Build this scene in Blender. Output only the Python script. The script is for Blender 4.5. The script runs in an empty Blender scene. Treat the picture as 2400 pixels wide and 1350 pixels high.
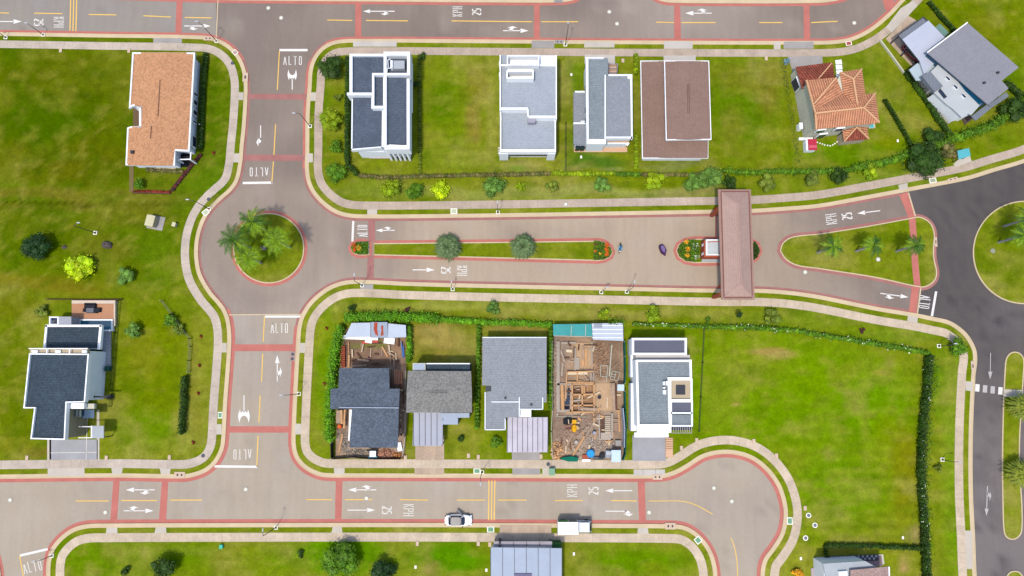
import bpy, math, random
import numpy as np
from mathutils import Vector
from mathutils.geometry import tessellate_polygon
S = bpy.context.scene
COL = S.collection
random.seed(7)
# ---------------------------------------------------------------- camera (a drone about 122 m up, nodding 6.9 degrees)
FPX, CH, TILT = 1620.0, 122.0, math.radians(6.86)
cd = bpy.data.cameras.new('camera'); cam = bpy.data.objects.new('camera', cd); COL.objects.link(cam)
cd.sensor_width = 36; cd.lens = FPX / 2400 * 36; cd.clip_end = 6000; cd.clip_start = 1
cam.location = (0, 0, CH); cam.rotation_euler = (TILT, 0, 0); S.camera = cam
# ---------------------------------------------------------------- sky and sun
SUNV = Vector((-0.20, -0.33, 1.0)).normalized()
w = bpy.data.worlds.new('World'); S.world = w; w.use_nodes = True
nt = w.node_tree; bg = nt.nodes['Background']
sky = nt.nodes.new('ShaderNodeTexSky'); sky.sky_type = 'NISHITA'; sky.sun_disc = False
sky.sun_elevation = math.asin(SUNV.z); sky.sun_rotation = math.atan2(SUNV.x, SUNV.y)
sky.air_density = 1.0; sky.dust_density = 2.0
nt.links.new(sky.outputs[0], bg.inputs[0]); bg.inputs[1].default_value = 0.15
sd = bpy.data.lights.new('sun', 'SUN'); sun = bpy.data.objects.new('sun', sd); COL.objects.link(sun)
sd.energy = 2.1; sd.angle = math.radians(4); sd.color = (1, 0.94, 0.82)
sun.rotation_euler = SUNV.to_track_quat('Z', 'Y').to_euler()
S.view_settings.view_transform = 'Standard'; S.view_settings.look = 'None'
S.view_settings.exposure = 0.92; S.view_settings.gamma = 1
S.cycles.max_bounces = 5; S.cycles.diffuse_bounces = 3
# ---------------------------------------------------------------- survey: photo measurement <-> metres on the ground
ct, st = math.cos(TILT), math.sin(TILT)
def P(x, y, z=0.0):
    a, b = (x - 1200) / FPX, (675 - y) / FPX
    dy, dz = b * ct + st, b * st - ct
    k = (CH - z) / -dz
    return (a * k, dy * k, z)
def unP(X, Y, z=0.0):
    vz = z - CH
    cy, cz = Y * ct + vz * st, -Y * st + vz * ct
    return 1200 + FPX * X / -cz, 675 - FPX * cy / -cz
# ---------------------------------------------------------------- colour helpers
KALB = 0.5
def lin(c):
    c = c / 255.0
    return c / 12.92 if c <= 0.04045 else ((c + 0.055) / 1.055) ** 2.4
def A(r, g, b, k=KALB): return (lin(r) * k, lin(g) * k, lin(b) * k, 1)
MATS = {}
def nodes(m): m.use_nodes = True; return m.node_tree, m.node_tree.nodes['Principled BSDF']
def N(t, typ, **kw):
    n = t.nodes.new(typ)
    for k, v in kw.items(): setattr(n, k, v)
    return n
def mathn(t, op, a, b=None, c=None):
    n = N(t, 'ShaderNodeMath', operation=op)
    for i, v in enumerate((a, b, c)):
        if v is None: continue
        if hasattr(v, 'is_linked') or hasattr(v, 'links'): t.links.new(v, n.inputs[i])
        else: n.inputs[i].default_value = v
    return n.outputs[0]
def noise(t, scale, detail=3, rough=0.6, vec=None):
    n = N(t, 'ShaderNodeTexNoise'); n.inputs['Scale'].default_value = scale
    n.inputs['Detail'].default_value = detail; n.inputs['Roughness'].default_value = rough
    if vec is None: vec = N(t, 'ShaderNodeNewGeometry').outputs['Position']
    t.links.new(vec, n.inputs['Vector']); return n.outputs['Fac']
def scalecol(t, col, fac):
    """col * fac, fac a socket near 1"""
    n = N(t, 'ShaderNodeVectorMath', operation='SCALE')
    if isinstance(col, tuple): n.inputs[0].default_value = col[:3]
    else: t.links.new(col, n.inputs[0])
    t.links.new(fac, n.inputs['Scale']); return n.outputs[0]
def mixc(t, f, a, b):
    n = N(t, 'ShaderNodeMix', data_type='RGBA'); 
    for i, v in ((0, f), (6, a), (7, b)):
        if isinstance(v, (tuple, float, int)): n.inputs[i].default_value = v
        else: t.links.new(v, n.inputs[i])
    return n.outputs[2]
def amp(t, f, a):           # noise 0..1 -> 1 + a*(2f-1)
    return mathn(t, 'MULTIPLY_ADD', f, 2 * a * 2, 1 - 2 * a)
def mat(name, col=None, rough=0.85, fine=0.10, fs=6.0, broad=0.08, bs=0.35, spec=0.1, metal=0.0, rows=None, ramp=0.12, pitch=0.3, isl=0.0, speck=0.0, bump=0.0):
    """procedural paint/stone/shingle: colour x fine grain x broad weathering x rows across u or v"""
    if name in MATS: return MATS[name]
    m = bpy.data.materials.new(name); MATS[name] = m; t, p = nodes(m)
    p.inputs['Roughness'].default_value = rough; p.inputs['Specular IOR Level'].default_value = spec
    p.inputs['Metallic'].default_value = metal
    f = mathn(t, 'MULTIPLY', amp(t, noise(t, fs, 4, .7), fine), amp(t, noise(t, bs, 3, .6), broad))
    if rows:
        uv = N(t, 'ShaderNodeSeparateXYZ'); t.links.new(N(t, 'ShaderNodeUVMap').outputs[0], uv.inputs[0])
        s = mathn(t, 'SINE', mathn(t, 'MULTIPLY', uv.outputs[0 if rows == 'u' else 1], 2 * math.pi / pitch))
        f = mathn(t, 'MULTIPLY', f, mathn(t, 'MULTIPLY_ADD', s, ramp, 1.0))
        if bump:
            bn = N(t, 'ShaderNodeBump'); bn.inputs['Strength'].default_value = 1; bn.inputs['Distance'].default_value = bump
            t.links.new(s, bn.inputs['Height']); t.links.new(bn.outputs[0], p.inputs['Normal'])
    if speck:
        v = N(t, 'ShaderNodeTexVoronoi'); v.inputs['Scale'].default_value = 4.5
        t.links.new(N(t, 'ShaderNodeUVMap').outputs[0], v.inputs['Vector'])
        sp = N(t, 'ShaderNodeSeparateColor'); t.links.new(v.outputs['Color'], sp.inputs[0])
        f = mathn(t, 'MULTIPLY', f, mathn(t, 'MULTIPLY_ADD', sp.outputs[0], 2 * speck, 1 - speck))
    if isl:
        f = mathn(t, 'MULTIPLY', f, mathn(t, 'MULTIPLY_ADD', N(t, 'ShaderNodeNewGeometry').outputs['Random Per Island'], 2 * isl, 1 - isl))
    t.links.new(scalecol(t, col, f), p.inputs['Base Color'])
    return m
def mat_tint(name, fine, fs, streak=0.0, rough=0.95):
    """reads the surveyed colour patches stored on the mesh, adds grain"""
    m = bpy.data.materials.new(name); MATS[name] = m; t, p = nodes(m)
    p.inputs['Roughness'].default_value = rough; p.inputs['Specular IOR Level'].default_value = 0.0
    at = N(t, 'ShaderNodeAttribute', attribute_name='tint')
    f = mathn(t, 'MULTIPLY', amp(t, noise(t, fs, 5, .75), fine), amp(t, noise(t, fs * .22, 3, .6), fine * .8))
    if streak:
        mp = N(t, 'ShaderNodeMapping'); mp.inputs['Scale'].default_value = (1, .12, 1)
        t.links.new(N(t, 'ShaderNodeNewGeometry').outputs['Position'], mp.inputs[0])
        f = mathn(t, 'MULTIPLY', f, amp(t, noise(t, .9, 3, .5, mp.outputs[0]), streak))
    c = scalecol(t, at.outputs['Color'], f)
    t.links.new(c, p.inputs['Base Color']); return m
def mat_slab(name, col, pitch=1.5, var=0.05, joint=0.84):
    m = bpy.data.materials.new(name); MATS[name] = m; t, p = nodes(m)
    p.inputs['Roughness'].default_value = 0.9; p.inputs['Specular IOR Level'].default_value = 0.2
    uv = N(t, 'ShaderNodeSeparateXYZ'); t.links.new(N(t, 'ShaderNodeUVMap').outputs[0], uv.inputs[0])
    u = mathn(t, 'DIVIDE', uv.outputs[0], pitch)
    wn = N(t, 'ShaderNodeTexWhiteNoise', noise_dimensions='1D'); t.links.new(mathn(t, 'FLOOR', u), wn.inputs['W'])
    wn2 = N(t, 'ShaderNodeTexWhiteNoise', noise_dimensions='1D'); t.links.new(mathn(t, 'FLOOR', mathn(t, 'DIVIDE', u, 6.0)), wn2.inputs['W'])
    f = mathn(t, 'MULTIPLY_ADD', wn.outputs[0], 2 * var, 1 - var)
    f = mathn(t, 'MULTIPLY', f, mathn(t, 'MULTIPLY_ADD', wn2.outputs[0], var * 1.6, 1 - var * .8))
    j = mathn(t, 'LESS_THAN', mathn(t, 'FRACT', u), 0.05)
    f = mathn(t, 'MULTIPLY', f, mathn(t, 'MULTIPLY_ADD', j, joint - 1, 1.0))
    f = mathn(t, 'MULTIPLY', f, mathn(t, 'MULTIPLY', amp(t, noise(t, 4, 4, .7), .12), amp(t, noise(t, .5, 3, .6), .14)))
    st_ = mathn(t, 'MULTIPLY', mathn(t, 'GREATER_THAN', noise(t, .33, 4, .7), .60), .35)
    c = mixc(t, st_, col, (col[0] * .84, col[1] * .81, col[2] * .80, 1))
    t.links.new(scalecol(t, c, f), p.inputs['Base Color']); return m
def mat_leaf(name, col, col2, rough=0.6, var=.35):
    if name in MATS: return MATS[name]
    m = bpy.data.materials.new(name); MATS[name] = m; t, p = nodes(m)
    p.inputs['Roughness'].default_value = rough; p.inputs['Specular IOR Level'].default_value = 0.2
    r = N(t, 'ShaderNodeNewGeometry').outputs['Random Per Island']
    c = mixc(t, mathn(t, 'MULTIPLY', r, 1.0), col, col2)
    f = mathn(t, 'MULTIPLY', mathn(t, 'MULTIPLY_ADD', mathn(t, 'FRACT', mathn(t, 'MULTIPLY', r, 17.3)), 2 * var, 1 - var), amp(t, noise(t, .8, 3), .18))
    t.links.new(scalecol(t, c, f), p.inputs['Base Color']); return m
def mat_glass(name, col, rough=0.08):
    m = bpy.data.materials.new(name); MATS[name] = m; t, p = nodes(m)
    p.inputs['Roughness'].default_value = rough; p.inputs['Specular IOR Level'].default_value = 0.6
    t.links.new(scalecol(t, col, amp(t, noise(t, .8, 2), .12)), p.inputs['Base Color']); return m
# ---------------------------------------------------------------- mesh builder
class MB:
    def __init__(s): s.v = []; s.f = []; s.uv = None
    def face(s, pts):
        i = len(s.v); s.v += [tuple(p) for p in pts]; s.f.append(tuple(range(i, i + len(pts))))
    def prism(s, pts, zt, zb, cap=True):
        """pts: world xy(z) outline (top z's may differ); extruded straight down"""
        n = len(pts); top = [(p[0], p[1], zt if zt is not None else p[2]) for p in pts]
        bot = [(p[0], p[1], (zb if not callable(zb) else zb(p))) for p in pts]
        i = len(s.v); s.v += top + bot
        ar = sum(top[k][0] * top[(k + 1) % n][1] - top[(k + 1) % n][0] * top[k][1] for k in range(n))
        o = 1 if ar > 0 else -1
        if n <= 4: tri = [tuple(range(n))]
        else:
            tri = [tuple(t) for t in tessellate_polygon([[Vector((p[0], p[1], 0)) for p in top]])]
        for t in tri:
            a = 0
            for k in range(len(t)):
                p, q = top[t[k]], top[t[(k + 1) % len(t)]]; a += p[0] * q[1] - q[0] * p[1]
            if a < 0: t = t[::-1]
            s.f.append(tuple(i + k for k in t))
            if cap: s.f.append(tuple(i + n + k for k in t[::-1]))
        for k in range(n):
            q = (k + 1) % n
            fc = (i + k, i + n + k, i + n + q, i + q)
            s.f.append(fc if o > 0 else fc[::-1])
    def box(s, c, sx, sy, sz, ang=0.0):
        """c = centre of the base"""
        ca, sa = math.cos(ang), math.sin(ang)
        pts = [(c[0] + x * ca - y * sa, c[1] + x * sa + y * ca) for x, y in ((-sx/2, -sy/2), (sx/2, -sy/2), (sx/2, sy/2), (-sx/2, sy/2))]
        s.prism(pts, c[2] + sz, c[2])
    def bar(s, p, q, w, h=None):
        """rectangular beam from p to q"""
        h = h or w; p, q = Vector(p), Vector(q); d = (q - p).normalized()
        u = d.cross(Vector((0, 0, 1)));  u = Vector((1, 0, 0)) if u.length < 1e-3 else u.normalized()
        n = u.cross(d).normalized()
        i = len(s.v)
        for c in (p, q):
            for a, b in ((-1, -1), (1, -1), (1, 1), (-1, 1)): s.v.append(tuple(c + u * a * w / 2 + n * b * h / 2))
        s.f += [(i, i+1, i+2, i+3)[::-1], (i+4, i+5, i+6, i+7)] + [(i + k, i + (k+1) % 4, i + 4 + (k+1) % 4, i + 4 + k) for k in range(4)]
    def tube(s, pts, rad, n=8):
        pts = [Vector(p) for p in pts]; i0 = len(s.v)
        rr = rad if isinstance(rad, (list, tuple)) else [rad] * len(pts)
        for k, p in enumerate(pts):
            d = (pts[min(k + 1, len(pts) - 1)] - pts[max(k - 1, 0)]).normalized()
            u = d.cross(Vector((0.3, 1, 0.05))).normalized(); v = d.cross(u)
            for j in range(n):
                a = 2 * math.pi * j / n; s.v.append(tuple(p + (u * math.cos(a) + v * math.sin(a)) * rr[k]))
        for k in range(len(pts) - 1):
            for j in range(n):
                a, b = i0 + k * n + j, i0 + k * n + (j + 1) % n; s.f.append((a, b, b + n, a + n))
        s.f.append(tuple(i0 + j for j in range(n))[::-1]); s.f.append(tuple(i0 + (len(pts) - 1) * n + j for j in range(n)))
    def disc(s, c, r, z0, z1, n=24, sx=1.0, sy=1.0):
        s.prism([(c[0] + r * sx * math.cos(2 * math.pi * k / n), c[1] + r * sy * math.sin(2 * math.pi * k / n)) for k in range(n)], z1, z0)
    def ell(s, c, rx, ry, rz, n=12, m=7, zmin=-1.0, jit=0.0):
        i0 = len(s.v)
        for a in range(m + 1):
            th = math.pi * a / m; cz = math.cos(th)
            for b in range(n):
                ph = 2 * math.pi * b / n; j = 1 + random.uniform(-jit, jit)
                s.v.append((c[0] + rx * j * math.sin(th) * math.cos(ph), c[1] + ry * j * math.sin(th) * math.sin(ph), c[2] + rz * max(cz, zmin) * j))
        for a in range(m):
            for b in range(n):
                p, q = i0 + a * n + b, i0 + a * n + (b + 1) % n; s.f.append((p, p + n, q + n, q))
    def leaf(s, c, sz, up=0.5):
        """one small leaf clump: a bent quad facing outward/up at random"""
        n = Vector((random.gauss(0, 1), random.gauss(0, 1), random.gauss(0, 1) + up * 2)).normalized()
        u = n.orthogonal().normalized(); a = random.uniform(0, 6.28); v = n.cross(u)
        u2 = u * math.cos(a) + v * math.sin(a); v2 = n.cross(u2); c = Vector(c)
        l = sz * random.uniform(.6, 1.3)
        s.face([c - u2 * l, c - v2 * l * .5 + n * l * .12, c + u2 * l, c + v2 * l * .5 + n * l * .12])
    def build(s, name, m, parent=None, smooth=False, loc=None, uv=True):
        me = bpy.data.meshes.new(name)
        off = (0, 0, 0)
        if parent is not None: off = parent.get('_w', (0, 0, 0)); 
        if loc is not None: off = loc
        vs = [(x - off[0], y - off[1], z - off[2]) for x, y, z in s.v]
        me.from_pydata(vs, [], s.f); me.update()
        if uv and len(s.f) < 60000:
            L = me.uv_layers.new(name='UVMap'); nl = len(me.loops); arr = np.zeros(nl * 2, 'f')
            if s.uv is not None:
                vi = np.zeros(nl, 'i'); me.loops.foreach_get('vertex_index', vi); arr = np.array(s.uv, 'f')[vi].ravel()
            else:
                for pl in me.polygons:
                    n = pl.normal
                    if abs(n.z) > .995: u, v = Vector((1, 0, 0)), Vector((0, 1, 0))
                    else: u = Vector((0, 0, 1)).cross(n).normalized(); v = n.cross(u)
                    for li in pl.loop_indices:
                        c = Vector(s.v[me.loops[li].vertex_index]); arr[2 * li] = c.dot(u); arr[2 * li + 1] = c.dot(v)
            L.data.foreach_set('uv', arr)
        if smooth: me.polygons.foreach_set('use_smooth', [True] * len(me.polygons))
        me.materials.append(m)
        o = bpy.data.objects.new(name, me); COL.objects.link(o)
        if parent is not None: o.parent = parent
        if loc is not None:
            pw = parent.get('_w', (0, 0, 0)) if parent is not None else (0, 0, 0)
            o.location = (loc[0] - pw[0], loc[1] - pw[1], loc[2] - pw[2]); 
        return o
def tag(o, label, cat, group=None, kind=None):
    if label: o['label'] = label
    if cat: o['category'] = cat
    if group: o['group'] = group
    if kind: o['kind'] = kind
    return o
def thing(name, label, cat, loc, group=None):
    o = bpy.data.objects.new(name, None); COL.objects.link(o); o.location = loc; o['_w'] = tuple(loc)
    o.empty_display_size = .3
    return tag(o, label, cat, group)
def struct(o): o['kind'] = 'structure'; return o
def W(pts, z=0.0): return [P(x, y, z) for x, y in pts]
def rect(x0, y0, x1, y1): return [(x0, y0), (x1, y0), (x1, y1), (x0, y1)]
def smooth(pts, step=5):
    """centripetal-ish Catmull-Rom through photo-measured points"""
    out = []
    n = len(pts)
    for i in range(n - 1):
        p0, p1, p2, p3 = pts[max(i - 1, 0)], pts[i], pts[i + 1], pts[min(i + 2, n - 1)]
        d = math.dist(p1, p2); 
        m1 = [(p2[k] - p0[k]) / max(math.dist(p0, p2), 1e-6) * d for k in (0, 1)] if i > 0 else [p2[k] - p1[k] for k in (0, 1)]
        m2 = [(p3[k] - p1[k]) / max(math.dist(p1, p3), 1e-6) * d for k in (0, 1)] if i < n - 2 else [p2[k] - p1[k] for k in (0, 1)]
        c = max(1, int(d / step)) if d < 200 else 4
        for j in range(c):
            t = j / c; a, b, e, g = 2*t**3 - 3*t**2 + 1, t**3 - 2*t**2 + t, -2*t**3 + 3*t**2, t**3 - t**2
            out.append(tuple(a * p1[k] + b * m1[k] + e * p2[k] + g * m2[k] for k in (0, 1)))
    out.append(pts[-1]); return out
def offs(line, d, closed=False):
    """offset a world polyline to its left by d"""
    n = len(line); out = []
    for i in range(n):
        a = line[(i - 1) % n] if closed or i > 0 else line[i]; b = line[(i + 1) % n] if closed or i < n - 1 else line[i]
        dx, dy = b[0] - a[0], b[1] - a[1]; l = math.hypot(dx, dy) or 1
        out.append((line[i][0] - dy / l * d, line[i][1] + dx / l * d))
    return out
def ribbon(mb, line, d0, d1, zt, zb, closed=False):
    a, b = offs(line, d0, closed), offs(line, d1, closed); n = len(line)
    if mb.uv is None: mb.uv = []
    s = 0
    for k in range(n if closed else n - 1):
        q = (k + 1) % n; l = math.dist(line[k][:2], line[q][:2])
        i = len(mb.v)
        mb.v += [(*a[k], zt), (*a[q], zt), (*b[q], zt), (*b[k], zt), (*a[k], zb), (*a[q], zb), (*b[q], zb), (*b[k], zb)]
        mb.uv += [(s, 0), (s + l, 0), (s + l, 1), (s, 1)] * 2
        f = (i, i+1, i+2, i+3) if d1 > d0 else (i+3, i+2, i+1, i)
        mb.f.append(f); mb.f += [(i, i+4, i+5, i+1), (i+3, i+2, i+6, i+7)]
        s += l
# value noise in numpy for the surveyed grass patches
def vnoise(x, y, s, seed=0):
    x = x / s; y = y / s; xi, yi = np.floor(x).astype(int), np.floor(y).astype(int); fx, fy = x - xi, y - yi
    fx = fx * fx * (3 - 2 * fx); fy = fy * fy * (3 - 2 * fy)
    def h(a, b):
        v = np.sin(a * 127.1 + b * 311.7 + seed * 74.7) * 43758.5453; return v - np.floor(v)
    return (h(xi, yi) * (1 - fx) + h(xi + 1, yi) * fx) * (1 - fy) + (h(xi, yi + 1) * (1 - fx) + h(xi + 1, yi + 1) * fx) * fy
def fbm(x, y, s, seed=0):
    return (vnoise(x, y, s, seed) + .5 * vnoise(x, y, s / 2.1, seed + 1) + .25 * vnoise(x, y, s / 4.3, seed + 2)) / 1.75
def clipc(poly, ax, lo, hi):
    for sgn, lim in ((1, lo), (-1, hi)):
        out = []
        for i in range(len(poly)):
            p, q = poly[i - 1], poly[i]; dp, dq = sgn * (p[ax] - lim), sgn * (q[ax] - lim)
            if (dp >= 0) != (dq >= 0):
                t = dp / (dp - dq); out.append((p[0] + (q[0] - p[0]) * t, p[1] + (q[1] - p[1]) * t))
            if dq >= 0: out.append(q)
        poly = out
        if len(poly) < 3: return []
    return poly
def sheet(name, outline, z, m, colour, side=0.0, step=1.3):
    """a ground sheet cut into a grid fine enough to carry colour patches"""
    mb = MB(); tris = tessellate_polygon([[Vector((p[0], p[1], 0)) for p in outline]])
    X0, X1, Y0, Y1 = -104, 104, -46, 74
    for t in tris:
        tp = [(outline[k][0], outline[k][1]) for k in t]
        xs = [p[0] for p in tp]; a, b = min(xs), max(xs)
        cuts = [a - 1] + [X0 + step * k for k in range(int((X1 - X0) / step) + 1) if a < X0 + step * k < b] + [b + 1]
        for i in range(len(cuts) - 1):
            sp = clipc(tp, 0, cuts[i], cuts[i + 1])
            if not sp: continue
            ys = [p[1] for p in sp]; c, d = min(ys), max(ys)
            cy = [c - 1] + [Y0 + step * k for k in range(int((Y1 - Y0) / step) + 1) if c < Y0 + step * k < d] + [d + 1]
            for j in range(len(cy) - 1):
                q = clipc(sp, 1, cy[j], cy[j + 1])
                if q:
                    ar = sum(q[k - 1][0] * q[k][1] - q[k][0] * q[k - 1][1] for k in range(len(q)))
                    mb.face([(p[0], p[1], z) for p in (q if ar > 0 else q[::-1])])
    if side:
        n = len(outline)
        for k in range(n):
            p, q = outline[k], outline[(k + 1) % n]
            mb.face([(p[0], p[1], z), (p[0], p[1], z - side), (q[0], q[1], z - side), (q[0], q[1], z)])
    o = mb.build(name, m, uv=False); me = o.data
    co = np.array(mb.v, 'f'); c = colour(co[:, 0], co[:, 1])
    at = me.color_attributes.new('tint', 'FLOAT_COLOR', 'POINT')
    at.data.foreach_set('color', np.concatenate([c, np.ones((len(c), 1))], 1).astype('f').ravel())
    return struct(o)
# ================================================================ SETTING: ground, roads, kerbs, pavements
def L3(c): return np.array([lin(v) for v in c]) * KALB
def to_px(X, Y):
    cy = Y * ct - CH * st; cz = -Y * st - CH * ct
    return 1200 + FPX * X / -cz, 675 - FPX * cy / -cz
# patches of grass: (x, y, rx, ry, colour, strength)
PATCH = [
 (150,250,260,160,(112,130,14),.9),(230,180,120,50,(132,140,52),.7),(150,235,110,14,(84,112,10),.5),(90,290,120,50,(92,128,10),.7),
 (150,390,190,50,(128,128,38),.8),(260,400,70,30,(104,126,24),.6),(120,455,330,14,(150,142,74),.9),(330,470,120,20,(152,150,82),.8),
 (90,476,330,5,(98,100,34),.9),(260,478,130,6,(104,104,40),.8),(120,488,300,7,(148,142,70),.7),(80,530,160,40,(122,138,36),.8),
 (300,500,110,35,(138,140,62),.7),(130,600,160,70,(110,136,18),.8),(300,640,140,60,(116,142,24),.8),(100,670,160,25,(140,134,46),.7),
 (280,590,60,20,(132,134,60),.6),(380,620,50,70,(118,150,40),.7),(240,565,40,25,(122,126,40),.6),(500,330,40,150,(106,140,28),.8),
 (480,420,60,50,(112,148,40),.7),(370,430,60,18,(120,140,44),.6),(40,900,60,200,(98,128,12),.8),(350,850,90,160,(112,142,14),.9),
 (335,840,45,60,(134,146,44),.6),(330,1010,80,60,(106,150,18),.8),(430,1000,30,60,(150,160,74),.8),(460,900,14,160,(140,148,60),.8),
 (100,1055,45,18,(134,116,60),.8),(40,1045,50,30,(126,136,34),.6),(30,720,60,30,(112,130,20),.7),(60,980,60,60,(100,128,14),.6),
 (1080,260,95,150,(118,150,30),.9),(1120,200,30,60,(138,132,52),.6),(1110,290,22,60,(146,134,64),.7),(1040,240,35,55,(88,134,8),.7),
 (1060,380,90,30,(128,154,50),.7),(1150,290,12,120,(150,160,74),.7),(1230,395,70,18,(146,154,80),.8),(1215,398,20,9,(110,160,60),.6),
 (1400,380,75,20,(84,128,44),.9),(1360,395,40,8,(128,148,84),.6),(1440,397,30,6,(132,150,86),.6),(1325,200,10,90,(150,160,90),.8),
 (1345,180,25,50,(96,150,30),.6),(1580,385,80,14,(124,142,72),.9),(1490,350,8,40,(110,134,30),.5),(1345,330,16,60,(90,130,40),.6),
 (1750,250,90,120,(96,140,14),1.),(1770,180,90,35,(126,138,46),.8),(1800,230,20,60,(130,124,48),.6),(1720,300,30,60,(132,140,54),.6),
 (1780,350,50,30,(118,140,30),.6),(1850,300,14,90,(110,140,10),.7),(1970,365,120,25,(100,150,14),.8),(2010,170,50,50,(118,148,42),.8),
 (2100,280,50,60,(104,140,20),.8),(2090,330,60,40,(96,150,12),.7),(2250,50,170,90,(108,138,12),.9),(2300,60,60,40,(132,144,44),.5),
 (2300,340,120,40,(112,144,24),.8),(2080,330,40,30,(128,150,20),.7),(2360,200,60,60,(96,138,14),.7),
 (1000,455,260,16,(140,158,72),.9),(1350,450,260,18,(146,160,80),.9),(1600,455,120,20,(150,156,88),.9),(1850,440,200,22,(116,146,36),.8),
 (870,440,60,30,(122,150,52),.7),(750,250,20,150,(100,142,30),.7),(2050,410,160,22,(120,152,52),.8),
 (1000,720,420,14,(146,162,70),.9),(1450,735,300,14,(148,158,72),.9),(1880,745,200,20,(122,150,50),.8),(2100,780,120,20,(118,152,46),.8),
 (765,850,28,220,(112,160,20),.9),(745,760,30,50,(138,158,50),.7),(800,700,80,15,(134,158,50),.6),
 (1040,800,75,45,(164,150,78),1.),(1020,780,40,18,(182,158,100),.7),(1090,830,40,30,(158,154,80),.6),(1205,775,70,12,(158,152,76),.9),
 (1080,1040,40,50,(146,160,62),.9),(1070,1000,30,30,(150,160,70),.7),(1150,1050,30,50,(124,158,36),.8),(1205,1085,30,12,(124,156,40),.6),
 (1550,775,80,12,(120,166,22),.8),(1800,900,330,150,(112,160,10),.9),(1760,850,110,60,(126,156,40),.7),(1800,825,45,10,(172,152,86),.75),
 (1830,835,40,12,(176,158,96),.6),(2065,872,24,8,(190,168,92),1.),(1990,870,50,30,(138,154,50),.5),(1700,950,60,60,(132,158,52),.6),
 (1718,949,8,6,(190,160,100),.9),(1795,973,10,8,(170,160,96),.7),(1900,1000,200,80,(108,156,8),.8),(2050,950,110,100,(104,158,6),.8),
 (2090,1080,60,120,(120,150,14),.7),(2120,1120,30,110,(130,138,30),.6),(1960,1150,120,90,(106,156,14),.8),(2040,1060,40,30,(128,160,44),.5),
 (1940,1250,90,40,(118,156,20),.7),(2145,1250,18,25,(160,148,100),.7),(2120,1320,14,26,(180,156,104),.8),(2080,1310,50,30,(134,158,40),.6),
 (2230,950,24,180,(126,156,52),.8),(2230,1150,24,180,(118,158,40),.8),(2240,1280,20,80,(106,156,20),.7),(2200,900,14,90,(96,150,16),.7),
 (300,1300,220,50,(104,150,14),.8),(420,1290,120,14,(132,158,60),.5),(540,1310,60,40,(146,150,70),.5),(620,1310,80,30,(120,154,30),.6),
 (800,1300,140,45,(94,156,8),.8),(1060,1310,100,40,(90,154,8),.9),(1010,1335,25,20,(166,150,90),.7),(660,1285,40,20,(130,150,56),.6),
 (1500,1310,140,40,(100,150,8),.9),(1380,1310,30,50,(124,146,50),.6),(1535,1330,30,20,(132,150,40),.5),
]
def grass(X, Y):
    x, y = to_px(X, Y)
    jx = 52 * (fbm(X, Y, 7, 3) - .5); jy = 52 * (fbm(X, Y, 7, 9) - .5)
    n1, n2, n3 = fbm(X, Y, 16, 1), fbm(X, Y, 5, 5), fbm(X, Y, 2.6, 11)
    base = L3((110, 142, 20)) + (L3((138, 156, 54)) - L3((110, 142, 20))) * np.clip((n1 * 1.6 - .3), 0, 1)[:, None]
    for (px, py, rx, ry, c, s) in PATCH:
        q = min(1, min(rx, ry * 2.5) / 55); d = np.sqrt(((x + jx * q - px) / rx) ** 2 + ((y + jy * q - py) / max(ry, 5)) ** 2)
        k = np.clip(1.55 - d * 1.15, 0, 1); k = k * k * (3 - 2 * k) * min(1, s * 1.12)
        base = base + (L3(c) - base) * k[:, None]
    # thin, drier grass in small blotches
    k = np.clip((n2 - .56) * 4.5, 0, 1) * .6
    base = base + (L3((158, 160, 84)) - base) * k[:, None]
    k = np.clip((.46 - n3) * 4, 0, 1) * .5
    base = base + (L3((82, 124, 8)) - base) * k[:, None]
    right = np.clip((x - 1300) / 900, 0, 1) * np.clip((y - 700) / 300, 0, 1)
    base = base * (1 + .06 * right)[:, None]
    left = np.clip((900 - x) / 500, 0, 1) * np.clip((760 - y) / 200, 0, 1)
    base = base * (1 - left[:, None] * np.array([.40, .25, .65])[None, :])  # vignette darkening and olive tone at upper left, painted into the grass colour
    rb = np.clip(base[:, 2] / np.maximum(base[:, 1], 1e-5) * 4, 0, 1)
    base = base + (L3((168, 172, 104)) - base) * (np.clip((fbm(X, Y, 1.7, 17) - .55) * 5, 0, 1) * .32)[:, None]
    mow = 1 + .05 * np.sin((Y + .6 * np.sin(X * .08)) * 3.1) * np.clip((fbm(X, Y, 22, 71) - .5) * 8, 0, 1)
    base = base * mow[:, None]
    return np.stack([base[:, 0] * 1.03, base[:, 1] * (.84 + .08 * rb), base[:, 2] * (.3 + .5 * rb)], 1)
def mulch(X, Y):
    return L3((110, 142, 20))[None, :] * np.ones((len(X), 1))
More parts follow.
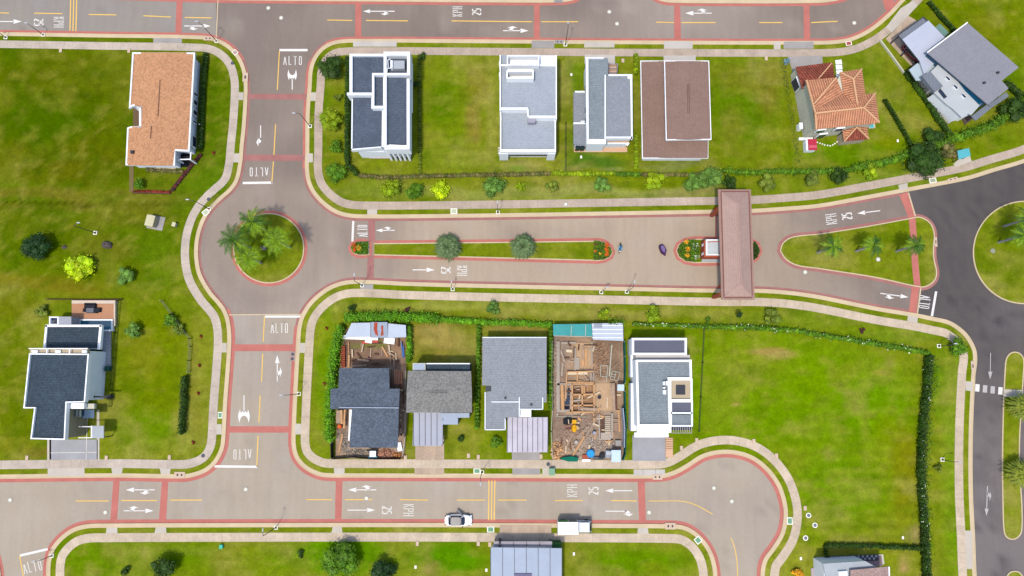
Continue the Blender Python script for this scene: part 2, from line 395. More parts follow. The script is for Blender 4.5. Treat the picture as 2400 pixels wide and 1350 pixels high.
def road_mid(X, Y):
    x, y = to_px(X, Y)
    n1, n2 = fbm(X, Y, 12, 21), fbm(X, Y, 4, 25)
    c = np.ones((len(X), 1)) * L3((145, 131, 125))[None, :]
    def lay(k, col):
        nonlocal c; c = c + (L3(col) - c) * np.clip(k, 0, 1)[:, None]
    lay(np.clip((y - 400) / 60, 0, 1) * (x < 900) * .8, (172, 156, 146))
    lay(np.clip((x - 740) / 260, 0, 1) * np.clip((2060 - x) / 350, 0, 1) * (y > 450) * .95, (193, 174, 156))
    lay(np.clip((y - 570) / 200, 0, 1) * (x < 900) * .5, (180, 166, 158))
    lay((y < 130) * np.clip(1 - (x - 450) / 300, 0, 1) * .2, (160, 152, 148))
    lay((y < 130) * np.clip((x - 1350) / 200, 0, 1) * np.clip((1900 - x) / 300, 0, 1) * .7, (180, 166, 160))
    lay(np.clip((n1 - .5) * 3, 0, 1) * .35, (186, 172, 164)); lay(np.clip((.48 - n1) * 4, 0, 1) * .45, (138, 126, 126))
    lay(np.clip((n2 - .62) * 5, 0, 1) * .25, (192, 180, 172))
    d = np.abs(np.hypot(x - 630, (y - 582) * 1.02) - 122); lay(np.clip(1 - d / 22, 0, 1) * .3, (146, 134, 130))
    return c * np.array([1.03, 1.02, .95])[None, :]
def road_low(X, Y):
    n1, n2 = fbm(X, Y, 12, 31), fbm(X, Y, 4, 35)
    c = np.ones((len(X), 1)) * L3((189, 175, 156))[None, :]
    k = np.clip((n1 - .5) * 3, 0, 1) * .5; c = c + (L3((200, 188, 174)) - c) * k[:, None]
    k = np.clip((.47 - n1) * 4, 0, 1) * .5; c = c + (L3((176, 164, 156)) - c) * k[:, None]
    k = np.clip((n2 - .6) * 5, 0, 1) * .25; c = c + (L3((198, 190, 182)) - c) * k[:, None]
    x, y = to_px(X, Y); k = np.zeros(len(X))
    for yy in (1139, 1160, 1186, 1207): k = k + np.clip(1 - np.abs(y - yy) / 7, 0, 1) * (y > 1100)
    for xx in (563, 592, 637, 665): k = k + np.clip(1 - np.abs(x + (y - 740) * .05 - xx - 8) / 7, 0, 1) * (y < 1100)
    c = c * (1 - .05 * k * (.5 + n1))[:, None]
    k = np.clip((fbm(X, Y, 1.6, 77) - .74) * 12, 0, 1) * .3; c = c + (L3((140, 128, 120)) - c) * k[:, None]
    return c
def road_grey(X, Y):
    c = road_low(X, Y); return c * (L3((164, 158, 154)) / L3((187, 176, 164)))[None, :]
def road_dark(X, Y):
    x, y = to_px(X, Y); n1, n2 = fbm(X, Y, 10, 41), fbm(X, Y, 3, 45)
    c = np.ones((len(X), 1)) * L3((102, 96, 94))[None, :]
    k = np.clip((y - 800) / 300, 0, 1) * .75; c = c + (L3((144, 135, 133)) - c) * k[:, None]
    k = np.clip((n1 - .5) * 3, 0, 1) * .5; c = c + (L3((124, 117, 116)) - c) * k[:, None]
    k = np.clip((.46 - n2) * 5, 0, 1) * .35; c = c + (L3((84, 80, 82)) - c) * k[:, None]
    r = np.hypot(x - 2400, y - 592)
    for rr in (150, 172, 205, 228): k = np.clip(1 - np.abs(r - rr) / 8, 0, 1) * .3 * (y < 800); c = c + (L3((78, 74, 78)) - c) * k[:, None]
    for xx in (2303, 2334): k = np.clip(1 - np.abs(x - xx) / 6, 0, 1) * .3 * (y > 820); c = c + (L3((116, 108, 110)) - c) * k[:, None]
    k = np.clip((fbm(X, Y, 1.8, 91) - .68) * 9, 0, 1) * .5; c = c + (L3((72, 68, 72)) - c) * k[:, None]
    return c
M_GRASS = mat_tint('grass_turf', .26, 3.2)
M_ROAD = mat_tint('worn_asphalt', .045, 7.0, .05)
M_KERB = mat('kerb_concrete', A(226, 204, 168), fine=.1, broad=.1)
M_WALK = mat_slab('pavement_concrete', A(210, 194, 178))
M_RED = mat('red_road_paint', A(206, 126, 114), fine=.1, broad=.12, bs=.5)
M_REDF = mat('faded_red_road_paint', A(180, 124, 118), fine=.08, broad=.14, bs=.4)
M_WHITE = mat('white_road_paint', A(236, 232, 226, .58), fine=.16, fs=9)
M_FADE = mat('faded_white_road_paint', A(238, 232, 222, .56), fine=.18, fs=9)
M_WORN = mat('worn_white_road_paint', A(186, 182, 180, .6), fine=.3, fs=9)
M_YEL = mat('yellow_road_paint', A(236, 192, 100, .62), fine=.12)
M_CONC = mat('light_concrete', A(214, 204, 190), fine=.08, broad=.1)
M_CONC2 = mat('grey_concrete', A(178, 172, 168), fine=.1, broad=.12)
# far ground, one sheet to the horizon
g = MB(); g.face([(-2500, -2500, -.03), (2500, -2500, -.03), (2500, 2500, -.03), (-2500, 2500, -.03)])
go = g.build('ground', mat('far_meadow', A(118, 146, 34), fine=.2, broad=.3, bs=.02)); struct(go)
def box_world(x0, y0, x1, y1): return [P(x0, y0), P(x1, y0), P(x1, y1), P(x0, y1)]
road = sheet('road', box_world(-500, -230, 2950, 1650), 0.0, M_ROAD, road_mid)
lowr = sheet('road', W([(-500, 1050), (470, 1060), (520, 740), (720, 739), (720, 1060), (1900, 1040), (1900, 1650), (-500, 1650)]), .008, M_ROAD, road_low)
greyr = sheet('road', W([(-500, -230), (507, -230), (506, 130), (-500, 130)]), .008, M_ROAD, road_grey)
dark = sheet('road', W([(2128, 440), (2148, 507), (2160, 540), (2160, 640), (2157, 674), (2149, 735), (2130, 800), (2200, 1000), (2200, 1650), (2950, 1650), (2950, 200), (2300, 300)]), .008, M_ROAD, road_dark)
KA = [(-450,70),(0,76),(240,80),(470,84),(510,91),(545,112),(568,142),(579,178),(581,215),(577,290),(572,340),(568,385),(559,424),(544,447),(524,465),(507,481),(488,504),(474,534),(466,570),(466,610),(474,645),(496,683),(515,705),(530,726),(539,752),(543,790),(541,840),(533,947),(530,1010),(526,1048),(515,1075),(500,1094),(480,1108),(455,1117),(430,1121),(267,1119),(0,1122),(-450,1125)]
KB = [(2250,-170),(2160,-55),(2107,3),(2080,32),(2040,65),(2005,84),(1973,93),(1920,96.5),(1440,95.5),(960,92),(850,92),(813,92.5),(785,96),(763,105),(745,120),(731,142),(724,168),(722,200),(717,267),(716,357),(715,395),(720,428),(733,455),(757,481),(787,501),(820,510),(860,512),(960,512),(1200,509),(1440,505),(1672,501),(1763,499),(1840,494),(1920,487),(2027,468),(2107,453),(2187,438),(2267,422),(2333,402),(2400,382),(2500,340),(2850,170)]
KC = [(2310,1650),(2288,1350),(2284,1257),(2279,1150),(2279,1017),(2285,880),(2289,845),(2286,818),(2268,785),(2245,764),(2222,751),(2187,743),(2149,735),(2053,719),(1920,692),(1850,682),(1776,677),(1688,677),(1440,672),(1200,667),(960,661),(850,656),(810,658),(775,669),(745,689),(722,712),(706,738),(698,765),(694.5,805),(690,880),(686.5,947),(684,1010),(684,1043),(691,1072),(709,1095),(733,1110),(760,1118),(827,1119),(1200,1120),(1440,1121),(1530,1121),(1560,1119),(1585,1111),(1611,1097),(1648,1074),(1682,1065),(1720,1065),(1760,1077),(1792,1101),(1819,1137),(1833,1177),(1836,1211),(1828,1250),(1808,1283),(1789,1310),(1782,1345),(1780,1650)]
KD = [(108,1650),(109,1350),(111,1315),(120,1286),(142,1258),(172,1237),(205,1228),(245,1226.5),(480,1225.5),(960,1225),(1440,1227),(1560,1228),(1595,1230),(1618,1238),(1640,1254),(1660,1278),(1674,1308),(1681,1350),(1686,1650)]
KF1 = [(1374,-230),(1372,-60),(1365,-14),(1345,1),(1310,6),(1250,7),(960,5),(600,2),(480,0),(300,-5),(0,-14),(-450,-26)]
KF2 = [(2140,-230),(2060,-100),(2010,-30),(1985,-6),(1945,5),(1900,8),(1700,8.5),(1575,7),(1548,3),(1530,-8),(1519,-40),(1515,-230)]
KG = [(-450,1226),(-120,1228),(-50,1245),(-15,1280),(-2,1318),(3,1350),(5,1650)]
def block(K, close, walk=None, redm=M_RED, side=1, redspec=None, kw=.72):
    """grass block + kerb + pavement; side=+1: grass lies to the left of the line"""
    ln = [P(x, y) for x, y in smooth(K)]
    # y axis flips between photo and world, handled by working in world coordinates
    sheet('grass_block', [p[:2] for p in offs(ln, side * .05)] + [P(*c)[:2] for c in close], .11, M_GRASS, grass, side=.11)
    k = MB(); ribbon(k, ln, 0, side * .14, .15, -.02); o = struct(k.build('kerb', M_KERB))
    k2 = MB(); ribbon(k2, ln, side * .14, side * kw, .125, .0); o2 = k2.build('kerb_apron', M_KERB); o2.parent = o
    if walk:
        s_ = MB(); ribbon(s_, ln, side * 1.62, side * 3.08, .135, .0); struct(s_.build('sidewalk', walk))
    return ln
def redline(K, m, lo=0, hi=None, side=-1, wd=.5, z=.016):
    ln = [P(x, y) for x, y in smooth(K[lo:hi])]
    k = MB(); ribbon(k, ln, side * .0, side * wd, z, 0); o = k.build('edge_band', m); o.parent = road; return o
M_WB = mat_slab('boulevard_pavement', A(202, 182, 164)); M_WC = mat_slab('cream_pavement', A(218, 198, 174))
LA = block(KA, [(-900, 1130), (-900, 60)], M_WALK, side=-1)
LB = block(KB, [(2950, -230), (2600, -300)], M_WB, side=1)
LC = block(KC, [(1790, 1700), (2320, 1700)], M_WC, side=1)
LD = block(KD, [(1690, 1700), (100, 1700)], M_WC, side=-1)
LF1 = block(KF1, [(-450, -230)], side=-1)
LF2 = block(KF2, [(1600, -260)], side=-1)
LG = block(KG, [(-450, 1650)], side=-1)
redline(KA, M_RED, 0, 7, side=1); redline(KA, M_REDF, 6, 24, side=1, wd=.4); redline(KA, M_RED, 23, None, side=1, wd=.62)
redline(KB, M_RED, 0, 14, wd=.5); redline(KB, M_REDF, 13, 16); redline(KB, M_RED, 15, 21); redline(KB, M_REDF, 20, 36, wd=.45)
redline(KC, M_REDF, 12, 24, wd=.45); redline(KC, M_REDF, 23, 28, wd=.5); redline(KC, M_RED, 27, None, wd=.62)
redline(KD, M_RED, side=1, wd=.6); redline(KF1, M_RED, side=1); redline(KF2, M_RED, side=1); redline(KG, M_RED, side=1)
# islands
def island(pts, red=M_RED, close=True, sm=True, rw=.5, name='grass_island', kw=.2):
    ln = [P(x, y) for x, y in (smooth(pts + pts[:1], 5)[:-1] if sm else pts)]
    ar = sum(ln[k - 1][0] * ln[k][1] - ln[k][0] * ln[k - 1][1] for k in range(len(ln)))
    if ar < 0: ln = ln[::-1]
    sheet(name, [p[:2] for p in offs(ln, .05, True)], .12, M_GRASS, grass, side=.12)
    k = MB(); ribbon(k, ln, 0, kw, .16, -.02, True); struct(k.build('kerb', M_KERB))
    if red:
        r = MB(); ribbon(r, ln, 0, -rw, .016, 0, True); o = r.build('edge_band', red); o.parent = road
    return ln
island([(630.5 + 83.5 * math.cos(a), 582 + 82.4 * math.sin(a)) for a in [2 * math.pi * k / 24 for k in range(24)]], M_RED)
island([(866,567),(852,566),(838,567),(827,571),(822,582),(827,593),(838,598),(852,599),(866,598)], sm=False, red=M_RED)
island([(877,570),(1100,568),(1389,564.5),(1405,564),(1420,569),(1431,579),(1436,591),(1431,602),(1416,610),(1400,612),(1389,611.5),(1100,604),(877,598.7)], sm=False, red=M_RED)
GI = island([(1627,560),(1605,564),(1590,573),(1584,588),(1590,603),(1605,613),(1627,617),(1700,616),(1755,614),(1772,606),(1781,589),(1775,572),(1757,563),(1700,561)], sm=False, red=M_RED)
island([(1827,588),(1833,570),(1856,555),(1920,547.5),(2030,530),(2128,512),(2152,508),(2171,515),(2184,529),(2190,551),(2188,580),(2189,607),(2195,636),(2192,655),(2176,670),(2157,674),(2053,652),(1920,631),(1867,623),(1840,608)], M_REDF)
island([(2400 + 121 * math.cos(a), 592 + 121 * math.sin(a)) for a in [2 * math.pi * k / 24 for k in range(24)]], None)
island([(2353,870),(2356,842),(2365,828),(2377,824),(2390,828),(2399,842),(2398,880),(2395,933),(2390,1017),(2389,1080),(2391,1123),(2395,1190),(2394,1245),(2385,1260),(2372,1265),(2358,1260),(2351,1245),(2348,1177),(2347,1070),(2349,960)], None)
island([(2354,1362),(2362,1343),(2376,1337),(2391,1342),(2399,1362),(2402,1600),(2352,1600)], None)
# ---------------------------------------------------------------- paint on the road
def paint(name, polys, m, z=.022, parent=road, label=None):
    k = MB()
    for q in polys: k.prism([P(x, y) for x, y in q], z, z - .006, cap=False)
    o = k.build(name, m)
    if parent is not None: o.parent = parent
    if label: o['label'] = label
    return o
def line(x0, y0, x1, y1, w):
    l = math.hypot(x1 - x0, y1 - y0); dx, dy = -(y1 - y0) / l * w / 2, (x1 - x0) / l * w / 2
    return [(x0 + dx, y0 + dy), (x1 + dx, y1 + dy), (x1 - dx, y1 - dy), (x0 - dx, y0 - dy)]
for q in [[(414,0),(428,0),(425,81),(411,80)],[(582,220),(722,220),(722,234),(581,232)],[(573,362),(716,363),(716,377),(572,377)],
          [(833,8),(847,8),(847,91),(832,91)],[(1252,12),(1265,12),(1265,93),(1251,93)],[(1580,14),(1594,14),(1596,92),(1580,92)],
          [(1883,12),(1897,12),(1899,95),(1884,95)],[(863,515),(879,515),(879,567),(864,567)],[(862,599),(877,599),(875,660),(859,660)],
          [(543,807),(692,807),(690,823),(542,823)],[(532,999),(686,999),(684,1014),(531,1014)],[(266,1121),(281,1121),(274,1226),(258,1226)],
          [(380,1121),(395,1121),(389,1225),(372,1225)],[(787,1121),(803,1121),(800,1224),(785,1224)],[(1494,1122),(1511,1122),(1514,1226),(1498,1226)],
          [(2067,-8),(2078,-14),(2100,8),(2083,30),(2074,22)],[(2070,-6),(2055,-30),(2044,-26),(2062,2)],
          [(2107,456),(2127,450),(2144,508),(2130,512)],[(2137,671),(2154,674),(2147,736),(2130,731)]]:
    paint('red_crossing_band', [q], M_REDF if 860 < q[0][0] < 880 or q[0][1] in (220, 362) else M_RED, .019)
paint('red_footpath', [[(2129,514),(2145,511),(2148,560),(2151,610),(2157,674),(2141,670),(2136,620),(2134,570)]], M_RED, .135, parent=None)['kind'] = 'structure'
struct(paint('concrete_footpath', [[(2351,912),(2397,914),(2396,932),(2350,930)]], M_CONC, .17, parent=None))
DASH = [(0,30,21,31),(80,31,146,32),(208,34,273,35),(336,37,401,40),(433,41,496,42),(767,47,826,48),(858,48,956,49),(1058,49,1247,51),(1268,51,1355,51),
 (1538,52,1580,53),(1597,53,1677,53),(1779,53,1834,53),(1901,53,1963,50),(178,1174,255,1174),(284,1173,368,1173),(399,1172,474,1172),(718,1171,779,1171),
 (808,1171,872,1171),(938,1171,1004,1172),(1071,1172,1137,1172),(1167,1172,1234,1172),(1300,1173,1366,1173),(1432,1173,1492,1174),(646,291,642,363),(641,378,637,430),
 (655,119,650,211),(620,742,617,801),(616,829,613,895),(610,926,607,990),(605,1021,602,1094),(46,1302,55,1350)]
for d in DASH: paint('centre_line', [line(*d, 2.2)], M_YEL)
paint('centre_line', [line(a[0], a[1], b[0], b[1], 1.8) for a, b in zip(*(lambda s: (s[:-1], s[1:]))(smooth([(1520,1174),(1560,1174),(1592,1174),(1615,1178),(1640,1188),(1670,1205)])))], M_YEL)
paint('centre_line', [line(a[0], a[1], b[0], b[1], 1.8) for a, b in zip(*(lambda s: (s[:-1], s[1:]))(smooth([(1713,1260),(1722,1285),(1727,1315),(1729,1352)])))], M_YEL)
for q in ((166,0,164,72),(173,0,171,73),(180,0,178,73),(1146,1126,1145,1219),(1153,1126,1152,1219),(1160,1126,1158,1219)): paint('rumble_line', [line(*q, 2.6)], M_YEL)
for q in ((655,117.5,721,117.5,5.5),(569,429,639,428,5.5),(828,518,826,566,5),(621,742,704,742,5),(503,1093,603,1094,5.5),(47,1302,112,1287,5.5),(2194,683,2184,741,5.5)): paint('stop_line', [line(*q)], M_WHITE)
for q in ((511,0,507,87,2.2),(537,738,706,737,2.6),(2129,452,2145,506,3),(2158,675,2150,735,3)): paint('concrete_joint_strip', [line(*q)], M_KERB, .024)
for x in (2291, 2309, 2327, 2345): paint('crossing_bar', [[(x - 5, 900 + (x - 2291) * .13), (x + 5, 901 + (x - 2291) * .13), (x + 4, 918 + (x - 2291) * .13), (x - 6, 917 + (x - 2291) * .13)]], M_WORN if 2300 < x < 2340 else M_WHITE)
# lettering and arrows, drawn in (right, up) units then laid on the road along the driver's heading
GL = {'A': [((0,0),(.5,1)),((.5,1),(1,0)),((.2,.34),(.8,.34))], 'L': [((.1,1),(.1,0)),((.1,.06),(.9,.06))], 'T': [((.5,1),(.5,0)),((0,.94),(1,.94))],
 'O': [((.12,.1),(.12,.9)),((.88,.1),(.88,.9)),((.12,.94),(.88,.94)),((.12,.06),(.88,.06))], 'K': [((.12,0),(.12,1)),((.12,.45),(.9,1)),((.35,.6),(.9,0))],
 'P': [((.12,0),(.12,1)),((.12,.94),(.85,.94)),((.85,.94),(.85,.5)),((.12,.5),(.85,.5))], 'H': [((.12,0),(.12,1)),((.88,0),(.88,1)),((.12,.5),(.88,.5))],
 '2': [((.1,.92),(.85,.92)),((.85,.95),(.85,.55)),((.85,.6),(.12,.1)),((.1,.07),(.9,.07))], '5': [((.88,.93),(.12,.93)),((.15,.95),(.15,.52)),((.12,.54),(.85,.54)),((.85,.56),(.85,.1)),((.88,.07),(.1,.07))]}
def frame(cx, cy, ang):
    """heading angle in photo degrees: 0 = up, 90 = right. Returns map (right, up) px -> photo px"""
    a = math.radians(ang); ux, uy = math.sin(a), -math.cos(a); rx, ry = math.cos(a), math.sin(a)
    return lambda r, u: (cx + r * rx + u * ux, cy + r * ry + u * uy)
def word(txt, cx, cy, ang, wd, ht, pitch, sw=1.55, m=M_WHITE, lean=0):
    F = frame(cx, cy, ang); polys = []; n = len(txt)
    for i, ch in enumerate(txt):
        x0 = (i - (n - 1) / 2) * pitch - wd / 2
        for (a, b), (c, d) in GL[ch]:
            p = F(x0 + a * wd, (b - .5) * ht); q = F(x0 + c * wd, (d - .5) * ht)
            polys.append(line(p[0], p[1], q[0], q[1], sw * (1.1 if ch in 'ALTO' else 1)))
    paint('road_lettering', polys, M_FADE if (cy > 740 or cy < 60) else m)
word('ALTO', 686, 142, 0, 6.5, 21, 12); word('ALTO', 607, 403, 180, 6.5, 21, 12); word('ALTO', 849.5, 541, -90, 5, 24, 7.2); word('ALTO', 655, 769, 0, 6.5, 23, 11)
word('ALTO', 568, 1065, 180, 6.5, 24, 11.5); word('ALTO', 76, 1328, -13, 7, 26, 12); word('ALTO', 2167, 708, 97, 6, 26, 7.8)
word('25', 91, 52, 90, 7.5, 23, 9.5, 2.6); word('KPH', 138, 52, 90, 6.5, 24, 9); word('KPH', 1072, 27, -90, 6, 23, 8.5); word('25', 1117, 28, -90, 7, 22, 9, 2.6)
word('25', 1045, 633, 90, 7, 23, 8.8, 2.8); word('KPH', 1083, 634.5, 90, 6.5, 24, 8.2); word('KPH', 1948, 513.5, -97, 7, 26, 8.6); word('25', 1985, 507, -97, 7, 25, 9, 2.8)
word('25', 907, 1195.5, 90, 8, 24, 10.5, 2.8); word('KPH', 957.5, 1195.5, 90, 8, 25, 10.2); word('KPH', 1341, 1150, -90, 8, 24, 10.4); word('25', 1391, 1150.5, -90, 8, 24, 10.5, 2.8)
def arrow(cx, cy, ang, L, kind, s=1.0, m=M_WHITE, thin=2.2):
    """kind: s straight, sl/sr straight plus left/right branch, l/r turn only, t both ways"""
    F = frame(cx, cy, ang); h = L / 2; polys = []
    def q(*pts): polys.append([F(a, b) for a, b in pts])
    if kind[0] == 's':
        q((-thin/2, -h), (thin/2, -h), (thin/2, h - 18 * s), (-thin/2, h - 18 * s)); q((-5.4 * s, h - 19 * s), (5.4 * s, h - 19 * s), (0, h))
    for c in kind.replace('s', ''):
        for g in ((1,) if c == 'r' else (-1,) if c == 'l' else (1, -1)):
            if kind[0] == 's':
                b = -h * .62
                q((0, b), (0, b + 9 * s), (g * 6.5 * s, b + 15 * s), (g * 6.5 * s, b + 6 * s)); q((g * 6.5 * s, b - 2 * s), (g * 6.5 * s, b + 23 * s), (g * 11 * s, b + 11 * s))
            elif c == 't':
                if g == 1: q((-thin/2, -h), (thin/2, -h), (thin/2, h - 20 * s), (-thin/2, h - 20 * s))
                q(*[(g * a * s, h + b * s) for a, b in ((0,-23),(4,-22),(7,-18),(9,-26),(12.5,-16),(13,-9),(10.5,4),(8,-6),(4,-11),(0,-12))])
            else:
                q((-g * 3, -h), (-g * 3 + thin, -h), (-g * 3 + thin, h - 12), (-g * 3, h - 12)); q((-g * 3, h - 17), (-g * 3, h - 7), (g * 4 * s, h - 3), (g * 4 * s, h - 13)); q((g * 3.5 * s, h - 19 * s), (g * 3.5 * s, h + 3), (g * 9 * s, h - 6))
    paint('arrow_marking', polys, m)
arrow(20,50.5,90,62,'s'); arrow(463,61,90,62,'sr',.9); arrow(888,26.5,-90,74,'sl',.85); arrow(1209,72,90,60,'sl'); arrow(1637,31,-90,62,'sr')
arrow(685,188,0,44,'t',.85); arrow(572,957,180,60,'t',1.05); arrow(609,317,180,46,'r',.9); arrow(650,863,0,62,'sr'); arrow(903,540,-90,44,'sr',.8); arrow(993,632.5,90,52,'s')
arrow(2036,497,-97,54,'s',.95); arrow(2096,692,98,66,'sr',.95); arrow(329,1148,-90,68,'sl'); arrow(325,1197,90,70,'sl'); arrow(849,1148,-90,66,'sr'); arrow(847,1195.5,90,65,'s')
arrow(1450,1150,-90,64,'s'); arrow(1450,1200,90,62,'r',1.1); arrow(2321,858,181,62,'s',.95,M_WORN,1.6); arrow(2313,1174,182,70,'sl',.9,M_WORN)
# driveway aprons and pavement crossings over the verge, and paved drives on the lots
M_DRV = mat('pale_driveway', A(214, 206, 198), fine=.08, broad=.1); M_PAVE = mat_slab('driveway_paving', A(206, 182, 158), 1.1, .07)
M_GDRV = mat('grey_driveway', A(176, 176, 180), fine=.06, broad=.1)
M_JNT = mat('white_joint', A(232, 224, 214))
def pad(pts, m, z=.13): k = MB(); k.prism(W(pts), z, .02); return struct(k.build('paved_crossing', m))
for pts, m in [(rect(828,97,930,110),M_DRV),(rect(1556,97,1623,115),M_DRV),(rect(1369,98,1440,112),M_CONC),(rect(1246,96,1299,113),M_CONC2),(rect(360,90,427,102),M_CONC2),
   (rect(557,217,571,235),M_CONC),(rect(728,217,741,237),M_CONC),(rect(548,360,562,381),M_CONC),(rect(721,360,734,381),M_CONC),(rect(861,490,884,503),M_CONC),
   ([(2104,434),(2126,429),(2127,443),(2108,447)],M_CONC),([(2127,740),(2150,744),(2149,760),(2125,755)],M_CONC),(rect(520,804,532,826),M_CONC),(rect(702,804,717,827),M_CONC),
   (rect(507,994,520,1018),M_CONC),(rect(692,993,706,1018),M_CONC),([(262,1096),(289,1096),(286,1112),(264,1112)],M_CONC),([(375,1096),(401,1096),(399,1111),(378,1111)],M_CONC),
   (rect(113,1097,199,1116),M_CONC),([(249,1252),(276,1252),(276,1236),(251,1236)],M_CONC),([(363,1251),(391,1251),(390,1235),(366,1235)],M_CONC),([(777,1248),(803,1248),(801,1233),(781,1233)],M_CONC),
   ([(783,1097),(808,1097),(808,1112),(784,1112)],M_CONC),(rect(972,1096,1041,1112),M_PAVE),(rect(1201,1096,1266,1112),M_CONC2),(rect(1485,1100,1558,1114),M_DRV),(rect(1171,1230,1292,1250),M_PAVE),
   ([(1493,1251),(1520,1251),(1518,1237),(1495,1237)],M_CONC),(rect(845,667,875,678),M_CONC2),([(2262,893),(2279,895),(2279,917),(2262,915)],M_CONC),(rect(2260,1243,2278,1333),M_CONC),
   (rect(1813,98,1829,116),M_CONC),(rect(1836,98,1906,115),M_CONC2)]: pad(pts, m)
for pts, m in [(rect(974,1020,1041,1078),M_PAVE),(rect(1200,1040,1266,1078),M_CONC2),(rect(1482,1020,1560,1080),M_GDRV),(rect(117,1030,230,1077),M_GDRV),(rect(112,1030,121,1078),M_CONC),(rect(228,960,234,1078),M_CONC),
   (rect(1370,129,1441,160),M_DRV),(rect(1555,131,1630,160),M_DRV),([(1846,134),(1926,131),(1930,170),(1858,172)],M_CONC2),
   ([(2075,92),(2128,38),(2146,48),(2160,70),(2155,150),(2137,158)],M_PAVE),([(2110,20),(2140,2),(2150,14),(2090,78),(2076,64)],M_CONC)]: pad(pts, m, .14)

for q in ((206,960,203,1077,1.6),(120,1061,228,1060,1.6),(186,1002,230,1001,1.6)): struct(paint('driveway_joint', [line(*q)], M_JNT, .15, parent=None))
for x in (1500,): struct(paint('driveway_joint', [line(1507,1100,1507,1114,1.4), line(1536,1100,1536,1114,1.4)], M_CONC2, .14, parent=None))
# ================================================================ HOUSES
SH_NAVY = mat('navy_shingle', A(92, 102, 118), fine=.22, fs=5, broad=.12, rows='v', ramp=.05, pitch=.45, speck=.16)
SH_DARK = mat('charcoal_blue_shingle', A(68, 82, 94), fine=.3, fs=5, broad=.14, rows='v', ramp=.07, pitch=.45, speck=.22)
SH_SLATE = mat('slate_blue_shingle', A(97, 107, 121), fine=.2, fs=5, broad=.08, speck=.26)
SH_SILV = mat('silver_shingle', A(176, 184, 194), fine=.12, fs=5, broad=.06, rows='v', ramp=.03, pitch=.4, speck=.08)
SH_GREY = mat('grey_green_shingle', A(142, 152, 158), fine=.2, fs=5, broad=.08, rows='v', ramp=.05, pitch=.4, speck=.12)
SH_GREY2 = mat('cool_grey_shingle', A(152, 157, 165), fine=.14, fs=5, broad=.06, rows='v', ramp=.04, pitch=.4, speck=.1)
SH_WARM = mat('warm_grey_shingle', A(142, 140, 136), fine=.25, fs=7, broad=.04, speck=.24)
SH_BROWN = mat('mauve_brown_shingle', A(152, 124, 112), fine=.12, fs=6, broad=.08, rows='u', ramp=.05, pitch=.35, speck=.08)
SH_TERRA = mat('peach_shingle', A(208, 154, 114), fine=.2, fs=5, broad=.05, speck=.2)
SH_GATE = mat('dusty_rose_shingle', A(190, 160, 148), fine=.08, fs=6, broad=.06, rows='v', ramp=.05, pitch=.4, speck=.06)
TILE = mat('clay_tile', A(218, 152, 116), fine=.2, fs=4, broad=.22, bs=1.1, rows='u', ramp=.34, pitch=.42, bump=.06)
TILE_R = mat('old_red_clay_tile', A(156, 84, 68), fine=.45, fs=3, broad=.3, bs=1.4, rows='u', ramp=.32, pitch=.42, bump=.06)
CAP = mat('clay_ridge_cap', A(238, 186, 142), fine=.15)
WHT = mat('white_render', A(232, 236, 240, .66), fine=.03, broad=.05, rough=.7)
WHT2 = mat('bright_white_render', A(244, 246, 248, .68), fine=.03, broad=.05, rough=.7)
PALE = mat('pale_grey_render', A(214, 218, 222, .85), fine=.04, broad=.06, rough=.8)
CREAM = mat('cream_render', A(206, 204, 184, .6), fine=.04, broad=.08)
KHAKI = mat('khaki_render', A(158, 150, 124, .6), fine=.04, broad=.06)
DGREY = mat('dark_grey_trim', A(70, 72, 80), fine=.06, broad=.06, rough=.6)
LGREY = mat('light_grey_roof_membrane', A(186, 192, 198), fine=.05, broad=.08)
MGREY = mat('mid_grey_roof_metal', A(130, 136, 146), fine=.06, broad=.06, rough=.6, rows='u', ramp=.05, pitch=.6)
TANR = mat('tan_terrace_tile', A(206, 188, 160), fine=.06, broad=.06)
DECK = mat('timber_deck', A(206, 152, 118), fine=.1, broad=.06, rows='v', ramp=.07, pitch=.3)
DECK2 = mat('pale_timber_deck', A(232, 190, 156), fine=.08, broad=.06, rows='v', ramp=.06, pitch=.5)
METAL = mat('standing_seam_metal', A(176, 180, 196), fine=.03, broad=.1, bs=.25, rough=.55, spec=.3)
METAL2 = mat('pale_sheet_metal', A(178, 192, 214, .45), fine=.03, broad=.08, rough=.55, spec=.3)
GLASS = mat_glass('dark_window_glass', A(40, 52, 70)); POOL = mat_glass('pool_water', A(46, 108, 128, .7), .05); BGLASS = mat_glass('blue_glass', A(20, 84, 120))
BRICK = mat('red_brick', A(188, 98, 72), fine=.15, broad=.1, rows='v', ramp=.1, pitch=.2)
WOOD = mat('raw_timber', A(222, 172, 124), fine=.12, fs=4, broad=.14, bs=1.0)
WOOD2 = mat('weathered_timber', A(186, 160, 138), fine=.16, fs=4, broad=.16, bs=1.0)
WOODD = mat('dark_timber', A(112, 80, 66), fine=.2, fs=4, broad=.2, bs=1.0)
SEAM = mat('dark_seam', A(92, 92, 104), fine=.05, broad=.05)
def zat(z, x, y): return z(x, y) if callable(z) else z
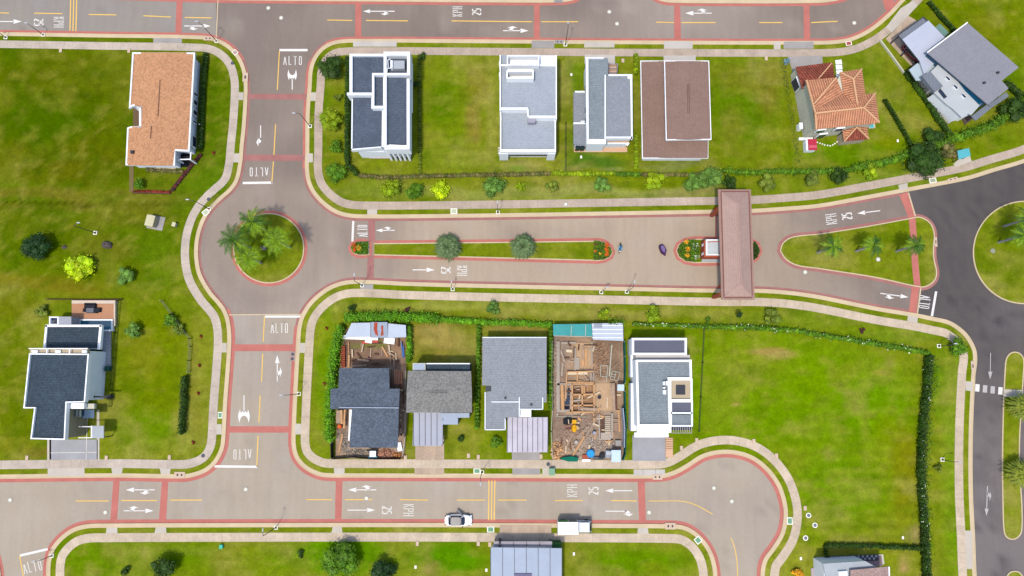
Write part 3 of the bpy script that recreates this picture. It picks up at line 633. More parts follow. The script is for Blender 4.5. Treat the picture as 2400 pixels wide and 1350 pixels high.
class House:
    def __init__(s, name, label, cat, cx, cy, group=None): s.r = thing(name, label, cat, P(cx, cy, 0.1), group)
    def multi(s, part, m, items, parent=None, label=None):
        one = part in ('terrace_tile',); k = MB(); o = None
        for n_, (pts, zt, zb) in enumerate(items):
            k.prism([P(x, y, zat(zt, x, y)) for x, y in pts], None, zb)
            if one and n_ < len(items) - 1: continue
            o = k.build(part, m, s.r if parent is None else parent); k = MB()
            if parent is not None: s._sub(o, parent)
            if label: o['label'] = label
        return o
    def _sub(s, o, parent):
        # sub-part geometry was built relative to 0 (parent has no _w): bring it to the house root
        for v in o.data.vertices: v.co -= Vector(s.r['_w'])
    def p(s, part, m, pts, zt, zb=.1, **k): return s.multi(part, m, [(pts, zt, zb)], **k)
    def b(s, part, m, x0, y0, x1, y1, zt, zb=.1, **k): return s.multi(part, m, [(rect(x0, y0, x1, y1), zt, zb)], **k)
    def ring(s, part, m, pts, w_, zt, zb, parent=None):
        ln = [P(x, y, zt)[:2] for x, y in pts]
        ar = sum(ln[k - 1][0] * ln[k][1] - ln[k][0] * ln[k - 1][1] for k in range(len(ln)))
        if ar < 0: ln = ln[::-1]
        n = len(ln); ins = []
        for i in range(n):                       # mitred inset
            a, b, c = Vector(ln[i - 1]), Vector(ln[i]), Vector(ln[(i + 1) % n])
            d1, d2 = (b - a).normalized(), (c - b).normalized(); n1, n2 = Vector((-d1.y, d1.x)), Vector((-d2.y, d2.x))
            mm = n1 + n2; mm = mm / max(mm.length_squared / 2, .35); ins.append(tuple(b + mm * w_))
        k = MB()
        for i in range(n):
            j = (i + 1) % n; k.prism([ln[i], ln[j], ins[j], ins[i]], zt, zb, cap=True)
        o = k.build(part, m, s.r if parent is None else parent)
        if parent is not None: s._sub(o, parent)
        return o
    def inset(s, pts, z, d):
        ln = [P(x, y, z)[:2] for x, y in pts]
        ar = sum(ln[k - 1][0] * ln[k][1] - ln[k][0] * ln[k - 1][1] for k in range(len(ln)))
        if ar < 0: ln = ln[::-1]
        n = len(ln); out = []
        for i in range(n):
            a, b, c = Vector(ln[i - 1]), Vector(ln[i]), Vector(ln[(i + 1) % n])
            d1, d2 = (b - a).normalized(), (c - b).normalized(); mm = Vector((-d1.y - d2.y, d1.x + d2.x)); mm = mm / max(mm.length_squared / 2, .35)
            out.append(tuple(b + mm * d))
        return out
    def wall(s, m, pts, z, ins=.35, zb=.1, part='wall'):
        """walls standing under a roof outline measured at height z"""
        k = MB(); k.prism(s.inset(pts, z, ins), z - .06, zb); return k.build(part, m, s.r)
    def faces(s, part, m, fs, th=.12, parent=None):
        """sloping roof planes: each vertex (x, y, z)"""
        k = MB()
        for f in fs: k.prism([P(*v) for v in f], None, lambda p: p[2] - th)
        o = k.build(part, m, s.r if parent is None else parent)
        if parent is not None: s._sub(o, parent)
        return o
    def bars(s, part, m, segs, w_=.14, h=None, parent=None):
        k = MB()
        if len(segs) > 1 and part not in ('seam', 'tread', 'pipe', 'ridge_cap', 'pergola_slat', 'porch_seam', 'ridge_vent'):
            for sg in segs: o = s.bars(part, m, [sg], w_, h, parent)
            return o
        for a, b in segs: k.bar(P(*a), P(*b), w_, h)
        o = k.build(part, m, s.r if parent is None else parent)
        if parent is not None: s._sub(o, parent)
        return o
    def win(s, a, b, z, z0, z1, m=None, frame=True, part='window'):
        """a window on a vertical wall line a-b (measured at height z), from z0 to z1, with a frame standing proud"""
        p, q = Vector(P(*a, z)), Vector(P(*b, z)); d = (q - p); d.z = 0; L = d.length; d.normalize(); n = Vector((-d.y, d.x, 0))
        c = (p + q) / 2
        k = MB(); k.box((c.x, c.y, z0), L, .3, z1 - z0, math.atan2(d.y, d.x)); o = k.build(part, WHT2 if frame else (m or GLASS), s.r)
        k = MB(); k.box((c.x, c.y, z0 + .08), L - .16, .34, z1 - z0 - .16, math.atan2(d.y, d.x)); g_ = k.build('pane', m or GLASS, o); s._sub(g_, o)
        return o
def ribs(H, x0, y0, x1, y1, z, n, m, w_=.06, h=.09):
    """standing seams running down a sheet roof from y0 to y1"""
    return H.bars('seam', m, [((x0 + (x1 - x0) * k / n, y0, zat(z, x0, y0) + .03), (x0 + (x1 - x0) * k / n, y1, zat(z, x0, y1) + .03)) for k in range(n + 1)], w_, h)
# --- peach-roofed bungalow
O1 = [(310,122.5),(457,123),(444,355),(410.5,353),(410,388),(294,387),(298,299),(307,296),(331,299),(333,249),(312,248),(302,254)]
H = House('bungalow', 'long bungalow with a peach shingle roof and a notched west side', 'house', 380, 255)
zf = lambda x, y: 4.5 - abs(x - (384 - (y - 122) * .12)) * .009
H.wall(PALE, O1, 3.55, .55)
rf = H.faces('roof', SH_TERRA, [[(x, y, zf(x, y)) for x, y in [(310,122.5),(384,123),(368,254),(333,249),(312,248),(302,254)]], [(x, y, zf(x, y)) for x, y in [(384,123),(457,123),(444,355),(410.5,353),(356,353),(368,254)]],
  [(x, y, zf(x, y)) for x, y in [(333,249),(368,254),(356,353),(352,388),(294,387),(298,299),(307,296),(331,299)]], [(x, y, zf(x, y)) for x, y in [(356,353),(410.5,353),(410,388),(352,388)]]], .1)
H.ring('fascia', WHT, O1, .27, 4.02, 3.55)
H.bars('ridge_cap', mat('peach_ridge', A(170, 124, 100), fine=.1), [((374.5, 187, 4.58), (369.5, 272, 4.58)), ((354, 296, 4.56), (352, 325, 4.56))], .1)
H.b('roof_vent', DGREY, 305, 352, 312, 359, 4.5, 4.1)
for y0, y1 in ((209, 216), (226, 238), (250, 262), (275, 281), (312, 338)): H.win((453 - y0 * .03, y0), (453 - y1 * .03, y1), 3.6, 1.2, 2.6)
H.b('porch_floor', mat('black_paving', A(44, 44, 46)), 412, 360, 449, 391, .3)
H.ring('pergola', WHT2, [(414, 353), (449, 353), (447, 374), (414, 375)], .18, 2.7, 2.55); H.multi('post', WHT2, [(rect(444, 372, 447, 375), 2.6, .1), (rect(414, 372, 417, 375), 2.6, .1)])
H.b('patio_floor', mat('brown_patio', A(118, 96, 72), fine=.3), 312, 252, 333, 298, .3); H.multi('patio_wall', WHT2, [(rect(326, 250, 331, 297), 3.0, .1), (rect(309, 296, 331, 299), 3.0, .1), (rect(313, 249, 331, 252), 3.0, .1)])
H.b('sofa', DGREY, 428, 366, 441, 373, .9, .3)
H.b('terrace', TANR, 362, 388, 412, 401, .3); H.b('side_path', mat('brown_gravel_path', A(128, 112, 74), fine=.2), 303, 389, 313, 450, .16)
# --- navy modern house with white parapets
H = House('modern_house', 'navy-shingled two-storey house with broad white parapets and fin columns', 'house', 890, 245)
z = 7.2
BODY = [(819,126),(900,126),(900,121),(961,121),(960,182),(963,184),(958,350),(900,345),(824,351),(826,236),(813,224),(819,218)]
H.wall(PALE, [(824,128),(955,128),(955,345),(828,348)], z - .9, .25)
H.multi('roof', SH_NAVY, [([(827,130),(898,128),(898,171),(872,171),(872,217),(824,217)], z - .5, .1 + 5), ([(827,229),(870,226),(870,255),(895,255),(894,344),(826,349)], z - .9, 5),
   (rect(879, 178, 896, 249), z - .6, 5), ([(905,177),(955,184),(951,339),(903,336)], z - .6, 5), (rect(904, 130, 954, 171), z - .9, 5)])
PR = [(rect(819,126,826,222),z,5.2),(rect(826,126,901,131),z,5.8),(rect(899,121,906,345),z+.1,5.2),(rect(906,121,961,130),z+.4,5),(rect(954,130,961,176),z+.4,4),(rect(872,171,899,176),z+.3,5.4),(rect(906,171,954,176),z+.4,5.4),
      (rect(872,176,877,251),z+.2,5.4),(rect(872,248,899,254),z+.25,5.4),(rect(813,217,872,223),z+.2,5),(rect(953,184,960,350),z,4.5),(rect(904,340,953,350),z-.1,4.6),([(824,232),(827,232),(826,350),(823,351)],z-.7,5.4),([(823,349),(894,343),(894,345.5),(823,352)],z-.7,5.4)]
H.multi('parapet', WHT, PR)
H.multi('roof_tank', PALE, [(rect(915,141,920,159), z + .3, 6)]); H.multi('air_conditioner', LGREY, [(rect(922,142,948,161), z + .1, 6)]); H.bars('pipe', WHT2, [((909,141,z),(915,138,z)),((909,141,z),(910,160,z)),((909,160,z),(919,160,z)),((908,160,z),(907,170,z))], .1)
H.multi('column', WHT2, [(rect(901, 345, 906, 350), 6.6, .1)] + [(rect(916 + 11 * k, 351, 920.5 + 11 * k, 356), 5.4, .1) for k in range(4)])
H.b('terrace', mat('pink_terrace', A(212, 198, 196), fine=.05), 866, 354, 914, 371, .35); H.b('balcony', PALE, 850, 350, 900, 356, 3.6, 3.3)
for y0 in (150, 166, 190, 240, 285): H.win((952.5, y0), (952, y0 + 12), 6.3, 3.8, 5.4)
H.b('balcony', PALE, 955, 163, 966, 261, 4.4, 3.6)
# --- silver-roofed house with hidden parapet roofs
H = House('modern_house', 'silver-shingled house behind thin white parapets, with two white stair boxes', 'house', 1238, 245)
z = 5.6; N1 = [(1172,129),(1305,129),(1304,279),(1238,279),(1238,259),(1172,259)]; S1 = [(1174,262),(1303,281),(1303,358),(1174,358)]
H.wall(WHT, N1, z - .6, .05); H.wall(WHT, [(1174,262),(1303,262),(1303,356),(1174,356)], 3.6, .15)
H.multi('roof', SH_SILV, [([(1176,154),(1188,154),(1188,184),(1250,184),(1250,155),(1301,156),(1301,272),(1240,272),(1240,252),(1176,252)], z - .4, 3), (rect(1176, 259, 1300, 350), 4.0, 3), (rect(1173,129,1189,153), z-.5, 3), (rect(1191,131,1262,151), z - 1.6, 3)])
H.multi('parapet', WHT2, [(rect(1171,129,1174,259), z + .1, 3), (rect(1302.5,129,1305,279), z + .1, 3), (rect(1174,252,1238,256.5), z + .1, 3.4), (rect(1236,256,1239,272), z + .1, 3.4), (rect(1239,271,1303,276), z + .1, 3.4),
   (rect(1172,262,1175,350), 4.7, 3), (rect(1300,281,1303,350), 4.7, 3), (rect(1172,350,1303,356), 4.7, 3), (rect(1174,151,1303,154), z + .1, 4.2)])
H.ring('stair_box', WHT2, rect(1188,129,1264,153), .22, z + .9, 4.4); H.ring('stair_box', WHT2, rect(1187,165,1251,184), .22, z + 1.2, 4.6)
H.multi('column', WHT, [(rect(1170,356,1191,361), 3.8, .1), (rect(1283,356,1302,361), 3.8, .1)]); H.b('step', DECK2, 1264, 133, 1303, 152, .5); H.bars('tread', TANR, [((1264,140,.55),(1303,140,.55)),((1264,146,.55),(1303,146,.55))], .12)
H.b('chimney_box', mat('mauve_roof_box', A(176, 172, 186)), 1237, 271, 1255, 287, 5.3, 3.5); H.b('window_glass', GLASS, 1192, 361, 1282, 363, 3.2, 2.4)
for y in (144, 170): H.b('window_box', WHT, 1169.5, y, 1172.5, y + 9, 4.5, 3)
for y in (345, 351, 357): H.b('planter', CREAM, 1167, y, 1172, y + 4, 1, .1)
# --- grey-green two-storey house with a timber terrace
H = House('modern_house', 'grey-green-shingled two-storey house over a peach timber terrace and a lower side roof', 'house', 1425, 240)
z = 6.4; L1 = [(1372,134),(1425,134),(1425,174),(1482,174),(1482,324),(1424,326),(1424,334),(1375,335)]
H.wall(WHT, L1, z - .5, .3)
H.multi('roof', SH_GREY, [([(1378,137),(1425,136),(1425,176),(1417,178),(1419,325),(1380,326)], z, z - .3)]); H.multi('roof', SH_GREY2, [([(1420,177),(1476,177),(1478,320),(1420,321)], z + .1, z - .3)])
H.multi('parapet', WHT, [([(1373,137),(1379,137),(1380,334),(1375,334)], z + .35, z - .8), (rect(1372,134,1415,137), z + .35, z - .8), (rect(1417,175,1420,326), z + .45, z - .8), (rect(1426,174,1471,177.5), z + .3, z - .8), (rect(1471,174,1482,184), z + .4, z - .8),
   ([(1477,184),(1482,184),(1483,324),(1479,324)], z + .3, z - .8), (rect(1420,320,1482,324), z + .3, z - .8), (rect(1375,326,1420,337), z + .05, z - .9), (rect(1424,334,1475,337.5), 4.2, 3.8)])
H.multi('lower_roof', SH_GREY2, [(rect(1344,216,1373,287), 3.2, 2.9), (rect(1344,290,1374,338), 3.2, 2.9)]); H.wall(WHT, rect(1344,214,1378,341), 2.95, .3); H.multi('lower_parapet', WHT2, [(rect(1344,287,1373,290), 3.5, 2.8), (rect(1348,213,1371,216.5), 3.4, 2.8), (rect(1361,283,1373,285), 3.6, 3)])
H.multi('window', GLASS, [(rect(1349,341,1359,347), 2.2, .3), (rect(1361,341,1370,347), 2.2, .3)]); H.b('terrace', DECK2, 1345, 344, 1470, 356, .35)
H.bars('column', WHT2, [((1470,338,4.1),(1470,338,.3)),((1480,324,6.2),(1480,324,3.9))], .45); H.b('balcony_floor', DECK2, 1424, 328, 1474, 334, 3.7, 3.5)
H.bars('pergola_beam', mat('mauve_steel', A(168, 156, 168)), [((1424,150,2.9),(1448,150,2.9)),((1424,160,2.9),(1447,160,2.9)),((1424,170,2.9),(1446,170,2.9)),((1448,150,2.9),(1445,174,2.9))], .14); H.b('step', DECK2, 1424, 150, 1445, 175, .4)
for y0 in (146, 200, 250, 275): H.b('window_strip', GLASS, 1371.5, y0, 1374.5, y0 + 9, z - 1.0, z - 2)
# --- mauve-brown roofs
H = House('wide_house', 'wide house with two stacked mauve-brown shingle roofs edged in white gutters', 'house', 1585, 255)
LO = [(1501,142),(1662,142),(1660,371),(1505,371)]; UP = [(1557,142),(1662,142),(1667.5,327),(1561,328)]
H.wall(PALE, LO, 3.4, .6); H.wall(PALE, UP, 6.2, .6, 3.6, 'upper_wall')
zl = lambda x, y: 3.5 + (x - 1501) * .006
H.faces('roof', SH_BROWN, [[(x, y, zl(x, y)) for x, y in [(1502,143),(1575,143),(1577,370),(1506,370)]], [(x, y, zl(x, y) - 0) for x, y in [(1575,143),(1661,143),(1659,370),(1577,370)]]])
H.ring('gutter', WHT2, LO, .12, 3.75, 3.4)
zu = lambda x, y: 6.9 - abs(x - 1614) * .006
H.faces('upper_roof', SH_BROWN, [[(x, y, zu(x, y)) for x, y in [(1558,143),(1611,143),(1614,327),(1562,327)]], [(x, y, zu(x, y)) for x, y in [(1611,143),(1661,143),(1666.5,326),(1614,327)]]])
H.ring('upper_gutter', WHT2, UP, .12, 6.72, 6.3)
H.bars('ridge_cap', mat('brown_ridge', A(128, 96, 94)), [((1611,196,6.94),(1612,266,6.94)),((1615,196,6.94),(1616,266,6.94))], .08)
# --- clay-tiled hip-roof house
def u6(x, y): return (1830 + x / 5.87, 120 + y / 5.87)
def f6(*v): return [(*u6(a, b), c) for a, b, c in v]
H = House('tiled_house', 'clay-tiled hip-roofed villa with cream walls and a darker red garage roof', 'house', 1960, 245)
H.faces('roof', TILE, [f6((480,1075,6),(1360,985,6),(1140,780,7.6),(470,855,7.6)), f6((1360,985,6),(1300,575,6),(1140,780,7.6)), f6((1300,575,6),(1140,780,7.6),(1050,720,7.4),(1165,590,6)),
  f6((1115,240,6),(1165,590,6),(1050,720,7.4),(995,385,7.1)), f6((810,290,6),(1115,240,6),(995,385,7.1)), f6((810,290,6),(995,385,7.1),(1050,720,7.4),(865,600,6.1)),
  f6((790,430,6),(865,600,6.1),(1050,720,7.4),(1140,780,7.6),(470,855,7.6),(465,790,7.3)), f6((350,400,6),(765,360,6),(460,720,7.1)), f6((765,360,6),(790,430,6),(465,790,7.3),(460,720,7.1)), f6((350,400,6),(460,720,7.1),(465,790,7.3),(470,855,7.6),(480,1075,6),(440,760,6.2))], .14)
H.bars('ridge_cap', CAP, [(a, b) for a, b in [f6((480,855,7.7),(1140,780,7.7)), f6((1140,780,7.7),(1300,575,6.1)), f6((1140,780,7.7),(1355,980,6.1)), f6((995,385,7.2),(1050,720,7.5)), f6((815,290,6.1),(995,385,7.2)), f6((1112,245,6.1),(995,385,7.2)), f6((460,720,7.25),(762,365,6.1)), f6((350,400,6.1),(475,855,7.7)), f6((475,855,7.7),(485,1075,6.1))]], .26)
H.faces('garage_roof', TILE_R, [f6((205,215,3.2),(715,150,3.2),(520,375,4.6),(295,525,3.9)), f6((715,150,3.2),(740,370,3.4),(520,378,4.6))], .12); H.bars('garage_ridge_cap', CAP, [f6((520,375,4.7),(700,165,3.3))], .2)
H.faces('porch_roof', TILE, [f6((850,1100,2.9),(945,1050,3),(1045,1045,4.2),(870,1240,2.9)), f6((1045,1045,4.2),(1185,1020,3),(1215,1210,2.9)), f6((945,1050,3),(1060,1020,3.3),(1185,1020,3),(1045,1045,4.2))], .1); H.faces('porch_roof', TILE_R, [f6((870,1240,2.9),(1045,1045,4.2),(1215,1210,2.9))], .1)
H.bars('porch_ridge_cap', CAP, [f6((872,1240,3),(1045,1045,4.3)), f6((1045,1045,4.3),(1212,1208,3))], .2)
MAIN = [u6(*p) for p in [(350,400),(765,360),(810,290),(1115,240),(1165,590),(1300,575),(1360,985),(480,1075)]]
k = MB(); k.prism(H.inset(MAIN, 6, .35), 5.95, .1); wl = k.build('wall', CREAM, H.r)
H.p('garage_wall', CREAM, [u6(*p) for p in [(225,225),(705,165),(725,370),(300,520)]], 3.15); H.p('porch_wall', mat('sand_render', A(206, 190, 164)), [u6(*p) for p in [(865,1110),(1175,1040),(1200,1195),(880,1230)]], 2.8)
H.win(u6(235, 330), u6(290, 480), 3.1, .3, 2.6, DGREY, part='garage_door')
for a, b in (((520,1072),(640,1060)),((780,1048),(900,1036)),): H.win(u6(*a), u6(*b), 5.7, 3.9, 5.3)
H.win(u6(640, 1058), u6(760, 1045), 5.7, .4, 2.6); H.b('step', PALE, 1873, 322, 1905, 328, .5)
# --- big grey roof at the north-east
H = House('modern_house', 'diagonal house with one huge plain grey roof beside white flat roofs', 'house', 2240, 165)
BIG = [(2267,53),(2388,158),(2348,189),(2364,207),(2316,245),(2173,123)]
H.p('roof', mat('flat_grey_roof', A(152, 152, 160), fine=.1, fs=6, broad=.05, speck=.06), BIG, 4.8, 4.6); k = MB(); k.prism(H.inset(BIG, 4.8, .3), 4.58, .1); k.build('wall', mat('slate_render', A(70, 104, 128)), H.r)
H.bars('fascia', WHT2, [((2267,53,4.9),(2173,123,4.9))], .2); H.multi('roof_vent', DGREY, [(rect(2338,167,2343,171), 5.2, 4.85), (rect(2306,191,2311,195), 5.2, 4.85)])
GR = [(2176,48),(2215,88),(2173,123),(2196,144),(2180,158),(2166,174),(2156,144),(2115,92)]
H.p('garage_roof', mat('white_flat_roof', A(200, 206, 222), fine=.03, broad=.06), GR, 3.4, 3.1); H.p('garage_wall', PALE, [(2196,70),(2212,88),(2180,114),(2188,138),(2178,140),(2170,110)], 3.05)
H.p('canopy', MGREY, [(2164,40),(2173,50),(2114,92),(2104,83)], 3.2, 3.0); H.bars('canopy_frame', DGREY, [((2164,40,3.25),(2104,83,3.25)),((2104,83,3.25),(2156,145,3.3)),((2164,40,3.25),(2214,88,3.3))], .16); H.multi('post', DGREY, [(rect(2106,84,2108,86), 3, .1), (rect(2130,114,2132,116), 3, .1), (rect(2154,143,2156,145), 3, .1)])
LW = [(2200,150),(2302,241),(2276,270),(2270,266),(2254,275),(2232,254),(2220,246),(2189,217),(2210,202),(2181,168)]
H.p('low_roof', mat('ivory_flat_roof', A(200, 204, 206), fine=.03, broad=.05), LW, 3.9, 3.7); k = MB(); k.prism(H.inset(LW, 3.9, .2), 3.68, .1); k.build('low_wall', PALE, H.r)
H.p('entry_roof', mat('ice_white_roof', A(192, 208, 216)), [(2196,144),(2200,150),(2181,168),(2166,188),(2148,189),(2131,163),(2150,148),(2172,158)], 3.0, 2.8)
for cx, cy in ((2222,183),(2240,203),(2259,224)):
    o = H.p('skylight', WHT2, [(cx-6,cy-2),(cx-2,cy-6),(cx+7,cy+3),(cx+3,cy+7)], 4.25, 3.9); H.p('pane', GLASS, [(cx-5,cy-2),(cx-2,cy-5),(cx+6,cy+3),(cx+3,cy+6)], 4.3, 4.2, parent=o)
H.p('dark_roof', MGREY, [(2179,168),(2210,201),(2190,215),(2161,178)], 4.3, 3.9); H.p('courtyard_glass', GLASS, [(2204,207),(2220,227),(2213,231),(2199,213)], 4.0, 3.8)
H.p('south_canopy', MGREY, [(2358,216),(2365,225),(2324,253),(2316,245)], 3.4, 3.2); H.p('south_canopy', MGREY, [(2313,245),(2324,253),(2287,283),(2277,272)], 3.4, 3.2); H.p('small_roof', LGREY, [(2246,248),(2262,270),(2252,277),(2234,256)], 3.0, 2.8)
H.p('blue_wall_sheet', BGLASS, [(2247,192),(2303,240),(2296,246),(2262,212)], 4.0, 3.92)  # flat sheet added to show the tall part's shaded blue glass wall
H.p('paving', CREAM, [(2149,188),(2162,178),(2188,216),(2174,224)], .3); H.p('paving', CREAM, [(2220,262),(2232,256),(2248,276),(2236,284)], .3); H.p('paving', LGREY, [(2211,272),(2219,266),(2228,276),(2221,281)], .3)
H.p('garden_bed', mat('dark_soil', A(104, 88, 80), fine=.4), [(2254,276),(2270,266),(2282,278),(2262,292)], .3); H.p('glass_roof', mat_glass('green_glass', A(120, 156, 140)), [(2192,65),(2202,55),(2224,76),(2212,88)], 2.9, 2.85)
# --- dark shingled house at the west, with pool deck
H = House('modern_house', 'charcoal-shingled house with a pool deck to the north and driveway to the south', 'house', 160, 880)
z = 6.3; MR = [(68,828),(208,829),(199,943),(156,944),(152,1031),(71,1029),(80,957),(54.5,957)]; NR = [(106,762),(238,762),(232,819),(102,819)]
H.wall(PALE, [(70,818),(209,818),(200,943),(156,944),(81,956),(56,956)], z - .5, .3); H.p('north_wall', PALE, [(110,765),(224,765),(220,818),(106,818)], 2.9); H.wall(KHAKI, [(84,944),(157,944),(153,1030),(72,1028)], z - .5, .15, part='south_wall')
k = MB(); k.prism([P(*p, z - .4) for p in [(70,831),(205,832),(197,941),(153,942),(150,1028),(76,1026),(84,954),(59,954)]], z - .4, z - 1); k.build('roof', SH_DARK, H.r)
k = MB(); k.prism([P(*p, 3.1) for p in [(111,767),(233,767),(228,816),(106,816)]], 3.1, 2.85); k.build('roof', SH_DARK, H.r)
H.ring('parapet', WHT2, MR, .2, z, z - .9); H.multi('parapet', WHT2, [(rect(106,761,238,766), 3.4, 2.8), ([(106,762),(111,762),(106,818),(101,818)], 3.4, 2.8), ([(233,762),(239,762),(234,819),(228,819)], 3.4, 2.8)])
H.b('roof_terrace', TANR, 70, 817, 206, 829, z - .5, z - 1); H.bars('terrace_beam', WHT2, [((68,817,z),(206,817,z)),((111,817,z),(110,829,z)),((164,817,z),(163,829,z))], .16); H.multi('terrace_box', WHT2, [(rect(74,821,88,827), z - .2, z - 1), (rect(129,821,142,827), z - .2, z - 1), (rect(192,821,203,827), z - .2, z - 1)])
#H.b('blue_parapet', mat('blue_parapet', A(110, 150, 180)), 205, 832, 207, 941, z + .05, z - .4)
H.b('balcony_box', WHT2, 160, 945, 197, 958, 5.4, 4.6); H.b('balcony_box', CREAM, 199, 946, 221, 958, 4.6, 4.0); H.b('stair_glass', mat_glass('grey_glass', A(110, 124, 124)), 174, 960, 190, 977, 3.6, 3.3); H.b('canopy_glass', mat_glass('blue_canopy_glass', A(80, 104, 130)), 191, 960, 221, 980, 2.9, 2.8)
H.b('canopy', LGREY, 216, 998, 243, 1027, 3.0, 2.8); H.b('canopy_edge', WHT2, 213, 998, 216, 1027, 3.05, 2.7); H.multi('post', DGREY, [(rect(214,1024,216,1026), 2.8, .1), (rect(240,1024,242,1026), 2.8, .1)]); H.bars('carport_beam', WHT2, [((184,1000,2.9),(215,1000,2.9)),((184,1026,2.9),(215,1026,2.9))], .12)
H.b('lower_roof', mat('pool_house_roof', A(180, 182, 190), rows='u', pitch=.5, ramp=.05), 137, 742, 167, 762, 3.2, .1); H.ring('utility_yard', WHT2, rect(115, 742, 137, 762), .2, 3.2, .1); H.b('solar_panel', mat_glass('solar_blue', A(40, 44, 90)), 119, 744, 134, 750, 2.8, 2.6)
H.b('pool_deck', DECK, 168, 712, 268, 764, .6); H.b('deck_wall', mat('pale_coping', A(232, 212, 190)), 168, 704, 270, 711.5, .9); H.b('deck_side', mat('pale_coping', None), 266.5, 712, 270, 764, .75)
H.ring('pool_rim', WHT2, rect(184, 748, 264, 776), .25, .85, .3); H.b('pool', POOL, 187, 750, 261, 774, .7); H.b('side_terrace', mat('grey_tile_terrace', A(186, 190, 196), rows='v', pitch=.6, ramp=.04), 240, 776, 259, 862, .4); H.bars('beam', DGREY, [((203,930,3.0),(253,930,3.0))], .28)
H.b('side_box', DGREY, 250, 926, 258, 934, 1.2)
# --- grey speckled roof between the two sites
H = House('gabled_house', 'speckled warm-grey roofed house with a ribbed metal carport', 'house', 1035, 940)
zg = lambda x, y: 5.9 - abs(y - 919) * .008
H.faces('roof', SH_WARM, [[(x, y, zg(x, y)) for x, y in [(956,869),(1104,870),(1106,919),(953,919)]], [(x, y, zg(x, y)) for x, y in [(953,919),(1106,919),(1106,967),(952,967)]]]); H.wall(CREAM, [(956,869),(1104,870),(1106,967),(952,967)], 5.3, .5)
H.bars('ridge_vent', mat('grey_vent', A(128, 126, 128)), [((1009,917,6.0),(1047,917,6.0)),((1009,921,6.0),(1047,921,6.0))], .08)
H.b('rear_roof', SH_DARK, 999, 853, 1101, 869, 4.4, .1); H.b('rear_fascia', WHT2, 999, 851, 1101, 853.5, 4.5, .1); H.b('rear_box', CREAM, 967, 851, 997, 869, 5.0, .1); H.b('rear_box_roof', METAL2, 969, 853, 995, 867, 5.06, 4.9)
zc = lambda x, y: 3.0 - (y - 967) * .004
H.faces('carport_roof', METAL, [[(x, y, zc(x, y)) for x, y in [(969,967),(1039,967),(1037,1045),(967,1045)]]], .08); ribs(H, 969, 968, 1038, 1044, zc, 5, SEAM, .07, .1)
H.multi('post', DGREY, [(rect(969,1042,971,1044), 2.7, .1), (rect(1034,1042,1036,1044), 2.7, .1)]); H.multi('window_hood', METAL2, [(rect(1033,968,1100,979), 3.2, .1), (rect(1035,979,1073,995), 3.0, .1)])
# --- large grey roof with the silver carport
H = House('gabled_house', 'house with a large cool-grey stepped roof and a silver ribbed carport', 'house', 1208, 900)
BR = [(1131,792),(1281,792),(1281,943),(1272,943),(1272,959),(1218,959),(1218,977),(1185,979),(1184,1007),(1137,1007),(1138,919),(1151,917),(1151,904),(1130,903)]
H.p('roof', mat('cool_grey_shingle_fine', A(156, 160, 166), fine=.12, fs=5, broad=.05, rows='v', ramp=.05, pitch=.4, speck=.12), BR, 4.2, 3.95); H.wall(PALE, BR, 4.0, .4)
H.bars('fascia', WHT, [((1131,791,4.1),(1281,791,4.1)),((1137,919,4.25),(1137,1007,4.25)),((1137,1007,4.25),(1184,1007,4.25)),((1184,1007,4.25),(1184,981,4.25)),((1217,930,4.3),(1217,977,4.3)),((1218,959,4.3),(1272,959,4.3)),((1272,959,4.3),(1272,931,4.3)),((1152,942,4.25),(1216,942,4.25))], .16)
H.b('white_box', WHT2, 1219, 959, 1245, 977, 3.6, .1); H.multi('roof_vent', DGREY, [(rect(1182,931,1186,935), 4.6, 4.2), (rect(1243,947,1247,951), 4.6, 4.2)]); H.b('light_well', GLASS, 1138, 905, 1150, 917, 3.6, 3.4)
zc2 = lambda x, y: 3.1 - (y - 978) * .004
H.faces('carport_roof', mat('silver_sheet', A(196, 190, 204), fine=.02, broad=.14, bs=.5, rough=.5, spec=.35), [[(x, y, zc2(x, y)) for x, y in [(1189,978),(1284,978),(1283,1060),(1188,1060)]]], .08); ribs(H, 1189, 979, 1284, 1059, zc2, 8, SEAM, .07, .12); H.multi('post', DGREY, [(rect(1190,1056,1192,1058), 2.7, .1), (rect(1280,1056,1282,1058), 2.7, .1)])
# --- white box house by the cul-de-sac
H = House('modern_house', 'bright white box-shaped house with a square skylight, near the cul-de-sac', 'house', 1552, 905)
z = 6.5
H.wall(WHT, rect(1481,792,1610,832), 5.2, .1, part='north_wall'); H.ring('parapet', WHT, rect(1481,792,1610,832), .38, 5.6, 4.6); H.b('roof', mat('violet_grey_roof', A(112, 114, 130), fine=.06, rows='v', ramp=.04, pitch=.4), 1486, 796, 1605, 828, 5.2, 4.8)
H.p('wall', WHT, [(1490,843),(1621,843),(1622,889),(1570,889),(1572,999),(1494,999)], 5.98); H.p('east_wall', WHT, [(1572,890),(1623,890),(1624,999),(1573,999)], 4.95)
H.multi('roof', SH_GREY, [([(1495,848),(1615,848),(1616,885),(1568,886),(1569,994),(1498,994)], z - .4, 5.5)]); H.ring('parapet', WHT2, [(1490,843),(1621,843),(1622,889),(1570,889),(1573,999),(1494,999)], .36, z, 5.6)
H.b('terrace_strip', mat('pale_terrace', A(222, 214, 208)), 1490, 832, 1617, 841, 5.3, .1); H.ring('parapet', WHT2, rect(1569,887,1623,940), .3, z + .2, 5.6); H.b('roof', TANR, 1572, 891, 1619, 937, z - .2, 5.8); o = H.b('skylight', DGREY, 1585, 903, 1606, 925, z + .1, 6)
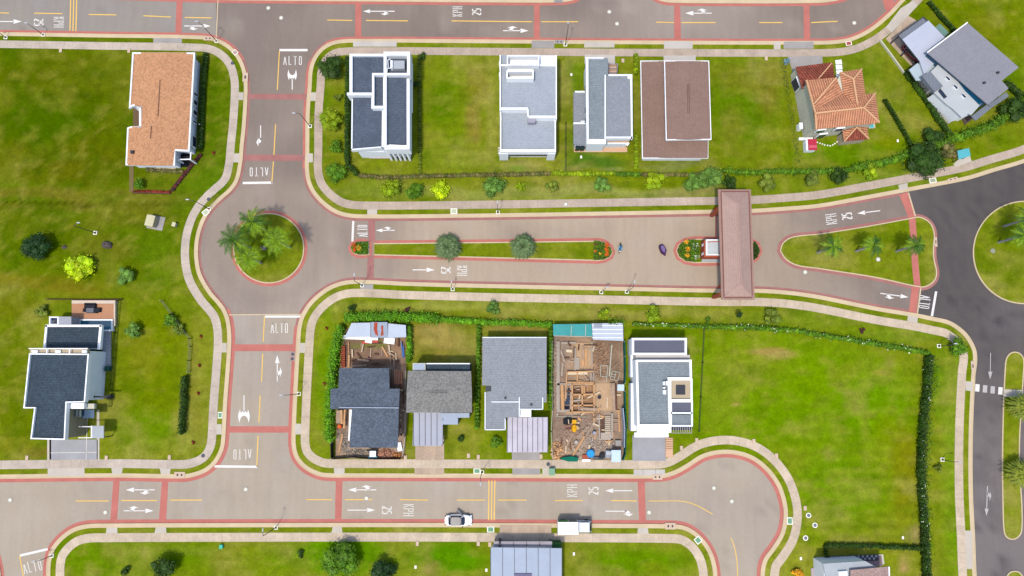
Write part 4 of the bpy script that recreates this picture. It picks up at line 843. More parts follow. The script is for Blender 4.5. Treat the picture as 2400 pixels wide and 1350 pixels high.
H.ring('parapet', WHT, rect(1571,939,1624,1000), .28, z - .4, 5.2); H.b('roof', mat('violet_grey_roof', None), 1574, 942, 1621, 967, z - .7, 5); H.b('roof', SH_GREY, 1574, 972, 1621, 996, z - .7, 5); H.b('parapet', WHT, 1572, 966, 1623, 970, z - .4, 5.2)
for a in (rect(1555,894,1559,903), rect(1561,893,1567,903), rect(1555,914,1561,924), rect(1555,907,1559,911)): H.p('air_conditioner', WHT2, a, z + .5, z - .4)
H.b('front_canopy', WHT2, 1493, 998, 1573, 1014, 5.9, 5.4); H.b('lower_canopy', WHT2, 1487, 1014, 1567, 1025, 3.2, 2.8); H.bars('pergola_slat', mat('grey_slat', A(190, 182, 180)), [((1574 + 5.2 * k, 1000, 3.1), (1574 + 5.2 * k, 1015, 3.1)) for k in range(10)] + [((1573,1015,3.1),(1622,1015,3.1))], .09); H.b('glass_wall', GLASS, 1575, 1000, 1621, 1008, 1, .1)
H.b('stair', DECK2, 1560, 1026, 1577, 1072, .35); H.bars('tread', mat('stair_shadow_strip', A(184, 150, 120)), [((1560,1030 + 5.5 * k,.38),(1577,1030 + 5.5 * k,.38)) for k in range(5)], .1)  # step shade painted as darker strips across the flat stair
H.b('side_wall', WHT, 1478, 823, 1492, 884, 2.6, .1); H.b('side_wall', WHT, 1479, 898, 1494, 1010, 2.8, .1)
# --- sheet-metal roof at the bottom edge
H = House('metal_roofed_house', 'pale blue sheet-metal roofed house at the bottom edge, south of the street', 'house', 1232, 1320)
H.p('roof', METAL2, [(1150,1283),(1317,1285),(1317,1420),(1149,1420)], 3.6, 3.45); H.wall(PALE, [(1150,1283),(1317,1285),(1317,1420),(1149,1420)], 3.4, .25); ribs(H, 1150, 1284, 1317, 1418, 3.6, 6, SEAM, .06, .08)
H.b('porch_roof', mat('grey_porch', A(184, 178, 186)), 1157, 1269, 1294, 1281, 2.6, 2.45); H.bars('porch_seam', DGREY, [((x,1270,2.65),(x,1281,2.65)) for x in (1171,1204,1234,1265)], .07); H.multi('post', DGREY, [(rect(1159,1271,1161,1273), 2.4, .1), (rect(1290,1271,1292,1273), 2.4, .1)]); H.b('skylight', mat_glass('violet_glass', A(70, 70, 124)), 1205, 1345, 1246, 1380, 3.8, 3.6)
H.b('planter', DGREY, 1169, 1271, 1173, 1282, 3, .1); H.b('gate_leaf', mat('green_gate', A(60, 110, 60)), 1294, 1273, 1316, 1284, 2.2, .1)
# --- brown and white house in the bottom right corner
H = House('corner_house', 'white and brown house cut off by the bottom edge, with a chequered terrace', 'house', 2000, 1345)
H.p('roof', LGREY, [(1929,1321),(2028,1315),(2055,1330),(1992,1336),(1994,1480),(1960,1480)], 4.4, 4.2); H.wall(WHT, [(1929,1321),(2028,1315),(2056,1328),(2056,1480),(1935,1480)], 4.15, .12)
H.p('upper_roof', mat('speckled_brown_roof', A(176, 150, 142), fine=.15, speck=.2), [(1993,1336),(2082,1328),(2087,1480),(1996,1480)], 5.0, 4.8); H.bars('fascia', WHT2, [((2083,1328,5),(2088,1470,5))], .2); H.p('white_block', WHT2, [(1966,1340),(1986,1339),(1990,1480),(1970,1480)], 4.9, 4.2)
H.p('terrace_wall', CREAM, [(1914,1306),(2070,1299),(2073,1322),(1918,1350)], .3); H.p('terrace_floor', mat('mauve_terrace', A(150, 128, 132)), [(1917,1308),(2066,1302),(2069,1326),(1920,1345)], .36)
kk = []
for i in range(22):
    for j in range(2):
        if (i + j) % 2: kk.append((rect(1942 + i * 5.2, 1304 + j * 5.5 - i * .15, 1947 + i * 5.2, 1309 + j * 5.5 - i * .15), .42, .3))
H.multi('terrace_tile', mat('pale_tile', A(180, 180, 184)), kk); H.multi('terrace_base', DGREY, [([(1941,1304),(2058,1300),(2059,1314),(1942,1317)], .39, .3)])
H.p('side_terrace', mat('pink_grey_paving', A(196, 182, 184)), [(1901,1332),(1918,1331),(1930,1420),(1905,1420)], .3); H.p('sofa', DGREY, [(1920,1344),(1930,1343),(1932,1352),(1922,1353)], .8)
# --- teal bus-stop style shelter roof by the pavement
H = House('shelter', 'small teal-roofed shelter beside the curving pavement at the upper right', 'shelter', 2260, 362)
H.faces('roof', mat('teal_roof', A(96, 186, 196), fine=.04), [[(2244,353,2.7),(2271,347,2.7),(2275,365,2.4),(2247,374,2.4)]], .1); H.multi('post', DGREY, [(rect(2247,355,2248.5,356.5), 2.4, .1), (rect(2269,350,2270.5,351.5), 2.4, .1), (rect(2272,363,2273.5,364.5), 2.3, .1), (rect(2248,371,2249.5,372.5), 2.3, .1)])
pad([(2233,386),(2246,373),(2272,366),(2276,378),(2240,392)], M_CONC, .14)
# --- entrance gate roof and guard booth
H = House('gate_canopy', 'long dusty-rose hipped roof spanning the boulevard over the entrance gate', 'gate roof', 1727, 575)
E = [(1683,444),(1760,444),(1769,702),(1691,702)]; z = 5.6; a, b = (1729,478,7.0), (1737,664,7.0); e = [(1688,448,z+.1),(1756,448,z+.1),(1765,698,z+.1),(1695,698,z+.1)]
H.p('eave', mat('rose_eave', A(178, 144, 132), fine=.05), E, z, z - .3); H.faces('roof', SH_GATE, [[e[0], a, b, e[3]], [e[1], a, b, e[2]], [e[0], e[1], a], [e[3], e[2], b]], .1)
H.bars('ridge_cap', mat('rose_ridge', A(196, 160, 150)), [(a, b), (e[0], a), (e[3], b), (e[1], a), (e[2], b)], .14); H.bars('gutter', mat('maroon_gutter', A(140, 88, 80)), [((1690,449,z+.2),(1697,697,z+.2)),((1755,449,z+.2),(1763,697,z+.2)),((1690,449,z+.2),(1755,449,z+.2)),((1697,697,z+.2),(1763,697,z+.2))], .14)
for p in ((1688,489),(1757,487),(1699,588),(1757,588),(1693,689),(1762,689)):
    o = H.b('column', BRICK, p[0] - 4, p[1] - 4, p[0] + 4, p[1] + 4, 5.3, .05)
H = House('guard_booth', 'white-roofed brick guard booth tucked under the west side of the gate roof', 'booth', 1672, 588)
H.wall(BRICK, rect(1650,562,1692,603), 2.7, .05); H.ring('parapet', WHT2, rect(1655,561,1692,598), .2, 3.1, 2.7); H.b('roof', mat('booth_roof', A(214, 220, 222)), 1657, 563, 1692, 596, 2.95, 2.7); H.bars('flashing', mat('coral_trim', A(224, 130, 120)), [((1659,567,3.05),(1690,566,3.05))], .12)
for y in (573, 594): H.b('window', WHT2, 1648.5, y - 3, 1651.5, y + 3, 2.2, 1)
H.b('counter', LGREY, 1645, 604, 1686, 614, .3); 
# ================================================================ PLANTS
LF = {
 'lime': mat_leaf('lime_leaves', A(206,224,4,.62), A(168,206,0,.62)), 'yellowgreen': mat_leaf('yellow_green_leaves', A(168,190,6), A(124,160,4)),
 'mid': mat_leaf('mid_green_leaves', A(112,156,20), A(78,128,12)), 'bright': mat_leaf('bright_green_leaves', A(124,186,24,.5), A(84,146,14,.5)),
 'dark': mat_leaf('dark_green_leaves', A(66,98,18), A(42,74,14)), 'deep': mat_leaf('deep_green_leaves', A(44,84,26), A(28,60,20)),
 'sage': mat_leaf('sage_leaves', A(124,164,66), A(92,138,44)), 'olive': mat_leaf('olive_leaves', A(134,150,44), A(98,122,30)),
 'brown': mat_leaf('brown_hedge_leaves', A(136,122,70), A(98,110,44)), 'white': mat_leaf('white_blossom', A(232,232,220,.7), A(206,220,190,.7)),
 'red': mat_leaf('red_leaves', A(176,50,34), A(130,40,36)), 'purple': mat_leaf('purple_leaves', A(112,64,60), A(84,50,52)), 'orange': mat_leaf('orange_flowers', A(240,120,20,.6), A(224,76,20,.6)), 'yellow': mat_leaf('yellow_flowers', A(246,190,40,.6), A(236,160,30,.6)),
 'palm': mat_leaf('palm_fronds', A(80,122,18), A(52,94,14)), 'palm2': mat_leaf('young_palm_fronds', A(140,172,20), A(104,146,14)), 'cycad': mat_leaf('grey_green_fronds', A(128,150,98), A(92,122,72)), 'gold': mat_leaf('golden_fronds', A(168,170,50), A(110,140,40)),
 'blue': mat_leaf('blue_agave', A(150,190,200), A(110,150,170)),
}
BARK = mat('bark', A(120, 100, 82), fine=.25, fs=8); PBARK = mat('palm_bark', A(176, 172, 168), fine=.12, fs=8)
def tree(name, label, x, y, r, h, kind, n=600, nb=9, leaf=.16, group='trees and shrubs along the lots', squash=.8, cat='tree', spread=.62):
    r *= 1.12; c = P(x, y, h - r * squash * .5); t = thing(name, label, cat, (c[0], c[1], .1), group)
    hc = max(h - r * squash, r * .5)
    blobs = [(c[0] + r * spread * math.cos(a) * q, c[1] + r * spread * math.sin(a) * q, hc + random.uniform(-.25, .35) * r * squash, r * random.uniform(.34, .5)) for a, q in [(2.39996 * i + random.uniform(-.3, .3), math.sqrt((i + .3) / nb)) for i in range(nb)]]
    k = MB(); k.tube([(c[0], c[1], .05), (c[0] + .03 * r, c[1], hc * .6), (c[0], c[1], hc)], [.07 * r + .03, .05 * r + .02, .02], 7)
    for b in blobs[::2]: k.tube([(c[0], c[1], hc * .5), (b[0] * .6 + c[0] * .4, b[1] * .6 + c[1] * .4, hc * .8), (b[0], b[1], b[2])], [.04 * r, .03 * r, .01], 5)
    k.build('trunk', BARK, t, uv=False)
    k = MB()
    for i in range(n):
        b = random.choice(blobs); d = Vector((random.gauss(0, 1), random.gauss(0, 1), random.gauss(.25, 1))).normalized() * b[3] * random.uniform(.75, 1.12)
        k.leaf((b[0] + d.x, b[1] + d.y, max(.12, b[2] + d.z * squash)), leaf, .4)
    for b in blobs: k.ell((b[0], b[1], b[2]), b[3] * .72, b[3] * .72, b[3] * .62 * squash, 7, 5, jit=.12)
    k.build('crown', LF[kind], t, uv=False); return t
def palm(name, label, x, y, h, fr=2.2, nf=13, kind='palm', group=None, droop=1.0, trunk=.16, pairs=13, dense=False, cx=0):
    b = P(x, y, .1); t = thing(name, label, 'palm tree', b, group); top = (b[0] + cx, b[1], h)
    k = MB(); k.tube([(b[0], b[1], 0), (b[0] + cx * .4, b[1], h * .5), top], [trunk * 1.4, trunk * 1.1, trunk * .8], 9); k.build('trunk', PBARK if not dense else BARK, t, uv=False)
    rings = [(nf, .25, 1.0)] if not dense else [(nf, -.05, 1.0), (nf, .35, .9), (nf // 2, .8, .62)]
    k = MB(); k2 = MB()
    for n_, rise, ls in rings:
        for i in range(n_):
            a = 2 * math.pi * (i + random.uniform(-.25, .25)) / n_; L = fr * ls * random.uniform(.85, 1.12); K = k if random.random() < .6 or dense else k2
            pts = []; 
            for s in range(7):
                q = s / 6; rr = L * q; zz = h + rise * L * math.sin(q * 2.2) - droop * L * .42 * q * q + .1
                pts.append(Vector((top[0] + rr * math.cos(a), top[1] + rr * math.sin(a), zz)))
            K.tube(pts, [.05, .045, .04, .03, .025, .02, .01], 4)
            side = Vector((-math.sin(a), math.cos(a), 0))
            for s in range(pairs):
                q = (s + .8) / (pairs + .3) * 6; i0 = min(int(q), 5); p = pts[i0].lerp(pts[i0 + 1], q - i0); fw = (pts[i0 + 1] - pts[i0]).normalized()
                ll = fr * (.17 if dense else .27) * math.sin(math.pi * min(.97, .18 + .8 * (s + 1) / pairs)) + .08
                for g_ in (-1, 1):
                    tip = p + side * g_ * ll * .85 + fw * ll * .6 - Vector((0, 0, ll * random.uniform(.2, .55)))
                    wv = fw * (.045 + .02 * fr); K.face([p - wv, p + wv, tip])
    k.build('frond_crown', LF[kind], t, uv=False)
    if k2.f: k2.build('young_fronds', LF['palm2'], t, uv=False)
    return t
def hedge(name, label, pts, wd, ht, kind, dens=26, leaf=.15, group=None, z0=.08, rag=.25, flowers=None, fl=.0, cat='hedge', body=True):
    ln = [Vector(P(x, y)) for x, y in pts]; c = ln[len(ln) // 2]; t = thing(name, label, cat, (c.x, c.y, z0), group)
    k = MB(); f = MB()
    for a, b in zip(ln[:-1], ln[1:]):
        L = (b - a).length; d = (b - a) / L; n = Vector((-d.y, d.x, 0)); m_ = max(1, int(L / (.4 if wd < .7 else .55)))
        if body:
            for i in range(m_):
                p = a + d * L * (i + .5) / m_ + n * random.uniform(-.1, .1) * wd; s = random.uniform(.82, 1.12)
                k.ell((p.x, p.y, z0 + ht * .42), .42 + .06 * wd, wd * .42 * s + .02, ht * .5 * s, 7, 5, jit=.14)
        for i in range(int(L * dens * max(.7, wd))):
            q, u = random.random(), random.uniform(-1, 1); p = a + d * L * q
            e = math.sqrt(max(0, 1 - abs(u) ** 3)); w_ = wd * .5 * (1 + random.uniform(-rag, rag))
            (f if random.random() < fl else k).leaf((p.x + n.x * u * w_, p.y + n.y * u * w_, z0 + ht * (.25 + .72 * e * random.uniform(.7, 1.1))), leaf, .6)
    k.build('foliage', LF[kind], t, uv=False)
    if f.f: f.build('blossom', LF[flowers or 'white'], t, uv=False)
    return t
def bed(name, label, outline, ht, kind, n, flowers=(), group=None, cat='flower bed', leaf=.13):
    """planted bed: outline in photo px; flowers = (kind, x, y, radius m, count)"""
    ln = [P(x, y) for x, y in outline]; c = P(sum(p[0] for p in outline) / len(outline), sum(p[1] for p in outline) / len(outline)); t = thing(name, label, cat, (c[0], c[1], .12), group)
    k = MB(); k.prism(ln, .2, .1); k.build('soil', mat('bed_soil', A(90, 84, 50), fine=.3), t)
    xs = [p[0] for p in ln]; ys = [p[1] for p in ln]; k = MB()
    def inside(x, y):
        r_ = False
        for i in range(len(ln)):
            a, b = ln[i - 1], ln[i]
            if (a[1] > y) != (b[1] > y) and x < (b[0] - a[0]) * (y - a[1]) / (b[1] - a[1]) + a[0]: r_ = not r_
        return r_
    m_ = 0
    while m_ < n:
        x, y = random.uniform(min(xs), max(xs)), random.uniform(min(ys), max(ys))
        if inside(x, y): k.leaf((x, y, .15 + ht * random.uniform(.3, 1)), leaf, .6); m_ += 1
    k.build('foliage', LF[kind], t, uv=False)
    for fk, fx, fy, fr_, fn in flowers:
        f = MB(); p = P(fx, fy)
        for i in range(fn):
            a, q = random.uniform(0, 6.28), math.sqrt(random.random()) * fr_; f.leaf((p[0] + q * math.cos(a), p[1] + q * math.sin(a), .2 + ht * random.uniform(.9, 1.15)), .1, 1.4)
        f.build('flowers', LF[fk], t, uv=False)
    return t
# trees: x, y = middle of the crown in the photo
G = 'trees and shrubs along the lots'
for a in [
 ('round_tree', 'dark dense round tree alone at the far left lawn', 74, 575, 2.6, 4.2, 'deep', 1500, 14),
 ('lime_tree', 'bright lime tree with knobbly crown on the left lawn', 178, 626, 2.5, 3.6, 'lime', 620, 17, .2),
 ('young_tree', 'faint sage young tree right of the lime tree on the left lawn', 288, 646, 1.8, 2.6, 'sage', 150, 9, .14),
 ('garden_tree', 'small bright bushy tree in the bungalow garden corner', 322, 430, .95, 2.0, 'mid', 350, 7),
 ('flowering_tree', 'dark crown with pale twigs overhanging the pavement by the navy house', 771, 153, 2.5, 4.0, 'dark', 1000, 12, .17),
 ('bright_tree', 'vivid green tree west of the navy house', 771, 278, 2.1, 3.6, 'yellowgreen', 900, 11),
 ('young_tree', 'sparse little shrub north of the vivid green tree', 791, 227, .9, 1.5, 'olive', 110, 5, .12),
 ('small_tree', 'small reddish-green tree south of the vivid green tree', 784, 343, 1.3, 2.4, 'mid', 420, 7),
 ('small_tree', 'loose green tree inside the pavement bend south-west of the navy house', 784, 402, 2.0, 3.0, 'mid', 620, 10),
 ('bright_tree', 'yellow-green leafy tree just below the hedge corner', 914, 439, 2.0, 3.2, 'yellowgreen', 800, 10),
 ('round_bush', 'low clipped olive bush between the yellow-green tree and the lime one', 970, 449, 1.6, 1.7, 'mid', 800, 9),
 ('lime_tree', 'brilliant lime shrub north of the boulevard', 1031, 444, 1.75, 2.6, 'lime', 600, 12, .17),
 ('sage_tree', 'blue-green loose tree south of the empty lot corner', 1156, 433, 2.1, 3.0, 'sage', 620, 9, .2),
 ('round_bush', 'little round yellow-green bush alone on the boulevard lawn', 1220, 436, .95, 1.3, 'yellowgreen', 420, 6),
 ('young_tree', 'patchy low shrub right of the little round bush', 1293, 437, 1.3, 1.4, 'olive', 160, 6, .13),
 ('sage_tree', 'thin sapling near the lime hedge corner behind the boulevard', 1412, 432, 1.7, 2.6, 'sage', 300, 7, .15),
 ('bright_tree', 'fresh green spreading tree south of the mauve roofs', 1536, 420, 2.0, 3.0, 'yellowgreen', 420, 9, .17),
 ('sage_tree', 'grey-green tree left of its taller twin by the gate roof', 1630, 424, 2.1, 3.2, 'sage', 620, 9, .18),
 ('sage_tree', 'taller grey-green tree touching the gate roof corner', 1668, 414, 2.2, 4.2, 'sage', 750, 10, .18),
 ('dark_bush', 'dark bush right behind the north end of the gate roof', 1712, 426, 1.4, 2.4, 'dark', 500, 7),
 ('olive_tree', 'scrubby yellowish shrub north-east of the gate roof', 1800, 428, 1.9, 2.2, 'olive', 240, 8, .15),
 ('olive_tree', 'pale thin tree below the tiled villa garden', 1910, 416, 1.7, 2.6, 'olive', 220, 8, .14),
 ('round_tree', 'dark round clipped tree north of the triangular island', 1970, 408, 1.6, 2.5, 'dark', 800, 9),
 ('young_tree', 'straggly yellow shrub beside the dark round clipped tree', 2042, 402, 1.6, 1.8, 'yellowgreen', 230, 8, .16),
 ('garden_grove', 'broad dark tangled crown west of the teal shelter', 2178, 370, 3.4, 4.4, 'dark', 1500, 15, .2),
 ('brown_tree', 'thin brownish-leafed tree next to the teal shelter', 2232, 352, 1.7, 3.0, 'brown', 380, 8, .17),
 ('hedge_tree', 'leafy crown over the garden hedge south of the diagonal house', 2196, 318, 2.2, 3.2, 'dark', 700, 9),
 ('edge_tree', 'dark tree cut by the right edge below the diagonal house', 2392, 250, 2.6, 4.0, 'dark', 800, 10, .2),
 ('papaya_tree', 'pale star-leafed tree east of the pool deck', 308, 776, 1.5, 2.6, 'sage', 240, 7, .2),
 ('young_tree', 'sapling leaning by the broken fence on the west lawn', 396, 752, 1.4, 2.4, 'mid', 240, 7, .16),
 ('young_tree', 'low bush half over the broken fence on the west lawn', 418, 772, 1.2, 1.6, 'olive', 200, 6, .14),
 ('dark_shrub', 'dull dark shrub west of the pool deck', 98, 728, 1.3, 1.4, 'olive', 180, 6, .14),
 ('young_tree', 'pale sapling by the pavement north of the gabled house', 1156, 722, 1.4, 2.2, 'sage', 220, 7, .14),
 ('young_tree', 'yellowish sapling north of the teal site shed', 1416, 736, 1.1, 2.0, 'yellowgreen', 200, 5, .15),
 ('bright_tree', 'feathery green sapling north of the white box house', 1534, 734, 1.7, 2.6, 'yellowgreen', 330, 8, .15),
 ('olive_tree', 'wide yellow-green bush north-east of the white box house', 1811, 742, 1.7, 2.2, 'olive', 420, 8, .16),
 ('young_tree', 'tiny bush on the hedge north of the big empty lot', 1660, 750, .7, 1.2, 'mid', 110, 4, .12),
 ('conifer', 'blue-green dark slender sapling just south of the gate roof', 1735, 738, .6, 2.8, 'deep', 160, 5, .12),
 ('round_shrub', 'small pointed green shrub at the top left of the dark-roofed site', 824, 722, .8, 1.6, 'dark', 200, 5, .13),
 ('purple_shrub', 'little purple-brown shrub above the thick bright hedge', 952, 727, .6, 1.1, 'purple', 120, 4, .12),
 ('purple_shrub', 'little purple-brown shrub on the verge south of the east boulevard', 2022, 775, .55, 1.0, 'purple', 110, 4, .12),
 ('garden_bush', 'small dark bush with orange tips in front of the speckled roof house', 1081, 1028, .7, 1.2, 'dark', 200, 5, .12),
 ('garden_bush', 'rounded leafy bush left of the silver carport', 1164, 1036, 1.1, 1.6, 'mid', 420, 8, .14),
 ('large_tree', 'big bright green tree near the bottom edge with dark shadow', 792, 1318, 3.2, 5.0, 'mid', 1500, 14, .2),
 ('dark_tree', 'dark tree cut by the bottom edge right of the big bright tree', 893, 1344, 2.2, 3.6, 'deep', 700, 9, .18),
 ('dark_tree', 'olive-dark tree on the bottom edge of the left lawn', 376, 1338, 2.2, 4.0, 'dark', 700, 10, .18),
 ('dark_shrub', 'small dark shrub just left of the olive-dark bottom tree', 294, 1338, .9, 1.0, 'dark', 160, 5, .14),
 ('dark_shrub', 'flat dark shrub on the lawn between the two bottom trees', 704, 1298, .8, .9, 'dark', 120, 4, .13),
 ('yellow_shrub', 'yellow flowering shrub at the bottom edge by the corner house', 1872, 1345, 1.0, 1.6, 'yellow', 300, 6, .13),
 ('corner_tree', 'leafy tree overhanging the pavement at the east road bend', 2254, 812, 1.7, 3.0, 'mid', 420, 8, .2),
 ('young_tree', 'wispy dark sapling by the east pavement', 2204, 1098, .9, 1.4, 'olive', 140, 5, .13),
 ('agave', 'pale blue spiky agave by the villa driveway', 1844, 144, .7, .8, 'blue', 120, 4, .16),
 ('dark_shrub', 'dark tuft on the pavement edge east of the navy house', 990, 130, .8, 1.2, 'dark', 140, 5, .13),
 ('garden_bush', 'dark shrub at the edge of the navy house side garden', 975, 195, .7, 1.4, 'dark', 120, 5, .13),
]: tree(*a, group=G, cat='shrub' if ('bush' in a[0] or 'shrub' in a[0]) else ('agave' if a[0] == 'agave' else 'tree'))
for x, y, l in ((765, 769, 'tiny red plant on the lawn west of the upper site sheds'), (760, 899, 'tiny red plant on the lawn west of the slate site roof'), (500, 357, 'tiny orange plant near the bungalow east pavement'), (470, 788, 'tiny rust plant on the upper strip east of the broken fence'), (467, 856, 'tiny rust plant in the middle of the strip east of the long hedge'), (464, 921, 'tiny rust plant on the strip beside the long dark hedge'), (452, 1037, 'tiny rust plant at the foot of the strip near the south-west bend')):
    tree('red_plant', l, x, y, .36, .6, 'red', 60, 3, .1, group='tiny red plants', cat='plant')
# palms
GP = 'palms on the roundabout'
palm('palm_tree', 'palm on the roundabout nearest the top road, crown over the kerb', 622, 539, 6.4, 3.1, 13, group=GP)
palm('palm_tree', 'leftmost roundabout palm, fronds hanging over the road', 586, 580, 7.6, 3.1, 12, group=GP)
palm('palm_tree', 'right-hand roundabout palm with a long pale trunk showing', 680, 580, 7.6, 2.8, 12, 'palm2', group=GP)
palm('palm_tree', 'lowest roundabout palm with light green fronds', 612, 616, 6.2, 2.8, 12, 'palm2', group=GP)
GT = 'palms on the triangular island'
palm('palm_tree', 'leftmost palm on the triangular island', 1916, 592, 6.2, 2.2, 11, group=GT); palm('palm_tree', 'middle palm on the triangular island', 2006, 589, 6.2, 2.2, 10, group=GT); palm('palm_tree', 'palm whose crown covers the red footpath on the triangular island', 2100, 589, 6.2, 2.1, 12, group=GT)
palm('palm_tree', 'lower palm on the big round island at the right edge', 2340, 568, 6.4, 2.6, 12, group='palms on the right round island'); palm('palm_tree', 'upper palm on the big round island at the right edge', 2353, 530, 6.0, 2.5, 12, group='palms on the right round island')
palm('date_palm', 'greyish round cycad palm on the left part of the long median', 1051, 581, 1.6, 2.55, 36, 'cycad', 'grey cycad palms on the median', .9, .2, 15, True)
palm('date_palm', 'greyish round cycad palm on the right part of the long median', 1226, 580, 1.6, 2.45, 36, 'cycad', 'grey cycad palms on the median', .9, .2, 15, True)
palm('date_palm', 'golden-green palm on the right median just below the crosswalk', 2376, 952, 2.6, 2.5, 26, 'gold', 'golden palms on the right median', .9, .25, 15, True)
palm('date_palm', 'golden-green palm farther down the right median', 2372, 1106, 2.8, 2.6, 26, 'gold', 'golden palms on the right median', .9, .25, 15, True)
# hedges
hedge('hedge', 'dark clipped hedge along the west side of the navy house', [(818,140),(817,260),(816,385),(838,412)], 1.1, 1.6, 'dark', 34)
hedge('hedge', 'low brown-green hedge running behind the boulevard lawn south of the empty lot', [(842,413),(900,418),(985,415),(1130,412),(1290,409)], .9, .9, 'brown', 30)
hedge('hedge', 'bright yellow-green hedge behind the grey-green house lawn', [(1292,408),(1380,410),(1442,409)], 1.0, 1.0, 'yellowgreen', 34); hedge('hedge', 'mid green hedge between the lime hedge row and the mauve-roofed house', [(1444,410),(1500,411)], 1.0, 1.0, 'mid', 34)
hedge('hedge', 'low brown hedge behind the mauve-roofed house', [(1502,411),(1600,411),(1690,410)], .9, .7, 'brown', 28)
hedge('hedge', 'thick ragged green hedge north-east of the gate roof', [(1692,402),(1750,408),(1820,404),(1900,406),(1990,400)], 1.2, 1.2, 'mid', 30, .17, rag=.8)
hedge('hedge', 'shady double hedge below the tiled villa lot', [(1990,398),(2060,385),(2120,366),(2180,350)], 1.6, 1.5, 'mid', 30, .17, rag=.5)
hedge('hedge', 'curving leafy hedge south-east of the diagonal house', [(2180,348),(2240,325),(2290,308),(2335,288),(2375,255),(2420,215)], 1.9, 1.7, 'mid', 32, .18, rag=.5)
hedge('hedge', 'lime clipped hedge beside the mauve-roofed house, upper piece', [(1488,131),(1489,178)], .85, 1.3, 'yellowgreen', 40); hedge('hedge', 'lime clipped hedge beside the mauve-roofed house, long lower piece', [(1489,318),(1490,400)], .8, 1.2, 'yellowgreen', 40)
hedge('hedge', 'sunny grass-green hedge west of the tiled villa', [(1832,140),(1848,240),(1872,385)], .9, .35, 'olive', 22, body=False); hedge('hedge', 'dark thin hedge between the villa and diagonal house lots', [(2118,172),(2160,230),(2200,290),(2228,330)], 1.2, 1.3, 'dark', 30, rag=.5)
hedge('hedge', 'short dark hedge spur in the villa garden', [(2068,236),(2085,262),(2110,305),(2132,345)], .35, 1.2, 'dark', 34); hedge('hedge', 'thin dark hedge north of the diagonal house', [(2172,8),(2205,48),(2236,80)], .5, 1.2, 'dark', 30)
hedge('hedge', 'dark wet hedge wrapping the east corner of the diagonal house', [(2350,195),(2385,228),(2370,258),(2330,282)], 1.3, 1.4, 'dark', 30)
hedge('hedge', 'thick bright hedge hanging over the north side of the dark-roofed site', [(812,746),(870,744),(960,745),(1030,750)], 1.9, 2.2, 'bright', 44, .18, rag=.45)
hedge('hedge', 'bright hedge behind the gabled house lawns', [(1030,750),(1120,755),(1200,758),(1292,762)], 1.2, 1.5, 'bright', 36, .16, rag=.35)
hedge('hedge', 'narrow hedge north of the white box house', [(1482,760),(1560,762),(1650,766)], .8, 1.0, 'mid', 28, flowers='white', fl=.12); hedge('hedge', 'flowering hedge along the north side of the big empty lot', [(1650,766),(1760,768),(1860,776),(1960,792),(2060,808),(2172,828)], 1.0, 1.2, 'mid', 34, .16, rag=.8, flowers='white', fl=.07)
hedge('hedge', 'bright tall hedge down the west side of the dark-roofed site', [(802,765),(788,830),(782,900),(776,960),(776,1030)], 1.9, 2.2, 'bright', 44, .18, rag=.45)
hedge('hedge', 'bright hedge between the dark-roofed site and the speckled roof', [(960,765),(962,810),(960,850)], 1.1, 1.8, 'bright', 36)
hedge('hedge', 'trimmed green hedge between the two gabled houses', [(1123,762),(1121,860),(1119,940),(1118,1005)], .85, 1.6, 'mid', 36); hedge('hedge', 'trimmed hedge between the large grey roof and the open site', [(1290,765),(1290,860),(1290,960)], .8, 1.6, 'mid', 30)
hedge('hedge', 'long dark hedge with white blossom down the east side of the big lot', [(2170,832),(2165,900),(2158,960),(2152,1040),(2151,1120),(2155,1200),(2161,1300),(2166,1400)], 1.35, 2.0, 'dark', 50, .16, rag=.3, flowers='white', fl=.025)
hedge('ground_cover', 'soft bright shrubs on the road side of the long dark hedge', [(2190,835),(2186,900),(2180,960),(2172,1040),(2170,1120),(2172,1200),(2178,1300)], 1.2, .45, 'mid', 16, .16, rag=.8, body=False)
hedge('hedge', 'narrow dark hedge behind the corner house at the bottom right', [(1930,1276),(2040,1278),(2158,1283)], .9, 1.2, 'dark', 36); hedge('hedge', 'thin low hedge going down beside the corner house', [(1931,1277),(1934,1300),(1938,1318)], .35, .8, 'dark', 30)
hedge('hedge', 'isolated dark hedge standing on the west lawn', [(438,882),(436,940),(431,1015)], 1.2, 1.7, 'dark', 44); hedge('hedge', 'dark strip hedge on the east side of the bungalow', [(486,128),(479,230),(474,352)], .8, 1.3, 'dark', 30, flowers='white', fl=.03)
hedge('border_planting', 'red-leaved border along the slanting side of the bungalow garden', [(473,362),(455,385),(430,415),(404,449)], .55, .6, 'purple', 44, .12, flowers='red', fl=.35, cat='border'); hedge('border_planting', 'red-leaved border along the foot of the bungalow garden', [(315,450),(345,450),(400,452)], .6, .5, 'red', 44, .12, flowers='dark', fl=.4, cat='border')
hedge('border_planting', 'brown mixed planting under the bungalow south terrace', [(345,398),(380,402),(430,403)], .9, .6, 'brown', 34, .13, cat='border'); hedge('border_planting', 'thin scrub along the empty lot east of the navy house', [(983,130),(984,260),(985,410)], .28, .7, 'olive', 26, .1, rag=.9, cat='border')
hedge('border_planting', 'orange flowers at the feet of the navy house fin columns', [(918,372),(935,371),(952,371)], .35, .45, 'dark', 40, .1, flowers='yellow', fl=.5, cat='border'); hedge('vine', 'creeper spilling over the teal and white site sheds', [(1420,758),(1445,757),(1460,760)], .9, .9, 'mid', 40, .16, rag=.6, cat='vine', z0=2.0, body=False)
